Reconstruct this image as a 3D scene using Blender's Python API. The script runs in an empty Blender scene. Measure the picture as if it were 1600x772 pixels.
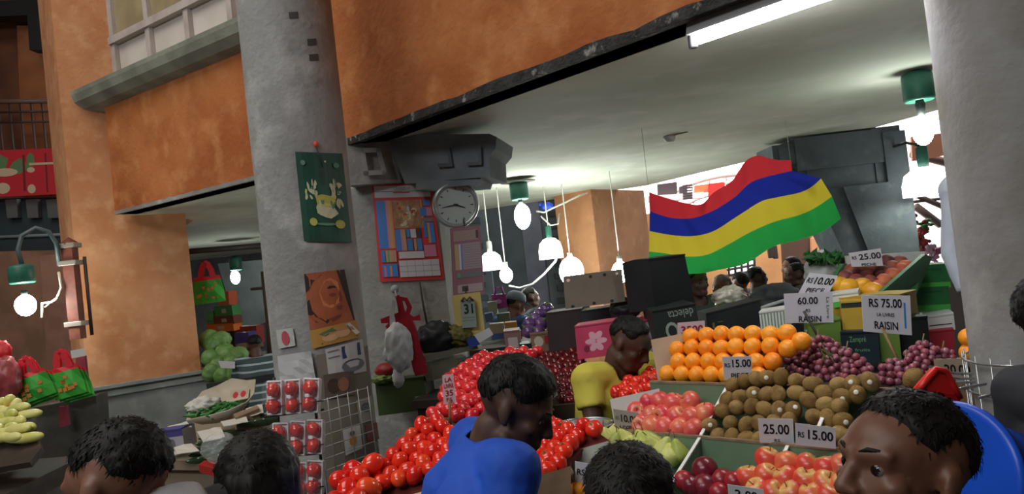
import bpy, bmesh, math, random
from mathutils import Vector, Matrix, Euler, noise
random.seed(7)
PI = math.pi
S = bpy.context.scene
COL = S.collection
# ---------------------------------------------------------------- camera, world, lights, exposure
FPX, CAMZ, PITCH, ROLL = 1200.0, 1.95, math.radians(1.5), math.radians(6.4)
CAMP = Vector((0, 0, CAMZ))
FWD = Vector((0, math.cos(PITCH), math.sin(PITCH)))
R0 = Vector((1, 0, 0)); U0 = Vector((0, -math.sin(PITCH), math.cos(PITCH)))
RGT = R0 * math.cos(ROLL) - U0 * math.sin(ROLL)
UPV = R0 * math.sin(ROLL) + U0 * math.cos(ROLL)
cam_data = bpy.data.cameras.new('camera'); cam = bpy.data.objects.new('camera', cam_data); COL.objects.link(cam)
cam_data.sensor_width = 36; cam_data.lens = FPX / 1600 * 36; cam_data.clip_end = 200
cam.matrix_world = Matrix(((RGT.x, UPV.x, -FWD.x, 0), (RGT.y, UPV.y, -FWD.y, 0), (RGT.z, UPV.z, -FWD.z, CAMZ), (0, 0, 0, 1)))
S.camera = cam
S.view_settings.view_transform = 'Standard'; S.view_settings.look = 'None'
S.view_settings.gamma = 1; S.view_settings.use_curve_mapping = False
S.view_settings.exposure = 0.5
W = bpy.data.worlds.new('world'); S.world = W; W.use_nodes = True
WB = W.node_tree.nodes['Background']
WB.inputs[0].default_value = (0.80, 0.88, 1.0, 1); WB.inputs[1].default_value = 0.60
BULB, TUBE, DOME = 50.0, 48.0, 2.6

def area_light(name, loc, rot, sx, sy, power, col):
    l = bpy.data.lights.new(name, 'AREA'); l.shape = 'RECTANGLE'; l.size = sx; l.size_y = sy; l.energy = power; l.color = col
    o = bpy.data.objects.new(name, l); COL.objects.link(o); o.location = loc; o.rotation_euler = rot
    return o
# daylight falling through the roof glazing over the aisle, and through the glazed hall behind the flag
area_light('aisle_skylight', (-5.0, 2.0, 8.9), (0, 0, 0), 5, 7, 300, (1.0, 0.93, 0.82))
area_light('rear_fill_light', (-4.2, -2.6, 6.0), (math.radians(52), 0, math.radians(-14)), 5, 1.2, 150, (0.95, 0.98, 1.0))  # added fill behind the viewer, no lamp seen there; lifts columns and pillars
area_light('far_hall_skylight', (5.5, 15.5, 8.0), (0, 0, 0), 8, 6, 1100, (1.0, 0.97, 0.93))

# ---------------------------------------------------------------- pixels of the photograph (1600x772) to points of the place
def ray(px, py):
    return FWD + RGT * ((px - 800) / FPX) + UPV * ((386 - py) / FPX)
def P(px, py, d): return CAMP + ray(px, py) * d
def RZ(px, py, z):
    r = ray(px, py); return CAMP + r * ((z - CAMZ) / r.z)
def proj(p):
    v = Vector(p) - CAMP; d = v.dot(FWD)
    return (800 + FPX * v.dot(RGT) / d, 386 - FPX * v.dot(UPV) / d, d)
def plane3(a, b, c):
    a, b, c = P(*a), P(*b), P(*c); n = (b - a).cross(c - a).normalized()
    return a, (n if n.dot(CAMP - a) > 0 else -n)
def onplane(px, py, pl):
    r = ray(px, py); return CAMP + r * ((pl[0] - CAMP).dot(pl[1]) / r.dot(pl[1]))
def DD(d): return lambda px, py: P(px, py, d)
def PLN(pl): return lambda px, py: onplane(px, py, pl)
def CYL(cx, cy, r):
    def f(px, py):
        q = ray(px, py); a = q.x * q.x + q.y * q.y; b = -2 * (q.x * cx + q.y * cy); c = cx * cx + cy * cy - r * r
        D = b * b - 4 * a * c
        t = (-b - math.sqrt(max(D, 0))) / (2 * a)
        return CAMP + q * t
    return f
def along(p, d, px):
    """the t for which p + t*d shows in picture column px"""
    lo, hi = 0.0, 3.0
    x0 = proj(p)[0]; sgn = 1 if proj(p + d * 3)[0] > x0 else -1
    for _ in range(40):
        m = (lo + hi) / 2
        if (proj(p + d * m)[0] - px) * sgn < 0: lo = m
        else: hi = m
    return lo

# ---------------------------------------------------------------- materials
def lin(c):
    r = []
    for v in c[:3]:
        v = v / 255.0
        r.append(v / 12.92 if v <= 0.04045 else ((v + 0.055) / 1.055) ** 2.4)
    return (*r, 1)
def mat(name, col, rough=0.6, col2=None, scale=4.0, bump=0.0, bscale=30.0, metal=0.0, emit=0.0, spec=0.5, detail=4.0, lo=0.35, hi=0.65, trans=0.0, alpha=1.0, sheen=0.0, sub=0.0, coat=0.0):
    m = bpy.data.materials.new(name); m.use_nodes = True
    nt = m.node_tree; b = nt.nodes['Principled BSDF']
    b.inputs['Base Color'].default_value = lin(col); b.inputs['Roughness'].default_value = rough
    b.inputs['Metallic'].default_value = metal; b.inputs['Specular IOR Level'].default_value = spec
    b.inputs['Transmission Weight'].default_value = trans; b.inputs['Alpha'].default_value = alpha
    b.inputs['Coat Weight'].default_value = coat
    if sub: b.inputs['Subsurface Weight'].default_value = sub; b.inputs['Subsurface Scale'].default_value = 0.02
    if emit:
        b.inputs['Emission Color'].default_value = lin(col); b.inputs['Emission Strength'].default_value = emit
    tc = None
    if col2 or bump:
        tc = nt.nodes.new('ShaderNodeTexCoord')
    if col2:
        n = nt.nodes.new('ShaderNodeTexNoise'); n.inputs['Scale'].default_value = scale; n.inputs['Detail'].default_value = detail
        nt.links.new(tc.outputs['Object'], n.inputs['Vector'])
        r = nt.nodes.new('ShaderNodeValToRGB')
        r.color_ramp.elements[0].position = lo; r.color_ramp.elements[0].color = lin(col)
        r.color_ramp.elements[1].position = hi; r.color_ramp.elements[1].color = lin(col2)
        nt.links.new(n.outputs['Fac'], r.inputs['Fac']); nt.links.new(r.outputs['Color'], b.inputs['Base Color'])
    if bump:
        n2 = nt.nodes.new('ShaderNodeTexNoise'); n2.inputs['Scale'].default_value = bscale; n2.inputs['Detail'].default_value = 6
        nt.links.new(tc.outputs['Object'], n2.inputs['Vector'])
        bp = nt.nodes.new('ShaderNodeBump'); bp.inputs['Strength'].default_value = bump; bp.inputs['Distance'].default_value = 0.02
        nt.links.new(n2.outputs['Fac'], bp.inputs['Height']); nt.links.new(bp.outputs['Normal'], b.inputs['Normal'])
    return m
def stained(name, base, marks, rough=0.85, bump=0.3, bscale=40):
    """plaster or concrete: a base colour with several layers of worn or dirty patches (colour, noise scale, low, high)"""
    m = mat(name, base, rough, None, bump=bump, bscale=bscale); nt = m.node_tree; b = nt.nodes['Principled BSDF']
    tc = nt.nodes.new('ShaderNodeTexCoord'); prev = None
    for i, (c, sc, lo, hi) in enumerate(marks):
        n = nt.nodes.new('ShaderNodeTexNoise'); n.inputs['Scale'].default_value = sc; n.inputs['Detail'].default_value = 6
        mp = nt.nodes.new('ShaderNodeMapping'); mp.inputs['Location'].default_value = (i * 3.7, i * 1.3, i * 2.1)
        nt.links.new(tc.outputs['Object'], mp.inputs['Vector']); nt.links.new(mp.outputs['Vector'], n.inputs['Vector'])
        mr = nt.nodes.new('ShaderNodeMapRange'); mr.inputs[1].default_value = lo; mr.inputs[2].default_value = hi
        nt.links.new(n.outputs['Fac'], mr.inputs[0])
        mx = nt.nodes.new('ShaderNodeMix'); mx.data_type = 'RGBA'
        nt.links.new(mr.outputs[0], mx.inputs[0])
        if prev is None: mx.inputs[6].default_value = lin(base)
        else: nt.links.new(prev, mx.inputs[6])
        mx.inputs[7].default_value = lin(c); prev = mx.outputs[2]
    nt.links.new(prev, b.inputs['Base Color'])
    return m
def objrand(name, cols, rough=0.35, spots=None, scale=8, spec=0.5, bump=0.0, bscale=60, coat=0.0, sub=0.0):
    """fruit skin: colour picked per object, with an optional second colour in patches"""
    m = mat(name, cols[0], rough, spec=spec, bump=bump, bscale=bscale, coat=coat, sub=sub); nt = m.node_tree; b = nt.nodes['Principled BSDF']
    oi = nt.nodes.new('ShaderNodeObjectInfo'); r = nt.nodes.new('ShaderNodeValToRGB')
    els = r.color_ramp.elements
    while len(els) < len(cols): els.new(0.5)
    for i, c in enumerate(cols):
        els[i].position = i / max(1, len(cols) - 1); els[i].color = lin(c)
    nt.links.new(oi.outputs['Random'], r.inputs['Fac'])
    out = r.outputs['Color']
    if spots:
        tc = nt.nodes.new('ShaderNodeTexCoord'); n = nt.nodes.new('ShaderNodeTexNoise'); n.inputs['Scale'].default_value = scale; n.noise_dimensions = '4D'
        nt.links.new(tc.outputs['Object'], n.inputs['Vector'])
        ml = nt.nodes.new('ShaderNodeMath'); ml.operation = 'MULTIPLY'; ml.inputs[1].default_value = 40
        nt.links.new(oi.outputs['Random'], ml.inputs[0]); nt.links.new(ml.outputs[0], n.inputs['W'])
        mr = nt.nodes.new('ShaderNodeMapRange'); mr.inputs[1].default_value = 0.45; mr.inputs[2].default_value = 0.75
        nt.links.new(n.outputs['Fac'], mr.inputs[0])
        mx = nt.nodes.new('ShaderNodeMix'); mx.data_type = 'RGBA'
        nt.links.new(mr.outputs[0], mx.inputs[0]); nt.links.new(out, mx.inputs[6]); mx.inputs[7].default_value = lin(spots)
        out = mx.outputs[2]
    nt.links.new(out, b.inputs['Base Color'])
    return m
M = {}
def C(name, col, **k):
    if name not in M: M[name] = mat(name, col, **k)
    return M[name]

# ---------------------------------------------------------------- mesh helpers
WL = {}
def wloc(o): return WL.get(o.name, Vector((0, 0, 0)))
class MB:
    def __init__(s): s.bm = bmesh.new(); s.mi = 0
    def _set(s, verts_before):
        s.bm.faces.ensure_lookup_table()
    def face(s, pts, mi=None):
        vs = [s.bm.verts.new(p) for p in pts]
        try: f = s.bm.faces.new(vs)
        except ValueError: return None
        f.material_index = s.mi if mi is None else mi
        return f
    def box(s, c, size, rot=None, bevel=0.0):
        n0 = len(s.bm.faces)
        mtx = Matrix.Translation(Vector(c)) @ ((rot.to_4x4() if rot is not None else Matrix.Identity(4))) @ Matrix.Diagonal((*size, 1))
        r = bmesh.ops.create_cube(s.bm, size=1, matrix=mtx)
        if bevel:
            es = list({e for v in r['verts'] for e in v.link_edges})
            bmesh.ops.bevel(s.bm, geom=es, offset=bevel, segments=2, profile=0.5, affect='EDGES')
        s.bm.faces.ensure_lookup_table()
        for f in s.bm.faces[n0:]: f.material_index = s.mi
        return s
    def hexa(s, lower, upper):
        """solid between two quads (or n-gons) of world points"""
        n = len(lower); a = [s.bm.verts.new(p) for p in lower]; b = [s.bm.verts.new(p) for p in upper]
        fs = [s.bm.faces.new(a[::-1]), s.bm.faces.new(b)]
        for i in range(n):
            j = (i + 1) % n; fs.append(s.bm.faces.new((a[i], a[j], b[j], b[i])))
        for f in fs: f.material_index = s.mi
        bmesh.ops.recalc_face_normals(s.bm, faces=fs)
        return s
    def prism(s, xy, z0, z1): return s.hexa([Vector((p[0], p[1], z0)) for p in xy], [Vector((p[0], p[1], z1)) for p in xy])
    def ball(s, c, r, sub=2, rot=None):
        n0 = len(s.bm.faces)
        rr = r if hasattr(r, '__len__') else (r, r, r)
        mtx = Matrix.Translation(Vector(c)) @ (rot.to_4x4() if rot is not None else Matrix.Identity(4)) @ Matrix.Diagonal((*rr, 1))
        res = bmesh.ops.create_icosphere(s.bm, subdivisions=sub, radius=1, matrix=mtx)
        s.bm.faces.ensure_lookup_table()
        for f in s.bm.faces[n0:]: f.material_index = s.mi; f.smooth = True
        return res['verts']
    def tube(s, pts, r, seg=8, caps=True):
        pts = [Vector(p) for p in pts]; rs = r if hasattr(r, '__len__') else [r] * len(pts)
        rings = []; ref = None
        for i, p in enumerate(pts):
            t = (pts[min(i + 1, len(pts) - 1)] - pts[max(i - 1, 0)]).normalized()
            if ref is None:
                ref = Vector((0, 0, 1)) if abs(t.z) < 0.9 else Vector((1, 0, 0))
            u = t.cross(ref).normalized(); w = u.cross(t).normalized(); ref = w
            rings.append([s.bm.verts.new(p + (u * math.cos(k * 2 * PI / seg) + w * math.sin(k * 2 * PI / seg)) * rs[i]) for k in range(seg)])
        for a, b in zip(rings, rings[1:]):
            for k in range(seg):
                f = s.bm.faces.new((a[k], a[(k + 1) % seg], b[(k + 1) % seg], b[k])); f.smooth = True; f.material_index = s.mi
        if caps:
            for rg, rev in ((rings[0], 0), (rings[-1], 1)):
                f = s.bm.faces.new(rg[::-1] if not rev else rg); f.material_index = s.mi
        return s
    def lathe(s, prof, mtx=None, seg=24, caps=(True, True)):
        mtx = mtx or Matrix.Identity(4); rings = []
        for r, z in prof:
            rings.append([s.bm.verts.new(mtx @ Vector((r * math.cos(k * 2 * PI / seg), r * math.sin(k * 2 * PI / seg), z))) for k in range(seg)])
        for a, b in zip(rings, rings[1:]):
            for k in range(seg):
                f = s.bm.faces.new((a[k], a[(k + 1) % seg], b[(k + 1) % seg], b[k])); f.smooth = True; f.material_index = s.mi
        if caps[0] and prof[0][0] > 1e-4: f = s.bm.faces.new(rings[0][::-1]); f.material_index = s.mi
        if caps[1] and prof[-1][0] > 1e-4: f = s.bm.faces.new(rings[-1]); f.material_index = s.mi
        return s
    def build(s, name, m, parent=None, origin=None, smooth=False, recalc=True, keep=False):
        bmesh.ops.remove_doubles(s.bm, verts=s.bm.verts, dist=1e-6)
        if recalc: bmesh.ops.recalc_face_normals(s.bm, faces=s.bm.faces)
        co = [v.co for v in s.bm.verts]
        if origin is None:
            mn = [min(c[i] for c in co) for i in range(3)]; mx = [max(c[i] for c in co) for i in range(3)]
            origin = Vector(((mn[0] + mx[0]) / 2, (mn[1] + mx[1]) / 2, mn[2]))
        origin = Vector(origin)
        bmesh.ops.translate(s.bm, verts=s.bm.verts, vec=-origin)
        if smooth:
            for f in s.bm.faces: f.smooth = True
        me = bpy.data.meshes.new(name); s.bm.to_mesh(me); s.bm.free()
        for x in (m if isinstance(m, (list, tuple)) else [m]): me.materials.append(x)
        return link(name, me, parent, origin)
def link(name, me, parent=None, origin=(0, 0, 0)):
    o = bpy.data.objects.new(name, me); COL.objects.link(o); origin = Vector(origin)
    WL[o.name] = origin.copy()
    if parent is not None:
        o.parent = parent; o.location = origin - wloc(parent)
    else: o.location = origin
    return o
def tag(o, label, cat, group=None):
    o['label'] = label; o['category'] = cat
    if group: o['group'] = group
    return o
def struct(o): o['kind'] = 'structure'; return o
def thing(name, label, cat, loc, group=None):
    o = bpy.data.objects.new(name, None); COL.objects.link(o); o.location = Vector(loc); o.empty_display_size = 0.1
    WL[o.name] = Vector(loc)
    return tag(o, label, cat, group)
def dup(root, loc, rot=(0, 0, 0), label=None, group=None, scale=1.0):
    r = root.copy(); COL.objects.link(r); r.location = loc; r.rotation_euler = rot
    if scale != 1.0: r.scale = (scale,) * 3
    if label: r['label'] = label
    if group: r['group'] = group
    for ch in list(root.children):
        c = ch.copy(); COL.objects.link(c); c.parent = r
        for g in ch.children:
            d = g.copy(); COL.objects.link(d); d.parent = c
    return r
def rotz(deg): return Matrix.Rotation(math.radians(deg), 3, 'Z')
def rot3(x, y, z): return Euler((math.radians(x), math.radians(y), math.radians(z))).to_matrix()
ORD = ['first', 'second', 'third', 'fourth', 'fifth', 'sixth', 'seventh', 'eighth', 'ninth', 'tenth', 'eleventh', 'twelfth']

# flat boards: the four corners (TL, TR, BR, BL) in picture coordinates laid on a surface of the place
class Frame:
    def __init__(s, px4, surf):
        s.q = px4; s.surf = surf
    def pix(s, u, v):
        (ax, ay), (bx, by), (cx, cy), (dx, dy) = s.q
        return ((1 - v) * ((1 - u) * ax + u * bx) + v * ((1 - u) * dx + u * cx), (1 - v) * ((1 - u) * ay + u * by) + v * ((1 - u) * dy + u * cy))
    def at(s, u, v, lift=0.0):
        p = s.surf(*s.pix(u, v))
        if lift: p = p + s.normal(u, v) * lift
        return p
    def normal(s, u, v):
        e = 0.03; a = s.surf(*s.pix(u - e, v)); b = s.surf(*s.pix(u + e, v)); c = s.surf(*s.pix(u, v - e)); d = s.surf(*s.pix(u, v + e))
        n = (b - a).cross(c - d).normalized()
        return n if n.dot(CAMP - a) > 0 else -n
    def axes(s, u, v):
        e = 0.05; x = (s.surf(*s.pix(u + e, v)) - s.surf(*s.pix(u - e, v))).normalized(); n = s.normal(u, v)
        return x, n.cross(x).normalized(), n
    def width(s, v=0.5): return (s.at(1, v) - s.at(0, v)).length
    def height(s, u=0.5): return (s.at(u, 0) - s.at(u, 1)).length
def board(name, px4, surf, thick, mats, art=(), parent=None, nu=1, nv=1, wob=0.0):
    fr = Frame(px4, surf); mb = MB(); L = 0.0
    mats = mats if isinstance(mats, list) else [mats]
    g = [[fr.at(i / nu, j / nv, wob * (.5 + .5 * noise.noise(Vector((i * .9, j * .9, len(px4) + px4[0][0]))))) for i in range(nu + 1)] for j in range(nv + 1)]
    fv = [[mb.bm.verts.new(p) for p in row] for row in g]
    bv = [[mb.bm.verts.new(g[j][i] - fr.normal(i / nu, j / nv) * thick) for i in range(nu + 1)] for j in range(nv + 1)]
    for j in range(nv):
        for i in range(nu):
            mb.bm.faces.new((fv[j][i], fv[j + 1][i], fv[j + 1][i + 1], fv[j][i + 1]))
            mb.bm.faces.new((bv[j][i], bv[j][i + 1], bv[j + 1][i + 1], bv[j + 1][i]))
    def rim(seq):
        for (a, b, c, d) in seq: mb.bm.faces.new((a, b, c, d))
    rim([(fv[0][i], fv[0][i + 1], bv[0][i + 1], bv[0][i]) for i in range(nu)])
    rim([(fv[nv][i + 1], fv[nv][i], bv[nv][i], bv[nv][i + 1]) for i in range(nu)])
    rim([(fv[j + 1][0], fv[j][0], bv[j][0], bv[j + 1][0]) for j in range(nv)])
    rim([(fv[j][nu], fv[j + 1][nu], bv[j + 1][nu], bv[j][nu]) for j in range(nv)])
    bmesh.ops.recalc_face_normals(mb.bm, faces=mb.bm.faces)
    for k, (poly, mi) in enumerate(art):
        f = mb.face([fr.at(u, v, abs(wob) * .9 + 0.0006 + 0.00012 * k) for u, v in poly], mi)
    o = mb.build(name, mats, parent, recalc=False)
    return o, fr
def rect(u0, v0, u1, v1): return [(u0, v0), (u1, v0), (u1, v1), (u0, v1)]
def oval(u, v, ru, rv, n=12, a=0.0, wob=0.0):
    return [(u + ru * (1 + wob * math.sin(3 * t + u * 40)) * math.cos(t) * math.cos(a) - rv * math.sin(t) * math.sin(a), v + rv * (1 + wob * math.cos(4 * t + v * 50)) * math.sin(t) * math.cos(a) + ru * math.cos(t) * math.sin(a)) for t in [k * 2 * PI / n for k in range(n)]]
FONTCACHE = {}
def text_mesh(s):
    if s in FONTCACHE: return FONTCACHE[s]
    cu = bpy.data.curves.new('lettering', 'FONT'); cu.body = s; cu.extrude = 0.0; cu.resolution_u = 3
    ob = bpy.data.objects.new('lettering', cu); COL.objects.link(ob)
    dg = bpy.context.evaluated_depsgraph_get(); dg.update()
    me = bpy.data.meshes.new_from_object(ob.evaluated_get(dg))
    vs = [v.co.copy() for v in me.vertices]; fs = [list(p.vertices) for p in me.polygons]
    bpy.data.objects.remove(ob); bpy.data.curves.remove(cu); bpy.data.meshes.remove(me)
    FONTCACHE[s] = (vs, fs); return vs, fs
def lettering(parent, fr, s, u0, v0, u1, v1, m, turn=0, bold=0.0, name='lettering'):
    """printed words filling the rectangle (u0,v0)-(u1,v1) of a board; turn is a multiple of 90 degrees"""
    vs, fs = text_mesh(s)
    x0 = min(v.x for v in vs); x1 = max(v.x for v in vs); y0 = min(v.y for v in vs); y1 = max(v.y for v in vs)
    mb = MB()
    for off in ((0, 0), (bold, 0), (0, bold), (bold, bold)) if bold else ((0, 0),):
        pts = []
        for v in vs:
            a = (v.x - x0 + off[0]) / (x1 - x0); b = 1 - (v.y - y0 + off[1]) / (y1 - y0)
            for _ in range((turn // 90) % 4): a, b = 1 - b, a
            pts.append(mb.bm.verts.new(fr.at(u0 + (u1 - u0) * a, v0 + (v1 - v0) * b, 0.0016)))
        for f in fs:
            try: mb.bm.faces.new([pts[i] for i in f])
            except ValueError: pass
    return mb.build(name, m, parent, recalc=False)
# ================================================================ the setting
ZC = 2.90
plaster_orange = stained('orange_plaster', (190, 116, 64), [((168, 92, 44), 1.6, .4, .62), ((206, 138, 86), 5, .5, .75), ((160, 92, 48), 3.1, .55, .85)], bump=0.5, bscale=22)
plaster_pale = stained('pale_orange_plaster', (206, 146, 104), [((190, 124, 80), 2.0, .4, .65), ((218, 166, 124), 7, .5, .8)], bump=0.35, bscale=25)
concrete = stained('grey_concrete', (158, 158, 156), [((138, 138, 136), 2.4, .38, .72), ((182, 182, 180), 6, .52, .75), ((124, 122, 118), 9, .6, .85)], bump=0.35, bscale=30)
concrete_worn = stained('worn_concrete', (158, 158, 160), [((130, 128, 122), 1.7, .38, .7), ((176, 174, 170), 5, .55, .75), ((118, 110, 96), 4, .5, .85)], bump=0.2, bscale=24)
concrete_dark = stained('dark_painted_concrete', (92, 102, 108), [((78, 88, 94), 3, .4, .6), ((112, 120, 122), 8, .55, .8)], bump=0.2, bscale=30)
ceil_paint = stained('ceiling_paint', (206, 210, 196), [((188, 192, 176), 0.9, .4, .65), ((222, 220, 212), 3, .5, .8)], bump=0.12, bscale=8)
grey_paint = stained('grey_paint', (150, 154, 152), [((128, 132, 130), 2.5, .4, .62), ((170, 172, 168), 8, .55, .8)], bump=0.2)
ledge_paint = stained('ledge_paint', (142, 146, 134), [((118, 122, 112), 3, .4, .6)], bump=0.25)
broken = stained('broken_edge', (66, 66, 66), [((40, 42, 42), 9, .4, .6), ((150, 148, 142), 14, .6, .68)], bump=0.9, bscale=40)
white_wall = stained('white_wall', (214, 206, 200), [((196, 186, 178), 2, .4, .7)], bump=0.1)
brown_wall = stained('brown_wall', (132, 82, 58), [((104, 60, 42), 2, .4, .6)], bump=0.2)
floor_m = stained('floor_tiles', (92, 86, 80), [((66, 62, 58), 1.2, .4, .6), ((110, 104, 98), 6, .5, .7)], rough=0.5, bump=0.1)
teal_dark = mat('dark_teal_paint', (46, 62, 68), 0.6, (38, 52, 58), 3)
mb = MB(); mb.box((0, 8, -0.05), (44, 36, 0.1)); struct(mb.build('floor', floor_m))

# fascia line (parallel to the fluorescent tube): right piece, and the left piece that turns away behind the round column
F_left = RZ(180, 335, ZC); F_bend = RZ(400, 280, ZC); F_a = RZ(600, 205, ZC); F_b = RZ(1150, 0, ZC)
for v in (F_left, F_bend, F_a, F_b): v.z = 0
dR = (F_b - F_bend).normalized(); F_end = F_b + dR * 4.0
dL = (F_left - F_bend).normalized()
nR = Vector((-dR.y, dR.x, 0)); nR = nR if nR.y > 0 else -nR          # pointing away from the viewer
nL = Vector((-dL.y, dL.x, 0)); nL = nL if nL.y > 0 else -nL
t_ = 0.22
def xy(v): return (v.x, v.y)
bk = (F_bend + (nR + nL).normalized() * t_)
mb = MB(); mb.prism([xy(F_bend), xy(F_end), xy(F_end + nR * t_), xy(bk)], ZC, 5.2)
w = struct(mb.build('wall_front', plaster_orange))
mb = MB(); mb.prism([xy(F_left), xy(F_bend), xy(bk), xy(F_left + nL * t_)], ZC, 3.98)
struct(mb.build('wall_left', plaster_orange))
# broken dark strip of bare concrete along the lower edge of the right fascia
mb = MB(); n = 60
lo = []; up = []
for i in range(n + 1):
    p = F_bend.lerp(F_end, i / n)
    h = (0.045 + 0.02 * noise.noise(Vector((i * .55, 0, 0))) + 0.012 * noise.noise(Vector((i * 1.7, 3, 0)))) * (0.55 + .45 * min(1, i / 14))
    q = p - nR * 0.006
    lo.append(Vector((q.x, q.y, ZC - 0.004))); up.append(Vector((q.x, q.y, ZC + max(.012, h))))
for i in range(n):
    mb.face([lo[i], lo[i + 1], up[i + 1], up[i]])
    mb.face([lo[i], lo[i] + nR * .05, lo[i + 1] + nR * .05, lo[i + 1]])
    mb.face([up[i], up[i + 1], up[i + 1] + nR * .03, up[i] + nR * .03])
struct(mb.build('trim_1', broken))
mb = MB(); n = 30; lo = []; up = []
for i in range(n + 1):
    p = F_left.lerp(F_bend, i / n); h = 0.03 + 0.012 * noise.noise(Vector((i * .8, 9, 0))); q = p - nL * 0.006
    lo.append(Vector((q.x, q.y, ZC - 0.004))); up.append(Vector((q.x, q.y, ZC + h)))
for i in range(n):
    mb.face([lo[i], lo[i + 1], up[i + 1], up[i]]); mb.face([up[i], up[i + 1], up[i + 1] + nL * .03, up[i] + nL * .03]); mb.face([lo[i], lo[i] + nL * .03, lo[i + 1] + nL * .03, lo[i + 1]])
struct(mb.build('trim_2', concrete_worn))
# grey moulded ledge on top of the left fascia
A = F_left - dL * -0.45; B = F_bend - dL * 1.2
prof = [(0.0, 3.96), (-0.10, 3.98), (-0.17, 4.04), (-0.19, 4.11), (-0.19, 4.15), (0.0, 4.19), (0.3, 4.19), (0.3, 3.96)]
mb = MB()
def profile_run(mb, A, B, nrm, prof):
    a = [Vector((A.x, A.y, 0)) + nrm * x + Vector((0, 0, z)) for x, z in prof]; b = [Vector((B.x, B.y, 0)) + nrm * x + Vector((0, 0, z)) for x, z in prof]
    mb.hexa(a, b)
profile_run(mb, A, B, nL, prof); struct(mb.build('trim_3', ledge_paint))
# white panelled parapet with windows above the ledge
wl = MB(); A2 = F_left + nL * 0.10; A2 = A2 + dL * -0.12; B2 = F_bend + nL * 0.10 - dL * 1.2
wl.prism([xy(A2), xy(B2), xy(B2 + nL * .08), xy(A2 + nL * .08)], 4.15, 6.4); struct(wl.build('wall_upper_left', white_wall))
L2 = (B2 - A2).length
frame_m = mat('parapet_frame', (196, 186, 182), 0.6, (172, 160, 156), 5); pane_m = mat('frosted_pane', (176, 160, 128), 0.35, (150, 136, 106), 2.5)
wroot = struct(thing('window_1', 'x', 'window', A2 + Vector((0, 0, 4.6)))); del wroot['label']; del wroot['category']
mb = MB()
def bar(mb, s0, s1, z0, z1, pr=0.05):
    a = A2 - dL * s0 - nL * pr; b = A2 - dL * s1 - nL * pr
    mb.prism([xy(a), xy(b), xy(b + nL * (pr + .005)), xy(a + nL * (pr + .005))], z0, z1)
bar(mb, 0, L2, 4.56, 4.63, .07)
for k in range(0, 6): bar(mb, k * 0.62, k * 0.62 + 0.07, 4.17, 6.3)
mb.build('window_frame', frame_m, wroot)
mb = MB()
for k in range(0, 5): bar(mb, k * 0.62 + .07, k * 0.62 + 0.62, 4.63, 6.2, 0.01)
mb.build('window_pane', pane_m, wroot)

# ceiling slab under the mezzanine
c_pts = [F_left + nL * .02, F_bend + (nR + nL) * .01, F_end + nR * .02, Vector((9, 0.5, 0)), Vector((9.5, 5.2, 0)), RZ(1480, 168, ZC), RZ(1232, 237, ZC), RZ(1010, 290, ZC), RZ(745, 329, ZC), Vector((-2.0, 13.0, 0)), Vector((-3.2, 19, 0)), Vector((-9.6, 19, 0)), F_left + dL * .55 + nL * 1.2]
mb = MB(); mb.prism([xy(p) for p in c_pts], ZC, ZC + 0.25)
struct(mb.build('ceiling', ceil_paint))

# big square pillar on the left with moulded base
K = P(134, 600, 7.4); K.z = 0
e1 = Vector((math.sin(math.radians(54)), math.cos(math.radians(54)), 0)); e2 = Vector((-e1.y, e1.x, 0))
KZ = Vector((0, 0, 1.25))
wF = along(K + KZ, e1, 318); wS = 1.15
def pil(inset, z0, z1, mb, p0=K, f=None, s=None):
    f = wF if f is None else f; s = wS if s is None else s
    q = [p0 - e1 * inset - e2 * inset, p0 + e1 * (f + inset) - e2 * inset, p0 + e1 * (f + inset) + e2 * (s + inset), p0 - e1 * inset + e2 * (s + inset)]
    mb.prism([xy(v) for v in q], z0, z1)
mb = MB(); pil(-0.02, 1.2, 8.0, mb); struct(mb.build('pillar_left', plaster_pale))
mb = MB(); pil(0.03, 0, 1.16, mb); pil(0.055, 1.14, 1.19, mb); pil(0.03, 1.19, 1.22, mb); pil(0.075, 1.215, 1.245, mb)
for x in (0.0, 0.16):                                                # shallow pilaster strips on the base
    pass
pil(0.05, 0, 0.2, mb); struct(mb.build('pillar_base', grey_paint))

# round columns
def column(name, px1, px2, d, r, m, zt=4.6):
    a = P(*px1, d); c = P(*px2, d); x = (a.x + c.x) / 2; y = (a.y + c.y) / 2
    mb = MB(); mb.lathe([(r + .02, 0), (r + .02, .12), (r, .16)] + [(r * (1 + .004 * math.sin(z * 7)), z) for z in [i * .25 + .25 for i in range(int(zt * 4))]] + [(r, zt)], Matrix.Translation((x, y, 0)), 64)
    o = mb.build(name, m); struct(o); return x, y
COLX, COLY = column('column_left', (446, 60), (500, 500), 4.2, 0.252, concrete, 5.4)
RCX, RCY = column('column_right', (1590, 0), (1652, 560), 2.45, 0.25, concrete_worn, 5.4)
SURF_L = CYL(COLX, COLY, 0.256)

# grey pillar with corbel behind the round column
g1 = Vector((dR.x, dR.y, 0)); g2 = nR.copy()
def gridbox(mb, o, a0, a1, b0, b1, z0, z1):
    q = [o + g1 * a0 + g2 * b0, o + g1 * a1 + g2 * b0, o + g1 * a1 + g2 * b1, o + g1 * a0 + g2 * b1]
    mb.prism([xy(v) for v in q], z0, z1)
CP = P(560, 380, 5.35); CP.z = 0
CPF = P(690, 380, 5.25); CPF.z = 0
cw = (CPF - CP); cd = cw.normalized(); cn = Vector((-cd.y, cd.x, 0))
mb = MB()
q = [CP - cd * .12, CPF, CPF + cn * .4, CP - cd * .12 + cn * .4]
mb.prism([xy(v) for v in q], 0, 2.62); struct(mb.build('pillar_grey', concrete))
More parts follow.
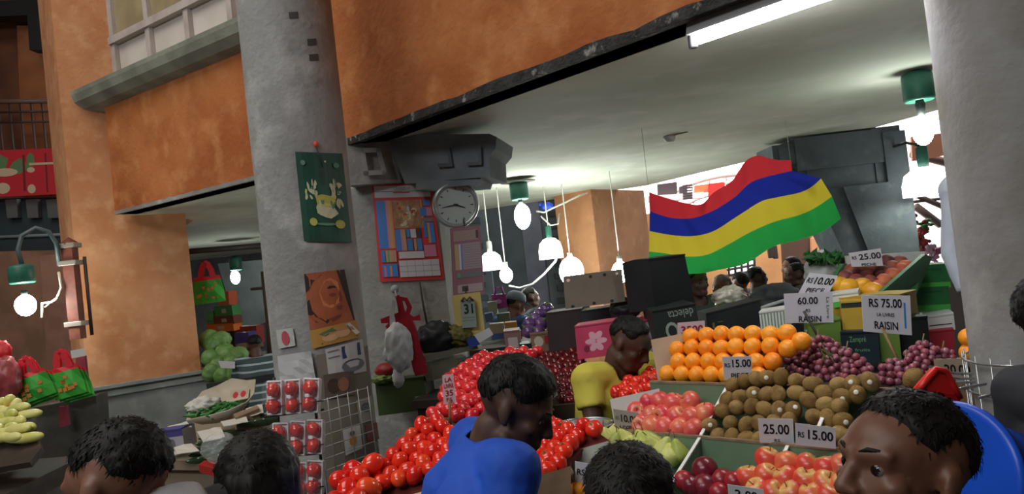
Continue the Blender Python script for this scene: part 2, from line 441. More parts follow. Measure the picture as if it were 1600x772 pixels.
# corbel: a plain block on the left with a square recess, and a dark tapering bracket to the right
mb = MB(); cb = []
pa, pb_, pc, pd = P(535, 213, 5.2), P(604, 213, 5.25), P(627, 285, 5.25), P(540, 290, 5.2)
mb.hexa([pd, pc, pc + cn * .5, pd + cn * .5], [pa, pb_, pb_ + cn * .5, pa + cn * .5])
fr = Frame([(535, 213), (604, 213), (627, 285), (540, 290)], lambda px, py: P(px, py, 5.19))
mb.bm.faces.ensure_lookup_table()
def ringframe(fr, u0, v0, u1, v1, w):
    mb = MB()
    for r_ in (rect(u0, v0, u1, v0 + w), rect(u0, v1 - w, u1, v1), rect(u0, v0, u0 + w, v1), rect(u1 - w, v0, u1, v1)):
        a = [fr.at(u, v, .0) for u, v in r_]; b = [fr.at(u, v, .02) for u, v in r_]
        mb.hexa(a, b)
    return mb
co = struct(mb.build('column_corbel', concrete))
rm = ringframe(fr, .36, .25, .80, .82, .1); rm.build('recess_frame', concrete, co)
mb = MB()
pts_f = [(604, 211), (765, 209), (776, 214), (774, 232), (764, 244), (766, 276), (633, 287)]
fz = [P(x, y, 5.22 - 0.0022 * (x - 604)) for x, y in pts_f]
mb.hexa(fz, [p + cn * .5 + cd * .02 for p in fz])
mb.hexa([P(650, 284, 5.1), P(752, 275, 4.92), P(752, 275, 4.92) + cn * .4, P(650, 284, 5.1) + cn * .4], [P(650, 297, 5.1), P(748, 288, 4.92), P(748, 288, 4.92) + cn * .4, P(650, 297, 5.1) + cn * .4])
br = struct(mb.build('beam_bracket', stained('grey_bracket_paint', (126, 134, 140), [((106, 114, 120), 3, .4, .6)], bump=.2)))
fr = Frame([(604, 211), (765, 209), (766, 276), (633, 287)], lambda px, py: P(px, py, 5.205 - 0.0022 * (px - 604)))
mb = MB()
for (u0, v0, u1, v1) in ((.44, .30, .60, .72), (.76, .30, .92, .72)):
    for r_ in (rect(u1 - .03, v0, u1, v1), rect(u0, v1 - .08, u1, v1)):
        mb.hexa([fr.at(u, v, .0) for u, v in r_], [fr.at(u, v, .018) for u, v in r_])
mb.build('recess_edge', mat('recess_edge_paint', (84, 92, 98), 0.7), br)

# brown square pillar in the middle distance
BP = P(937, 420, 10.6); BP.z = 0
for_l = Vector((-.72, .69, 0)); for_r = Vector((.62, .78, 0))
sl = along(BP + Vector((0, 0, 2.2)), for_l, 874); sr = along(BP + Vector((0, 0, 2.2)), for_r, 1014)
mb = MB(); q = [BP, BP + for_r * sr, BP + for_r * sr + for_l * sl, BP + for_l * sl]
mb.prism([xy(v) for v in q], 0, ZC)
struct(mb.build('pillar_middle', stained('tan_plaster', (178, 126, 88), [((156, 104, 68), 2, .4, .65), ((190, 140, 104), 6, .55, .8)], bump=0.2)))

# dark grey pillar with stepped corbel on the right
GP = P(1318, 330, 7.4); GP.z = 0; GQ = P(1422, 330, 7.4); GQ.z = 0
gd = (GQ - GP).normalized(); gn = Vector((-gd.y, gd.x, 0)); gw = (GQ - GP).length
mb = MB()
def gp(mb, a0, a1, b0, b1, z0, z1):
    q = [GP + gd * a0 + gn * b0, GP + gd * a1 + gn * b0, GP + gd * a1 + gn * b1, GP + gd * a0 + gn * b1]
    mb.prism([xy(v) for v in q], z0, z1)
gp(mb, .36, gw, 0, .6, 0, ZC); gp(mb, .44, gw + .02, -.05, .5, 0, ZC - .06)
gp(mb, -.40, .44, -.03, .5, 2.56, 2.88); gp(mb, -.60, -.38, .03, .5, 2.50, 2.84); gp(mb, -.55, -.36, .0, .5, 2.64, 2.80); gp(mb, -.30, .42, .02, .5, 2.34, 2.57); gp(mb, -.50, -.28, .03, .5, 2.42, 2.6)
def gq(a, b, z): p = GP + gd * a + gn * b; return Vector((p.x, p.y, z))
mb.hexa([gq(.06, -.02, 0), gq(.40, -.02, 0), gq(.40, .5, 0), gq(.06, .5, 0)], [gq(.02, -.02, 1.5), gq(.40, -.02, 1.5), gq(.40, .5, 1.5), gq(.02, .5, 1.5)])
mb.hexa([gq(.02, -.02, 1.5), gq(.40, -.02, 1.5), gq(.40, .5, 1.5), gq(.02, .5, 1.5)], [gq(-.27, -.02, 2.36), gq(.40, -.02, 2.36), gq(.40, .5, 2.36), gq(-.27, .5, 2.36)])
mb.hexa([gq(.22, -.06, 1.5), gq(.44, -.06, 1.5), gq(.44, .3, 1.5), gq(.22, .3, 1.5)], [gq(.0, -.06, 2.36), gq(.44, -.06, 2.36), gq(.44, .3, 2.36), gq(.0, .3, 2.36)])
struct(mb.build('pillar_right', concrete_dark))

# ---------------------------------------------------------------- walls that close the market behind the stalls
def wallq(name, a, b, z0, z1, m, th=0.2):
    a = Vector((a[0], a[1], 0)); b = Vector((b[0], b[1], 0)); d = (b - a).normalized(); n = Vector((-d.y, d.x, 0))
    if n.y < 0: n = -n
    mb = MB(); mb.prism([xy(a), xy(b), xy(b + n * th), xy(a + n * th)], z0, z1); return struct(mb.build(name, m))
back_grey = stained('back_wall_grey', (112, 118, 122), [((92, 98, 102), 1.5, .4, .6)], bump=0.1)
# the rest of the dark hall around and behind the viewer
hall = stained('hall_plaster', (120, 104, 90), [((98, 84, 74), .6, .4, .6)], bump=.05)
wallq('wall_behind', (-16, -5.2), (12, -5.2), 0, 9.2, hall)
wallq('wall_hall_left', (-15.9, -5.2), (-16.1, 13), 0, 9.2, hall)
wallq('wall_hall_right', (11.0, -5.2), (11.2, 9), 0, 9.2, hall)
mb = MB(); mb.prism([(-16, -5.2), (12, -5.2), (12, 8), (2, 13), (-16, 13)], 9.2, 9.4); struct(mb.build('roof', hall))
wallq('wall_back', (-9.5, 17.2), (-2.4, 17.2), 0, 5, back_grey)
wallq('wall_middle', (-2.5, 16.2), (1.6, 15.4), 0, 6.5, stained('blue_grey_wall', (128, 134, 144), [((104, 110, 122), 1.5, .4, .6)], bump=0.1))
wallq('wall_far_left', (-16, 12.0), (-6.4, 13.6), 0, 9, brown_wall)
tan2 = stained('tan_wall', (196, 146, 96), [((176, 124, 78), 1.2, .4, .6)], bump=0.1)
# ================================================================ beyond the stalls: far hall, upper galleries
far_white = mat('far_white_paint', (232, 226, 222), 0.7)
sky_glass = mat('daylight_glass', (255, 252, 250), 0.4, emit=1.6)
wallq('wall_far_right', (1.4, 19.6), (14, 17.0), 0, 2.9, tan2)
wallq('wall_far_upper', (1.0, 21.6), (18, 18.0), 2.9, 3.4, far_white)
def farp(px, py, d=19.0): return P(px, py, d)
# glazed gable of the far hall with an arched white frame
w2 = struct(thing('window_2', '', '', farp(1130, 290, 20.0))); del w2['label']; del w2['category']
o, fr = board('window_pane', [(960, 170), (1520, 110), (1520, 330), (960, 345)], DD(20.5), 0.05, sky_glass, parent=w2)
mb = MB()
for k in range(3):
    pts = []
    for i in range(25):
        t = PI * (0.02 + .96 * i / 24)
        c = farp(1145, 335, 20.0); rx = 2.1 - .28 * k; rz = 1.05 - .22 * k
        pts.append(c + Vector((math.cos(t) * rx, 0, math.sin(t) * rz)))
    mb.tube(pts, .05 if k else .09, 6)
for i in range(9):
    x = 1030 + i * 27; mb.tube([farp(x, 318, 20.1), farp(x - 5, 255, 20.1)], .025, 5)
mb.build('window_frame', mat('arch_frame', (224, 206, 206), 0.6), w2)
# upper storey of the far hall: balcony front with dark openings
gr = thing('gallery_shopfront', 'far upper gallery with white ledge and dark openings seen above the flag', 'gallery', farp(1090, 300, 18.5))
mb = MB()
for (x0, x1, y0, y1) in ((1028, 1058, 288, 312), (1062, 1074, 292, 310)):
    o, f_ = board('opening', [(x0, y0), (x1, y0 - 4), (x1, y1 - 4), (x0, y1)], DD(18.6), .08, mat('dark_opening', (66, 52, 56), .6), parent=gr)
board('ledge', [(1016, 306), (1100, 300), (1100, 309), (1016, 316)], DD(18.4), .3, far_white, parent=gr)
board('orange_panel', [(1086, 290), (1108, 287), (1108, 300), (1086, 303)], DD(18.5), .1, mat('orange_panel', (214, 110, 70), .7), parent=gr)
board('red_panel', [(1108, 287), (1132, 284), (1134, 310), (1108, 318)], DD(18.45), .1, mat('red_panel', (196, 44, 40), .7), parent=gr)
mb = MB()
for i in range(6): mb.box(farp(1074 + i * .1, 290 + i * 4, 18.4), (.22, .05, .035))
mb.build('louvre', mat('louvre', (60, 50, 54), .6), gr); 
# doorway and shutters on the tan back wall
d1 = thing('door_1', '', '', farp(1265, 430, 17.0)); del d1['label']; del d1['category']; struct(d1)
board('door_opening', [(1288, 370), (1316, 366), (1318, 440), (1290, 444)], DD(17.0), .05, mat('door_glare', (255, 240, 228), .6, emit=1.3), parent=d1)
board('door_frame', [(1268, 372), (1290, 369), (1294, 446), (1270, 448)], DD(16.9), .2, mat('door_frame', (214, 150, 110), .7), parent=d1)
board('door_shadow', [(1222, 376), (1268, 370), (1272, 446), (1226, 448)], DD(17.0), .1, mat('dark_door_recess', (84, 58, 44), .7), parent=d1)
wn = struct(thing('window_3', '', '', farp(1165, 400, 17.5))); del wn['label']; del wn['category']
board('window_pane', [(1136, 402), (1176, 394), (1178, 424), (1138, 430)], DD(17.6), .05, sky_glass, parent=wn)
mb = MB()
for i in range(5): mb.tube([farp(1138 + i * 10, 402 - i * 2, 17.4), farp(1139 + i * 10, 432 - i * 2, 17.4)], .03, 5)
for i in range(4): mb.tube([farp(1136, 404 + i * 9, 17.4), farp(1178, 396 + i * 9, 17.4)], .03, 5)
mb.build('window_frame', mat('dark_bars', (70, 66, 66), .6), wn)
wl_ = thing('wall_lantern', 'small dark wall lantern on the tan wall below the flag', 'lamp', farp(1207, 395, 17.0))
mb = MB(); mb.box(farp(1204, 392, 17.0), (.12, .12, .32), bevel=.02); mb.box(farp(1211, 394, 17.0), (.1, .1, .3), bevel=.02); mb.build('lantern_body', mat('lantern', (48, 34, 28), .6), wl_)
mb = MB(); mb.tube([farp(1206, 386, 17), farp(1210, 382, 17.15)], .02, 6); mb.build('bracket', mat('lantern', (48, 34, 28), .6), wl_)
# bright stalls and glazing seen past the dark pillar
w4 = struct(thing('window_4', '', '', farp(1450, 330, 14.0))); del w4['label']; del w4['category']
board('window_pane', [(1408, 180), (1530, 170), (1530, 440), (1412, 440)], DD(14.0), .05, mat('daylight_glass_pink', (255, 244, 240), .4, emit=1.3), parent=w4)
mb = MB()
for a, b, r in (((1420, 300), (1500, 335), .05), ((1424, 316), (1510, 306), .03), ((1430, 322), (1470, 352), .07), ((1424, 240), (1510, 262), .08), ((1430, 392), (1500, 384), .03)):
    mb.tube([P(*a, 13.8), P(*b, 13.8)], r, 6)
mb.build('window_frame', mat('roof_bars', (96, 80, 76), .6), w4)
board('roof_panel', [(1424, 214), (1490, 206), (1492, 240), (1426, 252)], DD(13.6), .05, mat('roof_orange', (206, 140, 110), .7), parent=w4)
fl = thing('red_flower_bunch', 'bunch of red flowers hanging beside the dark pillar', 'flowers', P(1440, 372, 9.0))
mb = MB()
for i in range(40): mb.ball(P(1440 + random.gauss(0, 5), 372 + random.gauss(0, 14), 9 + random.uniform(-.1, .1)), random.uniform(.02, .045), 1)
mb.build('flower_heads', mat('red_petals', (150, 44, 34), .6), fl)
mb = MB()
for i in range(10): mb.ball(P(1445 + random.gauss(0, 4), 352 + random.gauss(0, 6), 9 + random.uniform(-.1, .1)), (.05, .03, .02), 1)
mb.build('leaves', mat('leaf_green', (50, 110, 50), .6), fl)
mb = MB(); q = P(1442, 390, 9.0); mb.tube([Vector((q.x, q.y, .02)), P(1441, 380, 9.0)], .02, 6); mb.build('stem_pole', mat('pole_dark', (50, 44, 40), .6), fl)
mb = MB(); q = P(1457, 405, 9.2); mb.box((q.x, q.y + .1, q.z / 2 - .06), (.5, .5, q.z - .1)); tag(mb.build('far_stall', mat('far_stall_grey', (120, 110, 108), .7)), 'pale stall block under the purple produce in the bright gap', 'stall')
for i, (x, y, c) in enumerate(((1452, 388, (214, 190, 214)), (1464, 392, (170, 90, 130)), (1456, 402, (196, 150, 180)))):
    mb = MB()
    for k in range(18): mb.ball(P(x + random.gauss(0, 5), y + random.gauss(0, 4), 9.2), random.uniform(.02, .035), 1)
    tag(mb.build('garlic_pile' if i == 0 else 'onion_pile', mat('far_veg', c, .5)), ['pale lilac heap of produce in the bright gap beside the dark pillar', 'purple heap of produce nearest the grey shirt sleeve in the bright gap', 'pink heap of produce lowest in the bright gap beside the dark pillar'][i], 'vegetables')['kind'] = 'stuff'

# ---------------------------------------------------------------- upper gallery on the far left
gal = stained('gallery_brown', (122, 74, 50), [((92, 54, 38), 1.5, .4, .6)], bump=0.1)
DG = 11.0
def gq_(px, py, d=DG): return P(px, py, d)
board('wall_gallery', [(-60, -40), (48, -40), (70, 420), (-60, 430)], DD(DG + .8), .1, gal)[0]['kind'] = 'structure'
board('pillar_gallery', [(26, 40), (84, 40), (98, 470), (44, 470)], DD(DG + .55), .3, stained('gallery_pillar', (166, 104, 66), [((138, 82, 50), 2, .4, .6)], bump=0.1))[0]['kind'] = 'structure'
board('beam_gallery', [(-60, 312), (112, 308), (116, 398), (-60, 405)], DD(DG), .8, teal_dark)[0]['kind'] = 'structure'
board('beam_upper', [(-60, 4), (72, -2), (74, 22), (-60, 28)], DD(DG + .2), .3, mat('dark_beam', (30, 28, 28), .7))[0]['kind'] = 'structure'
board('beam_post', [(42, 20), (78, 18), (82, 78), (46, 78)], DD(DG + .15), .2, mat('dark_beam', (30, 28, 28), .7))[0]['kind'] = 'structure'
rl = thing('balcony_railing', 'thin metal railing along the upper left gallery above the red banner', 'railing', gq_(40, 300, DG - .1))
mb = MB(); mb.tube([gq_(-40, 159, DG - .1), gq_(85, 158, DG - .1)], .035, 8); mb.build('handrail', mat('rail_rust', (112, 84, 76), .5), rl)
mb = MB(); mb.tube([gq_(-40, 176, DG - .1), gq_(86, 174, DG - .1)], .015, 6); mb.tube([gq_(-40, 192, DG - .1), gq_(86, 190, DG - .1)], .015, 6); mb.build('rail', mat('rail_dark', (58, 44, 40), .5), rl)
for i in range(7):
    mb = MB(); x = -20 + i * 17; mb.tube([gq_(x, 160, DG - .1), gq_(x + 15, 306, DG - .1)], .013, 6); mb.build('baluster', mat('rail_dark', (58, 44, 40), .5), rl)
Rd = mat('banner_red', (196, 34, 48), .7); Gn = mat('banner_green', (96, 128, 84), .7); Wh = mat('banner_cream', (206, 180, 150), .7); Db = mat('banner_dark', (120, 24, 34), .7)
art = [(oval(.25, .28, .09, .18, wob=.2), 1), (oval(.48, .36, .12, .15, wob=.2), 1), (oval(.62, .24, .05, .16), 1), (oval(.08, .3, .05, .2), 1), (oval(.30, .48, .16, .09), 2), (oval(.62, .45, .05, .06), 2),
       (rect(.52, .12, .55, .9), 3), (rect(.18, .1, .2, .95), 3), (rect(.80, .1, .82, .95), 3), (oval(.27, .82, .09, .12), 2), (oval(.62, .86, .05, .10), 2), (rect(.6, .3, .98, .35), 2), (rect(.02, .46, .14, .5), 2)]
o, _ = board('banner', [(-30, 236), (94, 231), (99, 303), (-30, 309)], DD(DG - .25), .02, [Rd, Gn, Wh, Db], art); tag(o, 'red printed banner hanging over the upper left gallery railing', 'banner')
o, _ = board('blue_container', [(88, 286), (100, 284), (103, 314), (91, 316)], DD(DG - .06), .12, mat('container_blue', (30, 50, 140), .5)); tag(o, 'small blue container at the end of the red banner', 'container')
for i in range(3):
    board('beam_bracket', [(8 + i * 32, 312), (26 + i * 32, 311), (28 + i * 32, 340), (11 + i * 32, 341)], DD(DG - .1), .2, mat('grey_joist', (92, 92, 92), .7))[0]['kind'] = 'structure'
mb = MB(); mb.tube([gq_(-40, 372, DG - .02), gq_(112, 366, DG - .02)], .025, 6); struct(mb.build('trim_4', mat('pale_line', (120, 134, 138), .6)))
# tan wall and post below the gallery
board('wall_under_gallery', [(-80, 395), (118, 390), (140, 640), (-80, 700)], DD(10.2), .1, stained('under_gallery_tan', (150, 112, 90), [((124, 90, 72), 2, .4, .6)], bump=.1))[0]['kind'] = 'structure'
board('pillar_shaded', [(62, 400), (100, 396), (128, 770), (88, 770)], DD(9.6), .4, stained('shaded_plaster', (150, 110, 92), [((128, 92, 76), 3, .4, .6)], bump=.1))[0]['kind'] = 'structure'
board('wall_stall_left', [(40, 640), (150, 618), (160, 800), (44, 800)], DD(6.9), .2, stained('stall_front_grey', (86, 82, 76), [((66, 62, 58), 3, .4, .6)], bump=.1))[0]['kind'] = 'structure'

# ================================================================ lamps
G_can = mat('lamp_green', (52, 118, 100), 0.45, (40, 100, 84), 6); dark_plate = mat('plate_dark', (92, 96, 86), .6)
bulb_m = mat('bulb_glow', (246, 255, 246), .3, emit=BULB); sock = mat('socket_dark', (40, 46, 44), .5)
dome_m = mat('dome_glow', (255, 252, 246), .4, emit=DOME)
def ceiling_lamp(label, cpx, canpx, bpx, d, rc, hc, rb, hb, plate=True):
    c0 = P(*cpx, d); c1 = P(*canpx, d); c2 = P(*bpx, d)
    x, y = c1.x, c1.y
    t = thing('ceiling_lamp', label, 'lamp', Vector((x, y, c0.z)), 'green ceiling lamps with bare bulbs')
    if plate:
        mb = MB(); mb.lathe([(rc * 1.9, 0), (rc * 1.9, -.008), (rc * .8, -.02)], Matrix.Translation((x, y, c0.z - .001)), 28); mb.build('ceiling_plate', dark_plate, t)
    mb = MB(); mb.lathe([(.03, c0.z - c1.z - .02), (.03, hc / 2)], Matrix.Translation((x, y, c1.z)), 12); mb.build('stem', sock, t)
    mb = MB(); m4 = Matrix.Translation((x, y, c1.z))
    mb.lathe([(rc * .55, hc * .5), (rc * .92, hc * .44), (rc, hc * .34), (rc, -hc * .40), (rc * .94, -hc * .48), (rc * .86, -hc * .5), (rc * .80, -hc * .42)], m4, 20)
    mb.build('lamp_housing', G_can, t)
    mb = MB(); mb.lathe([(.022, c1.z - hc * .45), (.03, c1.z - hc * .5 - .02), (.022, c2.z + hb)], Matrix.Translation((x, y, 0)), 12); mb.build('bulb_socket', sock, t)
    mb = MB(); mb.ball((c2.x * .35 + x * .65, c2.y * .35 + y * .65, c2.z), (rb, rb, hb), 3); mb.build('bulb', bulb_m, t)
    return t
ceiling_lamp('green ceiling lamp with bright bulb nearest the round column on the right', (1434, 101), (1434, 135), (1440, 205), 4.85, .092, .19, .062, .092)
ceiling_lamp('green ceiling lamp with bright bulb right of the wall clock', (812, 283), (811, 298), (818, 338), 8.3, .10, .20, .088, .14)
ceiling_lamp('green ceiling lamp with bright bulb beside the hanging green bag', (367, 398), (368, 412), (363, 434), 12.5, .10, .22, .075, .11)
# lamp on a bent arm, bracketed to a timber post on the left
t = thing('bracket_lamp', 'green lamp with glaring bulb on a bent arm beside the left pillar', 'lamp', P(34, 430, 6.8))
c1 = P(34, 428, 6.8); c2 = P(40, 477, 6.8)
mb = MB(); mb.lathe([(.05, .085), (.098, .07), (.105, .05), (.105, -.07), (.095, -.085), (.08, -.07)], Matrix.Translation(c1), 20); mb.build('lamp_housing', G_can, t)
mb = MB(); mb.ball(c2, (.085, .085, .095), 3); mb.build('bulb', bulb_m, t)
mb = MB(); mb.tube([P(34, 412, 6.8), P(28, 390, 6.8), P(34, 368, 6.83), P(56, 356, 6.86), P(76, 362, 6.9), P(88, 380, 6.95), P(93, 415, 7.0)], .02, 8); mb.build('arm', mat('arm_grey', (84, 100, 104), .5), t)
mb = MB(); mb.lathe([(.025, 0), (.03, .05)], Matrix.Translation(c2 + Vector((0, 0, .085))), 10); mb.build('bulb_socket', sock, t)
mb = MB(); mb.tube([P(92, 425, 7.0), P(96, 450, 6.97), P(88, 468, 6.95), P(80, 472, 6.95), P(66, 474, 6.95), P(66, 496, 6.95)], .012, 6); mb.tube([P(96, 450, 6.97), P(92, 462, 6.95), P(70, 480, 6.95)], .006, 5); mb.build('dangling_cable', mat('cable_white', (232, 220, 200), .5), t)
t = thing('timber_post', 'brown timber lamp post with metal straps fixed to the left pillar', 'post', P(118, 520, 7.0))
mb = MB(); a = P(103, 382, 7.0); b = P(121, 530, 7.0)
mb.hexa([Vector((a.x - .05, a.y, b.z)), Vector((a.x + .05, a.y, b.z)), Vector((a.x + .05, a.y + .1, b.z)), Vector((a.x - .05, a.y + .1, b.z))], [Vector((a.x - .05, a.y, a.z)), Vector((a.x + .05, a.y, a.z)), Vector((a.x + .05, a.y + .1, a.z)), Vector((a.x - .05, a.y + .1, a.z))])
mb.lathe([(.08, a.z), (.075, a.z + .02), (.0, a.z + .07)], Matrix.Translation((a.x, a.y + .05, 0)), 4); mb.build('shaft', mat('post_wood', (134, 72, 54), .6, (110, 56, 42), 12), t)
for z in (a.z - .17, b.z + .14, a.z - .01):
    mb = MB(); mb.box((a.x, a.y + .05, z), (.16, .14, .045), bevel=.006); mb.build('strap', mat('strap_metal', (170, 160, 150), .4, metal=.3), t)
for dx in (-.09, .09):
    mb = MB(); mb.tube([Vector((a.x + dx, a.y + .12, a.z - .12)), Vector((a.x + dx, a.y + .12, b.z + .02))], .016, 8); mb.build('side_rod', mat('rod_dark', (70, 52, 44), .5), t)
# fluorescent tube fitting
t = thing('fluorescent_light', 'long fluorescent tube light under the ceiling, top right', 'lamp', RZ(1080, 62, ZC - .03))
a = RZ(1082, 62, ZC - .07); dd = dR.copy()
L = along(a, dd, 1268) ; b = a + dd * (L + .5)
mb = MB()
side = nR
mb.hexa([a - side * .045 + Vector((0, 0, .015)), a + side * .045 + Vector((0, 0, .015)), b + side * .045 + Vector((0, 0, .015)), b - side * .045 + Vector((0, 0, .015))], [a - side * .03 + Vector((0, 0, .068)), a + side * .03 + Vector((0, 0, .068)), b + side * .03 + Vector((0, 0, .068)), b - side * .03 + Vector((0, 0, .068))])
mb.build('batten', mat('batten_grey', (150, 150, 152), .4), t)
mb = MB(); mb.tube([a + dd * .03 - Vector((0, 0, .012)), b - dd * .03 - Vector((0, 0, .012))], .017, 12); mb.build('tube', mat('tube_glow', (255, 255, 255), .3, emit=TUBE), t)
for q in (a, b):
    mb = MB(); mb.box(q - Vector((0, 0, .008)), (.035, .035, .06), bevel=.006); mb.build('end_cap', mat('cap_grey', (110, 112, 116), .5), t)
# small fitting on the ceiling
t = thing('smoke_detector', 'small round fitting on the ceiling above the flag', 'detector', RZ(1046, 217, ZC - .03))
c = RZ(1046, 216, ZC - .02)
mb = MB(); mb.lathe([(.05, .019), (.05, -.005), (.035, -.03), (0, -.032)], Matrix.Translation(c), 20); mb.build('detector_body', mat('detector_white', (186, 186, 178), .5), t)
mb = MB(); mb.box(c + dR * .12 - dR * .24 * 0 + Vector((0, 0, .015)), (.12, .02, .008), rotz(-45)); mb.build('cable_clip', mat('clip_grey', (140, 138, 130), .6), t)
# white dome pendants and bare bulbs around the middle stalls
def dome(label, px, py, d, r, h, cord_top, green=False):
    c = P(px, py, d); t = thing('pendant_lamp', label, 'lamp', c, 'white dome lamps over the middle stalls')
    m4 = Matrix.Translation((c.x, c.y, c.z))
    mb = MB(); mb.lathe([(r, -h * .5), (r * .99, -h * .1), (r * .86, h * .25), (r * .5, h * .45), (r * .2, h * .5), (.0, h * .52)], m4, 28, (False, False)); mb.lathe([(r * .97, -h * .5), (r * .95, -h * .1), (r * .8, h * .2), (r * .4, h * .4)], m4, 28, (False, False)); mb.build('lamp_shade', dome_m, t)
    mb = MB(); mb.lathe([(r * .22, h * .5), (r * .25, h * .5 + r * .3), (r * .25, h * .5 + r * .9), (r * .1, h * .5 + r)], m4, 14); mb.build('lamp_cap', G_can if green else mat('cap_pale', (206, 206, 196), .5), t)
    top = P(*cord_top, d); mb = MB(); mb.tube([c + Vector((0, 0, h * .5 + r)), Vector((c.x, c.y, ZC + .01 if d > 8 else top.z))], .008, 6); mb.build('cord', mat('cord_white', (220, 220, 212), .5), t)
    mb = MB(); mb.ball(c - Vector((0, 0, h * .2)), .05, 2); mb.build('bulb', bulb_m, t)
dome('white dome lamp left of the brown pillar, under a green cap', 860, 388, 9.5, .15, .26, (852, 318), True)
dome('white dome lamp just right of the wall clock and small calendar', 767, 408, 9.0, .13, .22, (758, 330))
dome('white dome lamp in the bright gap between dark pillar and right column', 1446, 283, 7.0, .20, .26, (1436, 200), True)
lp = [o for o in bpy.data.objects if o.get('label', '').startswith('white dome lamp in the bright gap')][0]
q = P(1439, 228, 7.0); mb = MB(); mb.tube([q, q + Vector((-.1, .06, .05)), Vector((GQ.x - .08, GQ.y + .1, q.z + .06))], .014, 6); mb.build('wall_bracket', sock, lp)
def bare(label, px, py, d, r, top):
    c = P(px, py, d); t = thing('hanging_bulb', label, 'lamp', c, 'bare bulbs over the middle stalls')
    mb = MB(); mb.ball(c, (r, r, r * 1.2), 3); mb.build('bulb', bulb_m, t)
    mb = MB(); mb.lathe([(.03, r), (.03, r + .08)], Matrix.Translation(c), 10); mb.build('bulb_socket', mat('cap_pale', (206, 206, 196), .5), t)
    tp = P(*top, d); mb = MB(); mb.tube([c + Vector((0, 0, r + .08)), Vector((c.x, c.y, ZC + .01))], .007, 6); mb.build('cord', mat('cord_white', (220, 220, 212), .5), t)
bare('bare glowing bulb on a long cord left of the drooping cable', 791, 430, 9.0, .075, (778, 320))
bare('glaring bulb low against the front of the brown pillar', 893, 424, 9.4, .15, (880, 330))
bare('bulb glowing behind the cardboard sheet beside the dark carton', 970, 425, 8.6, .10, (960, 290))
mb = MB(); pts = [P(795, 447, 9), P(812, 450, 9), P(832, 444, 9), P(850, 428, 9.2), P(868, 408, 9.4), P(874, 385, 9.6)]; mb.tube(pts, .012, 6)
tag(mb.build('drooping_cable', C('cable_pale', (214, 214, 206), rough=.5)), 'pale cable drooping from the bare bulb to the brown pillar', 'cable')
mb = MB(); mb.tube([P(838, 330, 9.6), P(850, 332, 9.6), P(862, 326, 9.6), P(880, 318, 9.8), P(905, 306, 10), P(917, 302, 10.2)], .012, 6); mb.tube([P(845, 338, 9.6), P(860, 352, 9.7), P(872, 350, 9.9), P(874, 334, 10)], .01, 6)
tag(mb.build('ceiling_cable', C('cable_pale', (214, 214, 206), rough=.5)), 'tangled pale cable under the ceiling edge at the brown pillar top', 'cable')
mb = MB()
for i in range(14): mb.ball(P(855 + random.gauss(0, 5), 322 + random.gauss(0, 3), 9.9), random.uniform(.02, .05), 1)
tag(mb.build('blue_plastic', C('blue_plastic', (30, 70, 200), rough=.4)), 'scrap of blue plastic caught under the ceiling edge', 'plastic')
# pipe under the left ceiling
mb = MB(); mb.tube([P(296, 393, 9.5), P(360, 388, 9.8), P(425, 382, 10.2)], .035, 8); mb.tube([P(296, 396, 9.5), P(425, 386, 10.2)], .012, 6)
tag(mb.build('ceiling_pipe', mat('pipe_dark', (66, 58, 48), .6)), 'dark pipe running under the ceiling behind the left pillar', 'pipe')

# ================================================================ flag
def poly(pts, u):
    L = [0]
    for a, b in zip(pts, pts[1:]): L.append(L[-1] + math.hypot(b[0] - a[0], b[1] - a[1]))
    s = u * L[-1]
    for i in range(len(pts) - 1):
        if s <= L[i + 1] + 1e-9:
            t = (s - L[i]) / max(1e-9, L[i + 1] - L[i]); break
    p = lambda k: pts[max(0, min(len(pts) - 1, k))]
    def cr(a, b, c, d, t): return .5 * (2 * b + (c - a) * t + (2 * a - 5 * b + 4 * c - d) * t * t + (3 * b - a - 3 * c + d) * t ** 3)
    return tuple(cr(p(i - 1)[k], p(i)[k], p(i + 1)[k], p(i + 2)[k], t) for k in (0, 1))
curves = [
 [(1014, 300), (1037, 308), (1070, 317), (1096, 319), (1115, 301), (1142, 284), (1155, 266), (1167, 250), (1185, 243), (1200, 247), (1216, 250), (1236, 250)],
 [(1015, 330), (1047, 340), (1081, 341), (1115, 329), (1148, 308), (1172, 286), (1199, 276), (1220, 271), (1238, 267)],
 [(1015, 361), (1047, 367), (1081, 369), (1115, 361), (1155, 336), (1189, 315), (1216, 308), (1249, 301), (1268, 292), (1283, 279)],
 [(1014, 393), (1040, 396), (1071, 401), (1105, 398), (1138, 382), (1172, 363), (1209, 347), (1249, 336), (1275, 324), (1300, 307)],
 [(1015, 425), (1050, 428), (1080, 428), (1098, 427), (1121, 422), (1165, 412), (1209, 385), (1249, 375), (1285, 362), (1314, 342)]]
def cloth(name, cols, transl=.35):
    m = mat(name, cols, 0.75, spec=.2); nt = m.node_tree; b = nt.nodes['Principled BSDF']; out = nt.nodes['Material Output']
    tr = nt.nodes.new('ShaderNodeBsdfTranslucent'); tr.inputs[0].default_value = lin(cols); mx = nt.nodes.new('ShaderNodeMixShader'); mx.inputs[0].default_value = transl
    nt.links.new(b.outputs[0], mx.inputs[1]); nt.links.new(tr.outputs[0], mx.inputs[2]); nt.links.new(mx.outputs[0], out.inputs[0]); return m
fm = [cloth('flag_red', (244, 64, 76)), cloth('flag_blue', (42, 58, 184)), cloth('flag_yellow', (252, 226, 70)), cloth('flag_green', (54, 190, 90))]
mb = MB(); NU, NV = 72, 7; rows = []
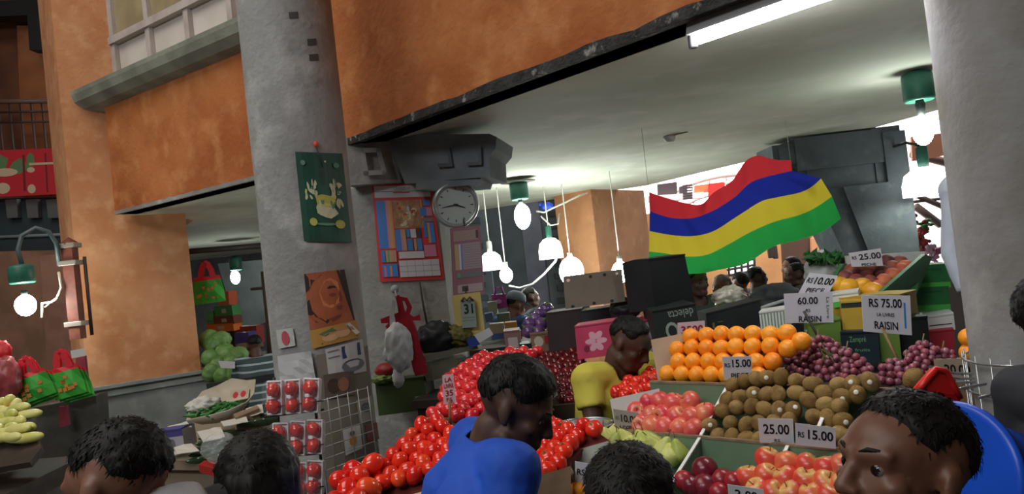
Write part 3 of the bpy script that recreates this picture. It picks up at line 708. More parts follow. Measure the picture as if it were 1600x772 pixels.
for k in range(4):
    for j in range(NV + (k == 3)):
        v = j / NV; row = []
        for i in range(NU + 1):
            u = i / NU; a = poly(curves[k], u); b = poly(curves[k + 1], u)
            V = (k + v)
            d = 5.9 + 0.5 * u + 0.05 * math.sin(u * 9 + V * .5) + 0.02 * math.sin(u * 26 + V * 2.2) * u + .012 * math.sin(u * 47 - V * 1.3)
            row.append(mb.bm.verts.new(P(a[0] * (1 - v) + b[0] * v, a[1] * (1 - v) + b[1] * v, d)))
        rows.append((row, k))
for (r0, k), (r1, _) in zip(rows, rows[1:]):
    for i in range(NU):
        f = mb.bm.faces.new((r0[i], r1[i], r1[i + 1], r0[i + 1])); f.material_index = k; f.smooth = True
flag = mb.build('striped_flag', fm); tag(flag, 'large red, blue, yellow and green striped flag draped below the ceiling', 'flag')

fp = [P(1014, 301, 5.9), P(1235, 251, 6.33)]
for q in fp:
    mb = MB(); mb.tube([q, Vector((q.x, q.y, ZC + .005))], .0018, 6); mb.build('cord', mat('flag_cord', (190, 186, 176), .6), flag)
# ================================================================ the fruit display: stepped green stand set along the market grid
GA = Vector((.7071, -.7071, 0)); GB = Vector((.7071, .7071, 0)); G0 = P(1095, 682, 2.75)
def G(a, b, z): p = G0 + GA * a + GB * b; return Vector((p.x, p.y, z))
ZB = G0.z; STEP = .236; ZCC = P(1140, 600, 2.917).z; ZA = P(1060, 730, 2.637).z
green_board = mat('green_board', (112, 140, 112), 0.55, (96, 122, 98), 3.5, bump=.08, bscale=20)
raw_edge = mat('raw_wood_edge', (150, 130, 104), 0.7, (120, 100, 80), 20); white_edge = mat('white_edge', (236, 236, 232), .5)
tan_board = mat('tan_board', (186, 160, 136), 0.7, (168, 142, 118), 5); dark_wood = mat('dark_wood', (66, 52, 42), .7, (48, 38, 32), 6)
pale_board = mat('pale_board', (176, 182, 172), .6, (156, 162, 152), 4)
stand = thing('fruit_display', 'stepped green fruit stand with white edged dividers, at the centre right', 'stand', G(.3, 0, 0))
def gbox(mb, a0, a1, b0, b1, z0, z1): mb.hexa([G(a0, b0, z0), G(a1, b0, z0), G(a1, b1, z0), G(a0, b1, z0)], [G(a0, b0, z1), G(a1, b0, z1), G(a1, b1, z1), G(a0, b1, z1)])
def gslope(mb, a0, a1, b0, z0, b1, z1, th=.012): mb.hexa([G(a0, b0, z0 - th), G(a1, b0, z0 - th), G(a1, b1, z1 - th), G(a0, b1, z1 - th)], [G(a0, b0, z0), G(a1, b0, z0), G(a1, b1, z1), G(a0, b1, z1)])
AL, AR = -.42, .70
for nm, b, z, h, a0 in (('riser', STEP, ZCC, .30, -.36), ('riser', 0, ZB, .34, AL)):
    mb = MB(); gbox(mb, a0, AR, b - .008, b + .006, z - h, z - .004); o = mb.build(nm, green_board, stand)
    mb = MB(); gbox(mb, a0, AR, b - .010, b + .008, z - .005, z + .003); mb.build('lip', raw_edge, o)
# sloping tray floors behind each edge
mb = MB(); gslope(mb, -.36, AR, STEP + .008, ZCC - .03, STEP + .34, ZCC - .01); mb.build('tray_floor', dark_wood, stand)
mb = MB(); gslope(mb, -.35, .13, STEP + .055, ZCC - .02, STEP + .20, ZCC + .165); mb.build('sloping_bed', dark_wood, stand)
mb = MB(); gslope(mb, AL, AR, .0, ZB - .03, STEP - .01, ZB + .015); mb.build('tray_floor', green_board, stand)
mb = MB(); gslope(mb, AL, AR, -.42, ZA - .20, -.01, ZA - .10); mb.build('tray_floor', green_board, stand)
mb = MB(); gbox(mb, AL, AR, -.45, -.43, ZA - .32, ZA - .13); mb.build('front_board', green_board, stand)
mb = MB(); gbox(mb, AL + .03, AR - .03, -.30, .23, .06, ZA - .33); mb.build('cabinet_base', dark_wood, stand)
mb = MB(); gbox(mb, -.34, AR, .25, .42, .06, ZCC - .05); mb.build('back_box', dark_wood, stand)
# dividers with a white top edge
def divider(a, b0, z0, b1, z1, h=.12):
    mb = MB(); mb.hexa([G(a - .004, b0, z0 - h), G(a + .004, b0, z0 - h), G(a + .004, b1, z1 - h - .05), G(a - .004, b1, z1 - h - .05)], [G(a - .004, b0, z0), G(a + .004, b0, z0), G(a + .004, b1, z1), G(a - .004, b1, z1)])
    o = mb.build('divider', green_board, stand)
    mb = MB(); mb.hexa([G(a - .006, b0, z0), G(a + .006, b0, z0), G(a + .006, b1, z1), G(a - .006, b1, z1)], [G(a - .006, b0, z0 + .006), G(a + .006, b0, z0 + .006), G(a + .006, b1, z1 + .006), G(a - .006, b1, z1 + .006)])
    mb.build('divider_edge', white_edge, o)
divider(0, .0, ZB, STEP, ZCC); divider(0, -.30, ZA - .09, -.006, ZB - .005); divider(.42, .0, ZB + .03, STEP, ZCC + .02); divider(.33, -.30, ZA - .09, -.006, ZB - .005)
# side boards
board('side_board', [(1017, 531), (1067, 521), (1070, 588), (1028, 595)], PLN((P(1028, 595, 3.22), (CAMP - P(1028, 595, 3.2)).cross(Vector((0, 0, 1))).cross(Vector((.2, .3, 1))).normalized())), .012, tan_board, parent=stand)
board('side_board', [(953, 624), (1030, 607), (1034, 652), (962, 672)], PLN((P(962, 672, 3.07), Vector((-.45, -.85, .25)).normalized())), .01, mat('white_board', (196, 194, 190), .6), parent=stand)
board('side_board', [(884, 708), (950, 689), (958, 740), (892, 760)], PLN((P(892, 760, 2.80), Vector((-.5, -.8, .2)).normalized())), .012, pale_board, parent=stand)

# ---------------------------------------------------------------- fruit prototypes
def fruit_mesh(name, f, sub=3):
    bm = bmesh.new(); bmesh.ops.create_icosphere(bm, subdivisions=sub, radius=1)
    for v in bm.verts: v.co = Vector(f(v.co.normalized()))
    for fc in bm.faces: fc.smooth = True
    me = bpy.data.meshes.new(name); bm.to_mesh(me); bm.free(); return me
def orange_f(n):
    r = .0345; t = math.acos(max(-1, min(1, n.z))); r *= 1 - .07 * math.exp(-(t / .22) ** 2) - .03 * math.exp(-((PI - t) / .2) ** 2); return n.x * r, n.y * r, n.z * r * .97
def apple_f(n):
    t = math.acos(max(-1, min(1, n.z))); a = math.atan2(n.y, n.x)
    r = .041 * (1 - .42 * math.exp(-(t / .30) ** 2) - .25 * math.exp(-((PI - t) / .30) ** 2)) * (1 + .015 * math.cos(5 * a) * (1 + math.cos(t)) * -.5)
    s = 1 - .10 * max(0, -n.z)
    return n.x * r * s, n.y * r * s, n.z * r * .95
def tomato_f(n):
    t = math.acos(max(-1, min(1, n.z))); a = math.atan2(n.y, n.x); r = .033 * (1 - .15 * math.exp(-(t / .3) ** 2)) * (1 + .02 * math.cos(5 * a) * math.sin(t)); return n.x * r, n.y * r, n.z * r * .86
def roma_f(n): r = .0285 * (1 + .05 * n.z); return n.x * r, n.y * r, n.z * .036
def kiwi_f(n): return n.x * .0265, n.y * .0265, n.z * .0335
def plum_f(n):
    a = math.atan2(n.y, n.x); r = .040 * (1 - .05 * math.exp(-(a / .22) ** 2) * math.sqrt(max(0, 1 - n.z * n.z))); t = math.acos(max(-1, min(1, n.z))); r *= 1 - .14 * math.exp(-(t / .25) ** 2); return n.x * r, n.y * r, n.z * r
def pear_f(n):
    z = n.z; L = max(1e-5, math.hypot(n.x, n.y)); t = max(0, min(1, (z + .25) / 1.15)); s = t * t * (3 - 2 * t)
    R = .038 * math.sqrt(max(0, 1 - (abs(z) ** 3 if z > 0 else z * z))) * (1 - .52 * s) if L > 1e-4 else 0; return n.x / L * R, n.y / L * R, (.052 * z if z > 0 else .036 * z)
def grape_f(n): return n.x * .0122, n.y * .0122, n.z * .0135
HIDE = []
def proto(name, me, m, label='x', cat='fruit'):
    me.materials.append(m); o = link(name, me); tag(o, label, cat); return o
def apple_mat(name, reds, yel, top=.55, hi=.95, rough=.3):
    m = objrand(name, reds, rough=rough, spots=yel, scale=14, coat=.15); nt = m.node_tree; b = nt.nodes['Principled BSDF']
    src = b.inputs['Base Color'].links[0].from_socket
    tc = nt.nodes.new('ShaderNodeTexCoord'); sp = nt.nodes.new('ShaderNodeSeparateXYZ'); nt.links.new(tc.outputs['Object'], sp.inputs[0])
    mr = nt.nodes.new('ShaderNodeMapRange'); mr.inputs[1].default_value = .041 * top; mr.inputs[2].default_value = .041 * hi; nt.links.new(sp.outputs['Z'], mr.inputs[0])
    mx = nt.nodes.new('ShaderNodeMix'); mx.data_type = 'RGBA'; nt.links.new(mr.outputs[0], mx.inputs[0]); nt.links.new(src, mx.inputs[6]); mx.inputs[7].default_value = lin((226, 214, 130)); nt.links.new(mx.outputs[2], b.inputs['Base Color']); return m
orange_m = objrand('orange_skin', [(255, 150, 20), (255, 166, 40), (250, 140, 18)], rough=.42, bump=.12, bscale=160)
p_orange = proto('orange', fruit_mesh('orange', orange_f), orange_m)
pink_m = apple_mat('pink_apple_skin', [(214, 66, 78), (226, 84, 86), (204, 52, 74)], (240, 150, 104), .7, 1.1)
red_m = apple_mat('red_apple_skin', [(214, 62, 56), (226, 80, 62), (200, 50, 54)], (238, 150, 90), .60, .92)
dark_red_m = objrand('plum_skin', [(120, 26, 44), (96, 20, 42), (148, 34, 48), (178, 40, 52)], rough=.28, spots=(160, 60, 70), scale=20, coat=.1)
stem_m = mat('stem_brown', (96, 72, 44), .7)
def stem_on(root, z, h=.018, lean=.3):
    mb = MB(); mb.tube([(0, 0, z), (.003, 0, z + h * .5), (.003 + h * lean, 0, z + h)], [.0015, .0013, .0018], 6); mb.build('stem', stem_m, root, origin=(0, 0, z))
p_pink = proto('pink_apple', fruit_mesh('pink_apple', apple_f), pink_m); stem_on(p_pink, .022)
p_red = proto('red_apple', fruit_mesh('red_apple', apple_f), red_m); stem_on(p_red, .022)
p_plum = proto('plum', fruit_mesh('plum', plum_f), dark_red_m)
tom_m = objrand('tomato_skin', [(226, 36, 24), (236, 58, 30), (214, 26, 24), (240, 80, 36)], rough=.2, coat=.3)
tom_pink_m = objrand('pink_tomato_skin', [(216, 40, 48), (228, 54, 56), (204, 30, 46)], rough=.22, coat=.3)
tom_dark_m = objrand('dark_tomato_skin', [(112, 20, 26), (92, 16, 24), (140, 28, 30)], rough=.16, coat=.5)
p_tom = proto('tomato', fruit_mesh('tomato', tomato_f), tom_m); p_roma = proto('plum_tomato', fruit_mesh('plum_tomato', roma_f), tom_m)
calyx_m = mat('calyx_green', (60, 110, 40), .6)
mb = MB()
for k in range(5):
    a = k * 2 * PI / 5; mb.face([(0, 0, .0262), (math.cos(a - .25) * .006, math.sin(a - .25) * .006, .028), (math.cos(a) * .014, math.sin(a) * .014, .0285), (math.cos(a + .25) * .006, math.sin(a + .25) * .006, .028)])
mb.tube([(0, 0, .025), (.001, 0, .034)], .0015, 5); mb.build('calyx', calyx_m, p_tom, origin=(0, 0, 0))
p_romap = proto('plum_tomato', fruit_mesh('pink_plum_tomato', roma_f), tom_pink_m); p_dark = proto('dark_tomato', fruit_mesh('dark_tomato', tomato_f, 2), tom_dark_m)
kiwi_m = objrand('kiwi_skin', [(150, 122, 70), (134, 106, 58), (166, 138, 84), (140, 112, 70)], rough=.8, spots=(104, 76, 44), scale=30, spec=.25, bump=.25, bscale=220)
p_kiwi = proto('kiwi', fruit_mesh('kiwi', kiwi_f), kiwi_m)
pear_m = objrand('pear_skin', [(188, 200, 92), (204, 208, 116), (170, 186, 84)], rough=.42, spots=(216, 214, 140), scale=24)
p_pear = proto('pear', fruit_mesh('pear', pear_f), pear_m); stem_on(p_pear, .054, .02)
protos = [p_orange, p_pink, p_red, p_plum, p_tom, p_roma, p_romap, p_dark, p_kiwi, p_pear]
stick_m = mat('sticker', (232, 230, 216), .4)

def put(pr, loc, rot, label, group, sticker=False, scale=1.0):
    o = dup(pr, loc, rot, label, group, scale)
    WL[o.name] = Vector(loc)
    return o
def rrot(tilt=.6): return (random.uniform(-tilt, tilt), random.uniform(-tilt, tilt), random.uniform(0, 6.28))
def heap_plane(a, b0, z0, slope): 
    p = G(0, b0, z0); n = (GA.cross(Vector((GB.x * math.cos(slope), GB.y * math.cos(slope), math.sin(slope))))).normalized()
    return p, (n if n.dot(CAMP - p) > 0 else -n)
crop1 = lambda x, y: (1000 + x / 2.645, 480 + y / 2.645)
def rows(pr, rows_, plane_of, conv, what, where, group, tilt=.6, scale=1.06, lift=None, mixed=None):
    nr = len(rows_)
    names = {1: ['only'], 2: ['top', 'bottom'], 3: ['top', 'middle', 'bottom'], 4: ['top', 'second', 'third', 'bottom'], 5: ['top', 'second', 'third', 'fourth', 'bottom'], 6: ['top', 'second', 'third', 'fourth', 'fifth', 'bottom']}[nr]
    out = []
    for k, row in enumerate(rows_):
        for i, q in enumerate(sorted(row)):
            px, py = conv(*q); loc = onplane(px, py, plane_of)
            side = '%s from the left' % ORD[i] if len(row) > 1 else 'lone one'
            lab = '%s, %s, %s row of %s' % (what, side, names[k], where) if nr > 1 else '%s, %s of %s' % (what, side, where)
            out.append(put((mixed(k, i) if mixed else pr), loc, rrot(tilt), lab, group, scale=scale))
    return out
# oranges: a pyramid in the top tray
OPL = heap_plane(0, STEP + .055, ZCC + .014, math.radians(52))
rows(p_orange, [
 [(210, 122), (275, 118), (337, 112), (400, 115), (468, 112), (540, 115), (608, 108)],
 [(155, 175), (215, 168), (277, 170), (337, 170), (398, 165), (467, 165), (540, 162), (612, 172), (668, 142)],
 [(160, 225), (222, 225), (285, 225), (345, 226), (412, 228), (480, 228), (550, 226)],
 [(115, 275), (175, 278), (237, 280), (297, 280), (360, 282), (425, 284), (490, 286)]], OPL, crop1, 'orange', 'the orange pyramid', 'oranges stacked on the top tray', 1.2)
# pink apples in the middle left tray
PPL = heap_plane(0, .045, ZB + .012, math.radians(40))
rows(p_pink, [
 [(36, 392), (85, 392), (143, 395), (208, 392)],
 [(-10, 432), (46, 448), (95, 448), (156, 453), (218, 457), (272, 437)],
 [(5, 486), (49, 494), (108, 498), (169, 503), (226, 507)]], PPL, crop1, 'pink apple', 'the middle tray heap', 'pink apples in the middle tray', 1.4)
# kiwis
KPL = heap_plane(0, .04, ZB + .005, math.radians(47))
kr = rows(p_kiwi, [
 [(385, 322), (435, 308), (486, 298), (530, 292), (584, 290), (648, 306), (715, 318), (822, 322), (880, 316), (950, 308)],
 [(360, 386), (418, 372), (473, 360), (524, 362), (572, 360), (650, 356), (762, 354), (838, 370), (900, 362)],
 [(343, 430), (403, 416), (463, 410), (518, 424), (576, 426), (635, 424), (700, 386), (770, 404), (826, 410)],
 [(290, 490), (375, 480), (440, 490), (497, 484), (556, 476), (616, 474), (722, 455), (778, 463), (838, 470)],
 [(325, 532), (382, 540), (442, 545), (500, 545), (560, 548), (768, 524), (832, 530)]], KPL, crop1, 'brown kiwi', 'the kiwi heap', 'kiwis heaped in the middle tray', 1.5)
mb = MB(); mb.lathe([(.008, 0), (.007, .0012), (0, .0014)], None, 12); stk = mb.bm
skm = bpy.data.meshes.new('sticker'); stk.to_mesh(skm); stk.free(); skm.materials.append(stick_m)
for i in (3, 8, 9, 12, 17, 18, 23, 24, 28, 36, 42):
    o = kr[i % len(kr)]; s = bpy.data.objects.new('sticker', skm); COL.objects.link(s); s.parent = o; o['label'] = o['label'].replace('brown kiwi', 'brown kiwi with a white sticker')
    inv = o.rotation_euler.to_matrix().inverted(); dv = (inv @ (CAMP - Vector(o.location)).normalized() + Vector((random.uniform(-.3, .3), random.uniform(-.3, .3), random.uniform(-.2, .4)))).normalized()
    s.location = Vector(kiwi_f(dv)); s.rotation_euler = dv.to_track_quat('Z', 'Y').to_euler()
o = put(p_kiwi, P(1427, 592, 2.55), (.6, .3, 0), 'lone brown kiwi in front of the right grapes, beside the red plastic edge', 'kiwis heaped in the middle tray', scale=1.2)
# lower tray: pears, plums, apples
EPL = heap_plane(0, -.11, ZA + .0, math.radians(26))
cropP = lambda x, y: (860 + x / 5.08, 620 + y / 5.08)
pears = [(355, 375), (370, 430), (275, 485), (465, 345), (520, 300), (605, 345), (505, 405), (745, 375), (810, 365), (835, 410), (900, 430), (945, 475), (1020, 440), (290, 520), (600, 420), (680, 430)]
pd = ['beside the ten rupee side board, leftmost of the upper pears', 'below the leftmost upper pear', 'touching the pale side board, lowest at left', 'upright and tallest of the heap', 'lying behind the tallest pear', 'upright right of the tallest pear', 'in front of the tallest pear', 'left of the gap in the middle of the heap', 'behind the middle of the heap', 'just right of the middle of the heap', 'between the middle pears and the white divider', 'lowest beside the white divider', 'uppermost beside the white divider', 'half hidden behind the price card', 'behind the curly dark hair, left', 'behind the curly dark hair, right']
for q, dsc in zip(pears, pd):
    put(p_pear, onplane(*cropP(*q), EPL), (random.uniform(-.5, .5), random.uniform(-.5, .5), random.uniform(0, 6)), 'pale green pear ' + dsc, 'pears in the lower left tray', scale=random.uniform(1.0, 1.18))
plums = [(268, 672, 1.12, 'dark maroon plum at the top of the plum heap'), (180, 715, .85, 'red plum leftmost in the plum heap'), (213, 738, .85, 'red plum second from left in the plum heap'), (270, 745, 1.15, 'big dark maroon plum below the topmost plum'), (340, 715, .95, 'red plum right of the topmost plum'), (392, 722, .9, 'dark plum beside the red apples'), (330, 770, .9, 'plum at the front behind the two rupee card')]
LPL = heap_plane(0, -.14, ZA - .02, math.radians(38))
for x, y, s, l in plums: put(p_plum, onplane(*crop1(x, y), LPL), rrot(1), l, 'plums in the lower tray', scale=s)
rows(p_red, [
 [(528, 628), (612, 648), (697, 656), (775, 668), (838, 662)],
 [(450, 704), (526, 698), (607, 708), (690, 714), (770, 728), (848, 740)],
 [(490, 756), (556, 768), (632, 772), (712, 778), (790, 786)]], LPL, crop1, 'red apple', 'the lowest tray heap', 'red apples in the lower tray', .7, 1.06)
# oranges low at the left of the stand, and beside the right column
for px, py, l in ((870, 759, 'orange left of the pale side board, uppermost of three'), (887, 770, 'orange left of the pale side board, front one'), (902, 769, 'orange tucked against the corner of the pale side board')):
    put(p_orange, P(px, py, 2.66), rrot(1), l, 'oranges beside the pale side board', scale=1.02)
for px, py, l in ((1514, 528, 'upper orange half hidden by the right column'), (1515, 551, 'lower orange half hidden by the right column')):
    put(p_orange, P(px, py, 2.95), rrot(1), l, 'oranges behind the right column', scale=1.1)
c_ = P(1522, 566, 2.97); mb = MB(); mb.box((c_.x + .05, c_.y + .02, c_.z / 2 - .005), (.22, .18, c_.z + .02)); tag(mb.build('orange_box', mat('low_crate_brown', (130, 100, 70), .7)), 'brown box under the oranges behind the right column', 'box')
c_ = P(885, 800, 2.66); mb = MB(); mb.box((c_.x, c_.y + .02, c_.z / 2 + .005), (.16, .14, c_.z + .03)); mb.mi = 0; tag(mb.build('low_crate', mat('low_crate_brown', (130, 100, 70), .7)), 'brown crate under the three oranges by the pale side board', 'crate')
# grapes: bunches of berries
grape_m = objrand('grape_skin', [(122, 48, 66), (146, 66, 80), (92, 34, 54), (166, 86, 98), (132, 52, 70)], rough=.3, spots=(150, 110, 126), scale=60, coat=.1)
gm = fruit_mesh('grape', grape_f, 2); gm.materials.append(grape_m)
def inside(x, y, poly):
    c = False; j = len(poly) - 1
    for i in range(len(poly)):
        if (poly[i][1] > y) != (poly[j][1] > y) and x < (poly[j][0] - poly[i][0]) * (y - poly[i][1]) / (poly[j][1] - poly[i][1]) + poly[i][0]: c = not c
        j = i
    return c
def bunch(label, poly, d0, slope, n, seed, sc=1.12):
    rnd = random.Random(seed); xs = [p[0] for p in poly]; ys = [p[1] for p in poly]; y1 = max(ys); pts = []
    cx, cy = sum(xs) / len(xs), sum(ys) / len(ys)
    t = thing('grape_bunch', label, 'grapes', P(cx, y1, d0), 'grape bunches')
    tries = 0
    while len(pts) < n and tries < 9000:
        tries += 1; x = rnd.uniform(min(xs), max(xs)); y = rnd.uniform(min(ys), max(ys))
        if not inside(x, y, poly): continue
        d = d0 + (y1 - y) * slope + rnd.uniform(-.012, .02)
        p = P(x, y, d)
        if any((p - q).length < .0215 * sc for q in pts): continue
        pts.append(p)
        g = bpy.data.objects.new('grape', gm); COL.objects.link(g); g.parent = t; g.location = p - wloc(t); g.rotation_euler = rrot(2); g.scale = (sc, sc, sc)
    mb = MB(); top = min(pts, key=lambda p: proj(p)[1])
    mb.tube([P(cx, cy, d0 + .06), top + Vector((0, .02, 0)), top + Vector((.01, .02, .035))], [.004, .003, .003], 6)
    for q in pts[::9]: mb.tube([P(cx, cy, d0 + .06), q + Vector((0, .01, 0))], .0016, 5)
    mb.build('stalk', mat('grape_stalk', (110, 100, 60), .7), t)
cr1 = lambda L: [crop1(*p) for p in L]
c2 = lambda L: [(1200 + x / 2.645, 480 + y / 2.645) for x, y in L]
bunch('dark purple grapes at the left end, against the orange pyramid', cr1([(603, 225), (612, 185), (640, 165), (690, 128), (730, 160), (735, 215), (725, 290), (690, 305), (625, 292), (608, 262)]), 2.92, .0021, 78, 1)
bunch('dark purple grapes, middle bunch below the sixty rupee sign stick', cr1([(700, 128), (760, 122), (800, 150), (845, 172), (850, 225), (840, 300), (735, 305), (735, 200)]), 2.84, .0021, 80, 2)
bunch('dark purple grapes sloping down to the gap beside the second stick', cr1([(845, 172), (880, 185), (925, 222), (955, 250), (985, 290), (960, 300), (900, 312), (845, 300)]), 2.76, .0021, 60, 3)
bunch('reddish purple grapes right of the second stick, the lower bunch', c2([(455, 270), (470, 245), (500, 222), (560, 218), (600, 215), (640, 240), (660, 270), (620, 300), (560, 305), (500, 318), (465, 300)]), 2.66, .0024, 70, 4)
bunch('reddish purple grapes heaped highest, left of the twenty rupee sign', c2([(570, 195), (590, 165), (630, 148), (665, 152), (700, 175), (700, 200), (680, 232), (640, 238), (600, 212)]), 2.74, .002, 55, 5)
bunch('small dark grapes beside the column, above the twenty rupee sign', c2([(700, 190), (730, 180), (770, 188), (775, 208), (720, 214), (700, 210)]), 2.8, .002, 18, 6)

# ---------------------------------------------------------------- tomato tables
def fill(pr, poly, pl, sp, label, group, cat=None, bumpy=.3, tilt=1.5, scale=1.0, seed=1, elong=False, cap=300):
    rnd = random.Random(seed); n = pl[1]; h = Vector((1, 0, 0)) - n * n.x; h.normalize(); g = n.cross(h)
    xs = [onplane(x, y, pl) for x, y in poly]; c = sum(xs, Vector()) / len(xs); R = max((p - c).length for p in xs); k = 0
    N = int(R / sp) + 2
    for j in range(-N, N + 1):
        for i in range(-N, N + 1):
            p = c + h * (i + .5 * (j % 2)) * sp + g * j * sp * .88
            x, y, _ = proj(p)
            if not inside(x, y, poly): continue
            p = p + n * rnd.uniform(-bumpy, bumpy) * sp * .5 + h * rnd.uniform(-.08, .08) * sp + g * rnd.uniform(-.08, .08) * sp
            put(pr, p, (rnd.uniform(-tilt, tilt), rnd.uniform(-tilt, tilt), rnd.uniform(0, 6.28)), label, group, scale=scale * rnd.uniform(.94, 1.06)); k += 1
    return k
def backing(name, poly, pl, off, m, th=.02, parent=None, grow=0):
    cx = sum(p[0] for p in poly) / len(poly); cy = sum(p[1] for p in poly) / len(poly)
    pp = [(cx + (x - cx) * (1 + grow), cy + (y - cy) * (1 + grow)) for x, y in poly]
    a = [onplane(x, y, pl) - pl[1] * off for x, y in pp]; mb = MB(); mb.hexa([p - pl[1] * th for p in a], a); return mb.build(name, m, parent)
def table(name, label, cat, pts, z, m, group=None, h=.05):
    """a table with a top board, an apron and four legs; pts are four corners (x, y)"""
    c = sum((Vector((p[0], p[1], 0)) for p in pts), Vector()) / 4
    t = thing(name, label, cat, c, group)
    mb = MB(); mb.prism([tuple(p[:2]) for p in pts], z - h, z); mb.build('table_top', m, t)
    q = [c + (Vector((p[0], p[1], 0)) - c) * .9 for p in pts]
    mb = MB(); mb.prism([xy(v) for v in q], z - h - .10, z - h); mb.build('apron', m, t)
    for v in q:
        mb = MB(); v = c + (v - c) * .95; mb.box((v.x, v.y, (z - h) / 2 - .03), (.06, .06, z - h - .06 - .0)); mb.build('leg', m, t)
    return t
crate_m = mat('crate_wood', (140, 116, 88), .75, (104, 84, 62), 9); basket_m = mat('basket_rim', (196, 186, 160), .7, (160, 146, 116), 14)
# left tomato pile on a round basket
T1 = [(580, 756), (588, 722), (604, 705), (625, 685), (640, 664), (655, 652), (668, 658), (682, 656), (700, 664), (720, 672), (765, 672), (770, 740), (720, 748), (660, 754), (620, 762)]
PL1 = plane3((580, 756, 2.72), (740, 752, 2.58), (670, 655, 3.02))
tt = table('tomato_table', 'low dark table under the left tomato heap', 'table', [(-.95, 2.5), (-.07, 2.4), (-.05, 3.0), (-.75, 3.1)], 1.12, dark_wood)
n1 = fill(p_roma, T1, PL1, .0605, 'bright red plum tomato in the heap left of the man in blue', 'plum tomatoes in the left heap', seed=3)
bk1 = thing('tomato_basket', 'pale rimmed round basket under the left tomato heap', 'basket', onplane(660, 760, PL1) - Vector((0, 0, .08)))
backing('basket_bed', T1, PL1, .034, mat('bed_red', (96, 28, 22), .8), .03, bk1, .04)
rim = [(578, 760), (600, 768), (630, 768), (660, 760), (700, 754), (740, 752)]
mb = MB(); mb.tube([onplane(x, y, PL1) - PL1[1] * .03 + Vector((0, -.015, 0)) for x, y in rim], .012, 8); mb.tube([onplane(x, y + 6, PL1) - PL1[1] * .03 + Vector((0, -.01, -.02)) for x, y in rim], .010, 8); mb.build('rim', basket_m, bk1)
T1b = [(520, 790), (530, 742), (545, 722), (560, 714), (578, 716), (590, 726), (582, 770), (600, 790)]
PL1b = plane3((530, 770, 2.62), (600, 770, 2.58), (565, 716, 2.8))
fill(p_roma, T1b, PL1b, .07, 'large red tomato in the front corner of the left heap', 'large tomatoes at the front left corner', scale=1.25, seed=5)
tr1 = thing('tomato_tray', 'dark tray under the front left tomatoes', 'tray', P(560, 785, 2.7)); backing('tray_bed', T1b, PL1b, .045, dark_wood, .03, tr1, .05)
# right tomato pile beside the guavas
T2 = [(824, 748), (826, 700), (834, 672), (846, 656), (870, 654), (886, 660), (930, 664), (948, 676), (905, 690), (888, 706), (889, 728)]
PL2 = plane3((830, 746, 2.62), (885, 728, 2.64), (875, 657, 3.0))
fill(p_tom, T2, PL2, .062, 'round red tomato in the heap right of the man in blue', 'tomatoes in the right heap', seed=7)
tr2 = thing('tomato_tray', 'wooden tray with pale front edge under the right tomato heap', 'tray', onplane(850, 750, PL2) - Vector((0, 0, .06)))
backing('tray_bed', T2, PL2, .034, mat('bed_red', (96, 28, 22), .8), .02, tr2, .03)
board('front_board', [(815, 752), (892, 728), (892, 772), (815, 795)], PLN(plane3((815, 752, 2.56), (892, 728, 2.62), (850, 790, 2.55))), .015, crate_m, parent=tr2)
mb = MB(); mb.tube([onplane(818, 750, PL2) - PL2[1] * .02, onplane(860, 742, PL2) - PL2[1] * .02, onplane(892, 728, PL2) - PL2[1] * .02], .012, 8); mb.build('edge', basket_m, tr2)
tb2 = table('tomato_table', 'table under the right tomato heap behind the man in blue', 'table', [(-.01, 2.36), (.05, 2.34), (.07, 2.72), (.0, 2.8)], 1.10, dark_wood)
# metal bowl behind the right tomatoes
c = P(910, 668, 3.12); t = thing('metal_bowl', 'shallow silver metal bowl behind the right tomato heap', 'bowl', c - Vector((0, 0, .06)))
mb = MB(); mb.lathe([(.05, -.06), (.09, -.03), (.12, .01), (.125, .012), (.118, .005), (.09, -.024), (.05, -.05), (0, -.05)], Matrix.Translation(c), 32); mb.build('bowl_body', mat('steel', (196, 204, 214), .25, metal=.9), t)
mb = MB(); mb.tube([c + Vector((.125 * math.cos(k * PI / 16), .125 * math.sin(k * PI / 16), .012)) for k in range(33)], .004, 6); mb.build('rim', mat('steel', (196, 204, 214), .25, metal=.9), t)
# back tomato pile in rows
T3 = [(672, 652), (684, 636), (692, 612), (690, 590), (704, 585), (722, 572), (748, 556), (778, 552), (800, 546), (838, 548), (838, 655)]
PL3 = plane3((680, 650, 3.15), (830, 650, 3.05), (770, 556, 3.85))
fill(p_romap, T3, PL3, .0655, 'pinkish red tomato in the rows behind the man in blue', 'pinkish tomatoes in the back rows', seed=9, bumpy=.2)
tr3 = thing('tomato_tray', 'tray under the rows of pinkish tomatoes behind the man in blue', 'tray', onplane(740, 655, PL3) - Vector((0, 0, .1))); backing('tray_bed', T3, PL3, .036, mat('bed_red', (96, 28, 22), .8), .03, tr3, .03)
board('front_board', [(660, 654), (840, 654), (842, 690), (664, 692)], DD(3.12), .02, crate_m, parent=tr3)
table('tomato_table', 'table carrying the back rows of pinkish tomatoes', 'table', [(-.62, 3.2), (.10, 3.12), (.02, 4.3), (-.5, 4.4)], 1.22, dark_wood)
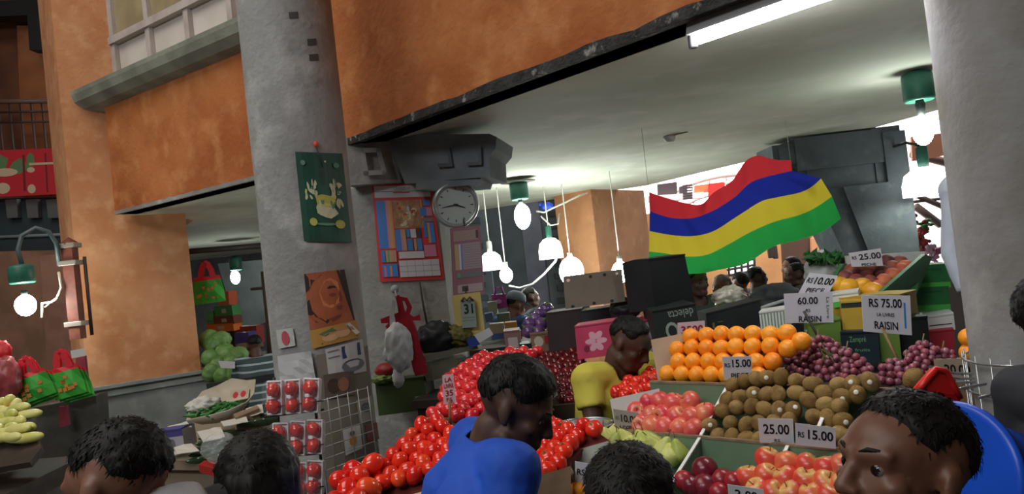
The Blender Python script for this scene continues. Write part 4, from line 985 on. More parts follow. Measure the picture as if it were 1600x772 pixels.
# darker tomatoes further back
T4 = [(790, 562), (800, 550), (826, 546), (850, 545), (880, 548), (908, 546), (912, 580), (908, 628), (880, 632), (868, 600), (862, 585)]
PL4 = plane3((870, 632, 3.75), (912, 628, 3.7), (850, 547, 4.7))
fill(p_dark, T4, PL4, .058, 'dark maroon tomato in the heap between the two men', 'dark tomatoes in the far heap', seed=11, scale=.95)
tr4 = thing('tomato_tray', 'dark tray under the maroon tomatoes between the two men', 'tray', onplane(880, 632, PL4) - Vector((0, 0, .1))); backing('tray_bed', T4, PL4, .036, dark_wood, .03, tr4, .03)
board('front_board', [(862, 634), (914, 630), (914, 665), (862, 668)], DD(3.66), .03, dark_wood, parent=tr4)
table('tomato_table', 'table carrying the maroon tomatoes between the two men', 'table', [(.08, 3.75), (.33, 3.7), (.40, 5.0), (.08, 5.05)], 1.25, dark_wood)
# small tomatoes in front of the man in yellow
T5 = [(960, 622), (964, 606), (976, 596), (1000, 590), (1018, 578), (1030, 576), (1030, 606), (1000, 614)]
PL5 = plane3((965, 620, 3.2), (1028, 606, 3.2), (1010, 582, 3.5))
fill(p_tom, T5, PL5, .058, 'red tomato in the small heap beside the man in yellow', 'tomatoes beside the man in yellow', seed=13, scale=.9)
tr5 = thing('tomato_tray', 'small tray under the tomatoes beside the man in yellow', 'tray', onplane(995, 615, PL5) - Vector((0, 0, .08))); backing('tray_bed', T5, PL5, .03, crate_m, .05, tr5, .05)
for o in protos:
    for c_ in list(o.children): bpy.data.objects.remove(c_)
    bpy.data.objects.remove(o)

# ================================================================ price signs
card = mat('sign_card', (226, 226, 236), .35, (214, 214, 224), 3); card_grey = mat('sign_card_grey', (176, 172, 170), .4); card_dim = mat('sign_card_dim', (206, 204, 210), .4); ink = mat('ink_black', (30, 28, 36), .6); ink_red = mat('ink_red', (190, 40, 60), .6); pinkcard = mat('pink_card', (222, 190, 196), .5); bluebar = mat('blue_bar', (40, 140, 220), .5)
wood_stick = mat('stick_wood', (128, 96, 64), .7); stick_dark = mat('stick_dark', (52, 44, 40), .7)
def sign(label, px4, d, lines, m=card, art=(), mats=(), stick=None, stick_m=wood_stick, nu=1, wob=0):
    c = [(px4[2][0] + px4[3][0]) / 2, (px4[2][1] + px4[3][1]) / 2]
    t = thing('price_sign', label, 'sign', P(c[0], c[1], d if not hasattr(d, '__call__') else 3))
    o, fr = board('card', px4, DD(d), .003, [m] + list(mats), art, t, nu, nu, wob)
    for ln in lines: lettering(t, fr, *ln[:6], bold=ln[6] if len(ln) > 6 else .0, turn=ln[7] if len(ln) > 7 else 0, name='lettering')
    for st in (stick or []):
        mb = MB(); mb.tube([P(*st[0]), P(*st[1])], .0055, 7); mb.build('stick', stick_m, t)
    return t
B_ = .035
def L_(s, u0, v0, u1, v1, m=None, b=.03, turn=0): return (s, u0, v0, u1, v1, m or ink, b, turn)
sign('white sign RS 15.00 standing against the oranges', [(1128.5, 558), (1174, 556.5), (1175.5, 592.7), (1132, 594)], 2.86, [L_('RS', .05, .28, .24, .45), L_('15.00', .32, .14, .96, .46), L_('PIECE', .25, .72, .86, .96)])
sign('white sign 25.00 at the front edge of the kiwis', [(1184.5, 654), (1239, 654.7), (1241, 694.7), (1188, 691.7)], 2.55, [L_('25.00', .12, .24, .86, .62), L_('RS', .42, .82, .58, .93)])
sign('white sign RS 15.00 right of the 25.00 sign, below the kiwis', [(1243, 661), (1305.5, 669), (1306, 701.5), (1244, 695.5)], 2.38, [L_('RS', .05, .38, .2, .62), L_('15.00', .3, .24, .92, .66)])
sign('white card 2.00 among the red apples at the bottom edge', [(1137, 757), (1193, 765), (1195, 800), (1140, 792)], 2.30, [L_('2', .18, .18, .34, .5), L_('.00', .40, .18, .8, .5)])
sign('grey sign 10.00 left of the pink apples', [(958, 639), (997, 645), (999, 670), (961, 668)], 2.98, [L_('RS', .06, .36, .2, .55, mat('ink_faint', (150, 146, 144), .6)), L_('10.00', .28, .26, .95, .66), L_('LIVRES', .2, .86, .95, .99)], card_grey)
sign('white card RS 10.00 at the front of the pears', [(898.4, 721), (948, 729), (948, 769), (899, 759)], 2.66, [L_('RS', .06, .28, .30, .52), L_('10.00', .42, .18, .98, .56)])
sign('large white sign 60.00 RS RAISIN on a dark stick above the grapes', [(1225, 459), (1301, 455.4), (1302.5, 504), (1227, 505)], 3.15, [L_('60.00', .27, .16, .68, .38), L_('RS', .43, .54, .52, .64), L_('RAISIN', .28, .78, .74, .97), L_('La Livre', .86, .18, .92, .86, None, .0, 90)], stick=[((1256, 486, 3.13), (1290, 548, 3.08))], stick_m=stick_dark)
sign('large white sign RS 75.00 LA LIVRES RAISIN with a blue bar', [(1346, 461), (1422, 462), (1425, 524), (1349.5, 518)], 3.0, [L_('RS 75.00', .14, .10, .81, .32), L_('LA LIVRES', .29, .47, .65, .56), L_('RAISIN', .23, .70, .71, .90)], art=[(rect(.855, .18, .895, .84), 1)], mats=[bluebar], stick=[((1379, 514, 2.98), (1402, 562, 2.86))])
sign('slanting white sign RS 10.00 PIECE left of the mangoes', [(1265, 426), (1309.6, 431), (1294, 460), (1248, 458)], 3.6, [L_('RS', .05, .24, .24, .48), L_('10.00', .32, .18, .95, .52), L_('PIECE', .2, .72, .78, .96)])
sign('white sign RS 25.00 PECHE above the crate of peaches', [(1326, 395.5), (1376, 388), (1380, 415.5), (1331, 417)], 3.9, [L_('RS', .06, .28, .2, .5), L_('25.00', .28, .2, .96, .56), L_('PECHE', .32, .8, .78, .97)], card_dim)
sign('beige sign 20.00 beside the right column, above the wire rack', [(1459, 561), (1522, 560.5), (1526, 603), (1465, 593)], 2.62, [L_('20.00', .22, .26, .86, .66)], mat('sign_card_beige', (176, 160, 140), .5))
sign('pale card with red numbers behind the orange pyramid', [(1058.7, 504.6), (1101, 501), (1102, 523), (1059.4, 526)], 3.5, [L_('3500', .12, .30, .92, .85, ink_red)], pinkcard)
sign('pink price tag on a stick at the left end of the pinkish tomatoes', [(691, 587), (708, 584), (713, 629), (693, 632)], 3.08, [L_('LA', .2, .1, .8, .25, ink_red), L_('LIVRE', .1, .32, .9, .46, ink_red), L_('35', .2, .54, .8, .74, ink_red), L_('RS', .25, .8, .7, .92, ink_red)], pinkcard, stick=[((702, 624, 3.07), (704, 668, 3.05))])
# ================================================================ cartons, crates and goods on the right
def DLR(x0, x1, dl, dr): return lambda px, py: P(px, py, dl + (dr - dl) * (px - x0) / (x1 - x0))
def carton(name, label, px4, dl, dr, L, m, cat='box', art=(), mats=(), away=None, words=(), group=None, flat_top=None):
    xs = [(px4[0][0] + px4[3][0]) / 2, (px4[1][0] + px4[2][0]) / 2]; sf = DLR(xs[0], xs[1], dl, dr); fr = Frame(px4, sf)
    q = [fr.at(0, 0), fr.at(1, 0), fr.at(1, 1), fr.at(0, 1)]
    aw = -fr.normal(.5, .5); aw.z = 0; aw.normalize()
    if away is not None: aw = Vector(away).normalized()
    c = (q[2] + q[3]) / 2 + aw * L / 2
    t = thing(name, label, cat, Vector((c.x, c.y, min(q[2].z, q[3].z))), group)
    mb = MB(); mb.hexa([p + aw * L for p in q], q)
    for k, (poly_, mi) in enumerate(art): mb.face([fr.at(u, v, .0012 + .0002 * k) for u, v in poly_], mi)
    mb.build('carton_body', [m] + list(mats), t, recalc=False)
    # lid flaps / folded rim along the top edge
    mb = MB(); up = (q[0] - q[3]).normalized()
    mb.hexa([q[0] - aw * .004, q[1] - aw * .004, q[1] + aw * (L + .004), q[0] + aw * (L + .004)], [q[0] - aw * .004 + up * .008, q[1] - aw * .004 + up * .008, q[1] + aw * (L * .49) + up * .012, q[0] + aw * (L * .49) + up * .012]); mb.build('lid', flat_top or m, t)
    for w_ in words: lettering(t, fr, *w_[:6], turn=w_[6] if len(w_) > 6 else 0)
    return t, fr, q, aw
g_dark = mat('carton_green', (34, 112, 58), .5, (26, 92, 48), 6); g_lite = mat('carton_light_green', (70, 170, 66), .5); navy = mat('carton_navy', (26, 46, 58), .5, (20, 38, 50), 6); y_card = mat('carton_yellow', (188, 156, 50), .55, (170, 140, 44), 5)
white_c = mat('carton_white', (206, 208, 204), .55); red_c = mat('carton_red', (170, 36, 48), .55); kraft = mat('kraft_card', (150, 124, 96), .7, (128, 104, 80), 6); black_c = mat('carton_black', (34, 38, 40), .55, (26, 30, 32), 5); maroon = mat('carton_maroon', (58, 42, 46), .6, (48, 34, 38), 5); pink_c = mat('carton_pink', (206, 66, 104), .55, (186, 54, 92), 6); txt_green = mat('ink_green', (120, 180, 130), .6); olive = mat('carton_olive', (92, 122, 46), .55)
# plinth behind the grapes on which the crates stand
pl = table('crate_table', 'table carrying the green and yellow fruit crates behind the grapes', 'table', [(1.3, 3.45), (1.74, 3.25), (2.4, 4.6), (1.75, 4.9)], 1.30, dark_wood)
carton('fruit_carton', 'dark navy printed carton directly behind the grapes, under the yellow one', [(1313, 521), (1372, 519), (1376, 566), (1318, 568)], 3.45, 3.4, .3, navy, words=[(('Zempré'), .22, .12, .66, .36, txt_green), ('de fruits', .0 + .1, .52, .74, .62, txt_green)])
carton('fruit_carton', 'green carton between the navy carton and the black carton', [(1373, 516), (1404, 512), (1409, 562), (1377, 566)], 3.43, 3.4, .3, olive)
carton('fruit_carton', 'black carton right of the second grape sign stick', [(1405, 500), (1449, 496), (1455, 552), (1410, 560)], 3.45, 3.45, .3, black_c)
carton('fruit_carton', 'olive green carton left of the yellow carton, above the purple grapes', [(1262, 508), (1313, 500), (1318, 560), (1268, 564)], 3.5, 3.46, .3, olive)
carton('fruit_carton', 'yellow carton behind the two large grape signs', [(1314, 474), (1405, 468), (1408, 519), (1317, 521)], 3.5, 3.42, .3, y_card, art=[(rect(.0, .0, .35, .16), 1)], mats=[black_c])
carton('fruit_carton', 'yellow carton end right of the blue barred sign, with dark hand hole', [(1405, 462), (1431, 455), (1436, 496), (1409, 502)], 3.42, 3.6, .3, y_card, art=[(oval(.3, .14, .26, .14), 1)], mats=[black_c])
carton('fruit_carton', 'white lidded carton with a green band, under the mangoes', [(1300, 462), (1341, 457), (1344, 476), (1303, 481)], 3.6, 3.55, .25, white_c, art=[(rect(0, .55, 1, 1), 1)], mats=[g_lite])
carton('fruit_carton', 'pale striped carton left of the sixty rupee sign', [(1186, 490), (1227, 484), (1230, 516), (1190, 521)], 3.7, 3.65, .25, white_c, art=[(rect(.06 + k * .12, .05, .11 + k * .12, 1), 1) for k in range(8)], mats=[mat('stripe_green', (110, 140, 110), .6)])
for i, (y, lab) in enumerate(((417, 'topmost green carton of the stack beside the grey shirt'), (452, 'lower green carton of the stack beside the grey shirt'))):
    carton('produce_crate', lab, [(1427 + i * 2, y), (1482, y - 3), (1486, y + 32), (1429 + i * 3, y + 35)], 4.2, 4.15, .34, g_dark, cat='crate', art=[(rect(0, .74, 1, 1), 1), (rect(.18, .12, .8, .2), 2)], mats=[g_lite, mat('crate_shadow_green', (24, 84, 44), .5)], words=())
carton('produce_crate', 'white carton with black line under the stack of green cartons', [(1446, 497), (1490, 491), (1493, 515), (1449, 519)], 4.0, 3.95, .3, white_c, cat='crate', art=[(rect(.1, .55, .9, .62), 1)], mats=[black_c])
carton('produce_crate', 'dark red crate below the white carton beside the grey shirt', [(1449, 520), (1490, 516), (1494, 562), (1453, 566)], 3.95, 3.9, .3, red_c, cat='crate')
# crate of peaches: sloped green tray
tp = thing('peach_crate', 'tilted green crate of peaches and mangoes behind the big signs', 'crate', P(1370, 465, 3.8))
PP = plane3((1300, 470, 3.65), (1430, 462, 3.7), (1380, 404, 4.15))
backing('crate_floor', [(1300, 472), (1430, 464), (1446, 398), (1322, 412)], PP, .045, g_dark, .02, tp)
board('side_wall', [(1376, 458), (1446, 397), (1457, 402), (1430, 466)], DLR(1376, 1457, 3.62, 4.1), .02, g_dark, parent=tp)
board('side_wall', [(1290, 462), (1318, 412), (1324, 412), (1302, 470)], DLR(1290, 1324, 3.7, 4.1), .02, g_dark, parent=tp)
board('back_wall', [(1322, 400), (1446, 393), (1440, 412), (1324, 416)], DD(4.2), .02, white_c, parent=tp)
peach_m = objrand('peach_skin', [(112, 50, 52), (134, 62, 58), (98, 42, 50), (150, 78, 62)], rough=.6, spots=(180, 100, 70), scale=18)
peach_l = objrand('light_peach_skin', [(206, 106, 70), (216, 124, 76)], rough=.6, spots=(170, 70, 60), scale=18)
mango_m = objrand('mango_skin', [(226, 160, 30), (236, 178, 50)], rough=.4, spots=(206, 130, 30), scale=16)
pm = fruit_mesh('peach', plum_f); pm.materials.append(peach_m); pm2 = fruit_mesh('peach', plum_f); pm2.materials.append(peach_l)
mg = fruit_mesh('mango', lambda n: (n.x * .045, n.y * .038, n.z * .058 + .008 * n.x)); mg.materials.append(mango_m)
c3 = lambda x, y: (1180 + x / 3.51, 340 + y / 3.51)
spots = [(530, 295, 0, 'leftmost of the back peaches'), (497, 330, 0, 'left one just above the mangoes'), (602, 300, 0, 'second from the left at the back'), (692, 300, 0, 'big one below the middle of the 25.00 sign'), (555, 352, 0, 'small dark one behind the mangoes'), (632, 358, 0, 'front one in the middle of the crate'), (724, 243, 0, 'uppermost, right of the 25.00 sign'), (795, 248, 0, 'uppermost at the right back'), (752, 275, 0, 'behind the pale peaches'), (640, 262, 0, 'just under the 25.00 sign'),
         (705, 350, 1, 'front one of the pale peaches'), (752, 318, 1, 'second of the pale peaches from the front'), (800, 290, 1, 'pale one near the green side'), (825, 272, 1, 'pale one furthest back at the green side'), (680, 385, 1, 'lowest pale one')]
for x, y, k, l in spots:
    o = link('peach', pm2 if k else pm, None, onplane(*c3(x, y), PP)); o.rotation_euler = rrot(1.5); o.scale = (1.02,) * 3
    tag(o, ('pale orange peach, ' if k else 'dusky red peach, ') + l, 'fruit', 'peaches in the tilted crate')
for x, y, l in ((465, 372, 'yellow mango leftmost, beside the 10.00 piece sign'), (505, 380, 'yellow mango second from left in the tilted crate'), (575, 378, 'yellow mango in the middle front of the tilted crate'), (640, 402, 'yellow mango lowest, at the white lidded carton')):
    o = link('mango', mg, None, onplane(*c3(x, y), PP)); o.rotation_euler = rrot(1.5); tag(o, l, 'fruit', 'mangoes in the tilted crate')
# herbs in a pale bag with a pink bucket
t = thing('herb_bag', 'pale bag of leafy green herbs below the end of the flag', 'bag', P(1285, 432, 4.6))
def lump(name, px, py, d, rx, ry, m, parent=None, n=.25, f=2.2, sub=4, seed=0, flat=1.0):
    """crumpled lump of rx by ry picture units at distance d"""
    c = P(px, py, d); k = d / FPX; mb = MB(); vs = mb.ball((0, 0, 0), 1, sub)
    for v in vs:
        q = v.co.copy(); a = 1 + n * noise.noise(q * f + Vector((seed, px * .1, py * .1))) + n * .4 * noise.noise(q * f * 2.7 + Vector((seed, 0, 5)))
        v.co = c + Vector((q.x * rx * k * a, q.y * (rx + ry) * .5 * k * a * flat, q.z * ry * k * a))
    return mb.build(name, m, parent)
lump('bag_body', 1283, 424, 4.6, 26, 24, white_c, t, .15, seed=2)
lump('bag_knot', 1280, 400, 4.62, 14, 9, white_c, t, .4, seed=3)
c_ = P(1285, 444, 4.6); mb = MB(); mb.box((c_.x, c_.y + .02, c_.z / 2 - .0), (.24, .2, c_.z)); tag(mb.build('herb_stand', mat('stand_dark', (44, 40, 38), .7)), 'dark box under the bag of herbs', 'box')
leaf_m = mat('herb_leaf', (52, 122, 48), .6, (34, 88, 34), 20)
mb = MB()
for i in range(160):
    p = P(1262 + random.random() * 52, 408 - random.random() * 10 + random.gauss(0, 2), 4.5 + random.uniform(-.06, .1)); a = random.uniform(0, 6.28); L = random.uniform(.02, .04); u = Vector((math.cos(a), random.uniform(-.5, .5), math.sin(a))) * L; w_ = Vector((-math.sin(a), .3, math.cos(a))) * L * .4
    mb.face([p - u, p + w_, p + u, p - w_ + Vector((0, .006, 0))])
mb.build('herb_leaves', leaf_m, t, recalc=False)
c = P(1313, 428, 4.7); mb = MB(); mb.lathe([(.055, 0), (.07, .10), (.074, .10), (.066, .1), (.05, .01)], Matrix.Translation(c), 24, (True, True)); bkt = mb.build('plastic_bucket', mat('bucket_pink', (150, 60, 70), .5)); tag(bkt, 'small dull pink bucket beside the bag of herbs', 'bucket')
# dark sacking with wrapped greens left of the signs
o = lump('dark_sack', 1212, 468, 4.3, 42, 26, mat('sack_dark', (34, 38, 40), .7, (48, 52, 52), 5), None, .2, seed=6); tag(o, 'dark lumpy sack left of the slanting 10.00 sign', 'sack')
o = lump('leafy_greens', 1150, 482, 4.2, 34, 10, leaf_m, None, .5, 4, seed=8); tag(o, 'low heap of dark leafy greens behind the orange pyramid', 'vegetables')
o = lump('wrapped_produce', 1140, 464, 4.4, 26, 16, mat('film_wrap', (176, 170, 150), .2, (210, 206, 190), 18, spec=.8), None, .35, 3, seed=9); tag(o, 'pale film wrapped bundle behind the orange pyramid', 'bundle')
mb = MB(); mb.tube([P(1180, 486, 4.1), P(1200, 478, 4.1), P(1226, 470, 4.1)], .012, 6); mb.tube([P(1165, 492, 4.1), P(1180, 486, 4.1)], .012, 6)
tag(mb.build('pale_rail', mat('rail_pale', (170, 176, 176), .4)), 'pale rail sloping up behind the orange pyramid', 'rail')
table('back_table', 'dark table under the sack and greens behind the oranges', 'table', [(.95, 3.95), (1.26, 3.7), (1.68, 4.85), (1.2, 5.1)], 1.42, dark_wood)

# ---------------------------------------------------------------- cartons in the middle
dpale = mat('ink_pale', (150, 160, 150), .6)
carton('black_carton', 'big black carton leaning, in front of the lower left flag corner', [(1013, 407), (1070, 399), (1086, 476), (1024, 486)], 4.0, 4.15, .17, black_c, away=(-.70, .70, 0))
t = thing('black_carton', 'dark green carton with upside down lettering behind the oranges', 'box', P(1060, 530, 3.85))
o, fr = board('carton_body', [(1018, 486), (1086, 474), (1097, 528), (1032, 540)], DD(3.85), .3, [mat('carton_dark_green', (30, 42, 40), .55), dpale], [(oval(.36, .66, .16, .26), 1), (oval(.36, .66, .10, .17), 0), (rect(.22, .74, .28, .99), 1)], t)
lettering(t, fr, 'delecta', .34, .10, .92, .34, dpale, 180); mb = MB(); mb.hexa([fr.at(0, .0, .003), fr.at(1, 0, .003), fr.at(1, .03, .003), fr.at(0, .03, .003)], [fr.at(0, .0, .006), fr.at(1, 0, .006), fr.at(1, .03, .006), fr.at(0, .03, .006)]); mb.build('flap', black_c, t)
carton('black_carton', 'low black carton with faint print between the oranges and the sack', [(1103, 492), (1188, 470), (1190, 510), (1106, 520)], 4.0, 4.0, .25, black_c, art=[(rect(.1, .5, .14, .8), 1), (rect(.2, .5, .3, .54), 1)], mats=[mat('faint_gold', (120, 100, 60), .6)])
t = thing('cardboard_sheet', 'grey brown cardboard tray standing on edge below the brown pillar', 'cardboard', P(930, 480, 4.2))
sheet = mat('sheet_grey', (128, 120, 108), .7, (112, 104, 92), 4)
sl_ = lambda px, py: P(px, py, 4.2)
o, fr = board('sheet', [(880, 433), (971.6, 421.5), (977, 471), (884, 483)], sl_, .012, [sheet, mat('notch_dark', (36, 34, 34), .7), mat('notch_lit', (240, 226, 200), .6)], [(oval(.46, .09, .03, .05), 1), (oval(.70, .09, .03, .05), 1), (oval(.08, .12, .03, .05), 2), (oval(.91, .1, .025, .04), 2), (oval(.48, .93, .03, .05), 1), (oval(.12, .95, .03, .05), 1), (oval(.78, .93, .03, .05), 1)], t)
mb = MB(); mb.hexa([fr.at(0, -.01), fr.at(1, -.01), fr.at(1, .01), fr.at(0, .01)], [fr.at(0, -.01) + Vector((0, .1, 0)), fr.at(1, -.01) + Vector((0, .1, 0)), fr.at(1, .01) + Vector((0, .1, 0)), fr.at(0, .01) + Vector((0, .1, 0))]); mb.build('folded_edge', sheet, t)
carton('maroon_carton', 'dark maroon carton right of the purple vegetables', [(853, 491), (908, 484), (912, 546), (858, 550)], 4.55, 4.5, .35, maroon)
carton('dark_carton', 'dark blue grey carton under the cardboard sheet', [(908, 488), (958, 481), (962, 508), (911, 514)], 4.45, 4.4, .3, mat('carton_slate', (50, 58, 64), .6, (42, 48, 54), 5))
o = lump('dark_bag', 978, 482, 4.3, 26, 18, mat('bag_slate', (38, 46, 54), .6, (30, 38, 44), 6), None, .2, seed=12); tag(o, 'dark bag slumped between the cardboard sheet and the black carton', 'bag')
carton('pink_carton', 'pink carton with white leaf motif left of the man in yellow', [(898, 512), (960, 503), (965, 554), (903, 562)], 4.1, 4.05, .3, pink_c, art=[(oval(.5 + .14 * math.cos(k * 1.05), .5 + .2 * math.sin(k * 1.05), .14, .09, 10, k * 1.05), 1) for k in range(6)] + [(oval(.42, .34, .08, .14), 1), (oval(.25, .7, .07, .1), 2)], mats=[mat('motif_white', (226, 170, 186), .6), mat('motif_dark', (120, 36, 66), .6)])
carton('pink_carton', 'pink and white carton right of the head of the man in yellow', [(998, 506), (1031, 497), (1036, 556), (1003, 562)], 4.05, 4.1, .3, pink_c, art=[(rect(0, 0, 1, .48), 1), (rect(.2, .2, .85, .24), 2), (rect(.5, .3, .9, .34), 2), (oval(.4, .8, .25, .08), 1)], mats=[mat('panel_white', (206, 196, 200), .6), mat('print_grey', (130, 120, 126), .6)])
table('box_table', 'dark table carrying the pink and maroon cartons', 'table', [(.42, 4.05), (.9, 3.95), (.93, 4.8), (.62, 5.1)], 1.36, dark_wood)
egg_m = objrand('purple_skin', [(88, 56, 110), (104, 68, 124), (74, 44, 96)], rough=.25, spots=(140, 104, 150), scale=14, coat=.3)
em = fruit_mesh('eggplant', lambda n: (n.x * .045, n.y * .045, n.z * .04)); em.materials.append(egg_m)
t_e = lambda x, y: (780 + x / 4.29, 380 + y / 4.29)
for x, y, l in ((318, 440, 'topmost in the heap'), (275, 478, 'just below the topmost'), (205, 540, 'left in the middle of the heap'), (280, 540, 'against the maroon carton'), (200, 592, 'lowest at the left'), (262, 594, 'lowest in front'), (240, 510, 'in the centre of the heap')):
    o = link('eggplant', em, None, P(*t_e(x, y), 4.7 + (600 - y) * .001)); o.rotation_euler = rrot(1); o.scale = (1.0,) * 3
    mb = MB(); mb.lathe([(.02, .034), (.012, .042), (.004, .05), (.003, .062)], Matrix.Translation(wloc(o)), 8); mb.build('stalk', mat('egg_stalk', (96, 104, 66), .7), o, origin=wloc(o))
    tag(o, 'round purple eggplant, ' + l, 'vegetable', 'purple eggplants beside the maroon carton')
carton('eggplant_crate', 'pale printed box under the purple eggplants', [(828, 524), (858, 521), (862, 548), (833, 551)], 4.6, 4.6, .3, kraft, art=[(oval(.4, .4, .25, .3), 1), (rect(.72, .1, .98, .6), 2)], mats=[mat('print_pale', (206, 200, 186), .6), red_c])
carton('card_box', 'pinkish brown carton left of the pale printed box', [(787, 520), (812, 517), (816, 546), (791, 549)], 4.8, 4.8, .3, mat('carton_rose', (140, 104, 100), .6), art=[(rect(.2, .3, .8, .9), 1)], mats=[mat('glossy_pale', (200, 186, 180), .3)])
carton('card_box', 'small teal dark box between the rose carton and the eggplants', [(812, 540), (832, 538), (834, 550), (814, 551)], 4.65, 4.65, .2, navy)
# goods at the middle stalls further back
t = thing('stall_bag', 'purple shopping bag hanging behind the block calendar', 'bag', P(778, 478, 7.5))
o, fr = board('bag_body', [(768, 461), (790, 459), (793, 481), (770, 483)], DD(7.5), .06, [mat('bag_magenta', (150, 50, 130), .6), mat('bag_print', (226, 150, 206), .6)], [(oval(.45, .5, .2, .16), 1)], t)
mb = MB(); mb.tube([P(773, 461, 7.5), P(776, 449, 7.5), P(784, 449, 7.5), P(787, 460, 7.5)], .012, 6); mb.build('handle', mat('bag_magenta', (150, 50, 130), .6), t)
shelf_m = mat('stall_goods_grey', (110, 118, 112), .7)
cols = [((150, 156, 130), 'pale green'), ((92, 110, 96), 'grey green'), ((190, 180, 150), 'cream'), ((206, 150, 70), 'amber'), ((70, 90, 130), 'blue'), ((160, 70, 60), 'brick red')]
for i, (x, y, w_, h_, d) in enumerate(((762, 474, 14, 20, 7.4), (776, 492, 20, 16, 7.2), (765, 508, 22, 14, 6.9), (789, 506, 18, 16, 6.8), (757, 492, 12, 12, 7.1), (800, 520, 14, 12, 6.6))):
    carton('goods_box', cols[i][1] + ' goods box in the stall between calendar and man with cap', [(x, y), (x + w_, y - 2), (x + w_ + 2, y + h_ - 2), (x + 2, y + h_)], d, d, .2, mat('goods_' + cols[i][1], cols[i][0], .6))
table('goods_stall', 'stall table behind the block calendar with boxes of goods', 'table', [(-.45, 6.4), (.25, 6.4), (.25, 7.15), (-.45, 7.15)], 1.30, dark_wood)
mb = MB(); a = P(748, 340, 12); 
for i, (px, d) in enumerate(((745, 12.5), (852, 13.0), (790, 13.5))):
    q = P(px + (20 if i == 1 else 0), 400, d); st = thing('block_pier', ['grey pier with ladder of dark vents beside the wall clock', 'grey pier with stepped dark vents left of the brown pillar', 'broad bluish pier between the two hanging lamps'][i], 'pier', Vector((q.x, q.y, 0)))
    mb = MB(); mb.box((q.x, q.y + .3, 1.7), (.42 if i < 2 else .7, .5, 3.4), bevel=.01); mb.build('pier_body', mat('pier_grey', (92, 100, 108), .7, (78, 86, 94), 3), st)
    if i < 2:
        for k in range(9):
            mb = MB(); mb.box((q.x + .02 * (k % 2), q.y + .03, 1.3 + k * .21), (.2, .06, .1), bevel=.01); mb.build('vent', mat('vent_dark', (52, 58, 64), .6), st)
    if i == 2: st['kind'] = 'structure'
# goods behind the red pouch: dark bag, mixed heap, green box
o = lump('dark_bag', 684, 529, 5.02, 34, 28, mat('bag_black', (28, 30, 34), .55, (20, 22, 26), 6), None, .18, seed=20); tag(o, 'black bag on the counter behind the hanging red cloth', 'bag')
o = lump('vegetable_heap', 718, 524, 5.0, 24, 18, mat('heap_olive', (120, 110, 40), .7, (70, 70, 30), 40), None, .35, 5, seed=21); tag(o, 'olive and yellow heap of small vegetables under the block calendar', 'vegetables')['kind'] = 'stuff'
carton('green_crate', 'dark green crate below the hanging red cloth', [(586, 598), (662, 590), (668, 640), (592, 650)], 4.98, 4.92, .2, mat('crate_olive_green', (66, 86, 44), .6, (54, 72, 38), 4), cat='crate', art=[(rect(.78, .55, .92, .85), 1)], mats=[mat('label_pale', (150, 150, 136), .6)])
o, _ = board('counter_edge', [(660, 556), (745, 538), (747, 545), (662, 566)], DLR(660, 747, 4.86, 5.0), .15, mat('counter_grey', (126, 122, 106), .6)); tag(o, 'pale counter edge sloping up under the black bag', 'counter')
carton('wrapped_carton', 'olive carton in clear wrap under the pale counter edge', [(662, 572), (728, 558), (734, 582), (668, 596)], 4.9, 5.0, .2, mat('carton_wrap', (118, 116, 94), .3, (140, 138, 120), 10))
o = lump('melon', 606, 578, 5.0, 20, 12, mat('melon_red', (150, 30, 36), .5), None, .06, seed=23); tag(o, 'dark red round produce behind the hanging white bag', 'fruit')
o = lump('cut_greens', 600, 592, 4.97, 22, 7, mat('greens_pale', (130, 150, 80), .6, (90, 120, 60), 20), None, .3, 4, seed=24); tag(o, 'pale cut greens lying on the dark green crate', 'vegetables')
for x, y, d, l in ((738, 562, 4.6, 'left'), (752, 556, 4.7, 'middle'), (727, 568, 4.5, 'lowest')):
    o = lump('dark_cucumber', x, y, d, 12, 6, mat('cuke_dark', (28, 48, 38), .4), None, .06, seed=x); tag(o, 'dark green vegetable beside the pinkish tomatoes, %s of three' % l, 'vegetable', 'dark vegetables beside the pinkish tomatoes')
c_ = P(742, 574, 4.5); mb = MB(); mb.box((c_.x, c_.y, c_.z / 2), (.22, .34, c_.z)); tag(mb.build('dark_crate', black_c), 'dark crate under the green vegetables beside the pinkish tomatoes', 'crate')
table('counter_table', 'dark counter below the black bag and green crate', 'table', [(-.72, 4.75), (-.15, 4.6), (-.2, 5.1), (-.66, 5.15)], 1.20, dark_wood)

# ================================================================ posters and papers on the columns
cream = mat('petal_cream', (206, 206, 168), .6); yel = mat('petal_yellow', (196, 190, 90), .6); pgreen = mat('poster_green', (30, 84, 66), .5, (22, 68, 56), 5); pdark = mat('poster_dark_green', (20, 58, 52), .5); pmid = mat('poster_mid', (96, 140, 120), .6)
rnd = random.Random(4); art = [(rect(.0, .88, 1, .9), 2), (rect(.47, .0, .56, .36), 2)]
for i in range(60):
    t_ = rnd.uniform(0, 6.28); r_ = rnd.uniform(.4, 1); u, v = .54 + .40 * r_ * math.cos(t_), .45 + .17 * r_ * math.sin(t_) * (1.2 if math.sin(t_) > 0 else .9)
    if v < .42 and abs(u - .52) < .14: continue
    art.append((oval(u, v, rnd.uniform(.02, .07), rnd.uniform(.012, .034), 7, rnd.uniform(0, 3), .3), rnd.choice([1, 1, 1, 3])))
art += [(oval(.52, .54, .2, .07, 14, 0, .1), 4), (oval(.52, .66, .22, .07, 12, .1, .15), 1), (oval(.24, .78, .08, .045), 4), (oval(.78, .8, .1, .05), 4), (oval(.5, .80, .2, .02), 3), (oval(.14, .12, .05, .03), 3), (oval(.82, .14, .06, .03), 3), (oval(.6, .1, .02, .012), 1)]
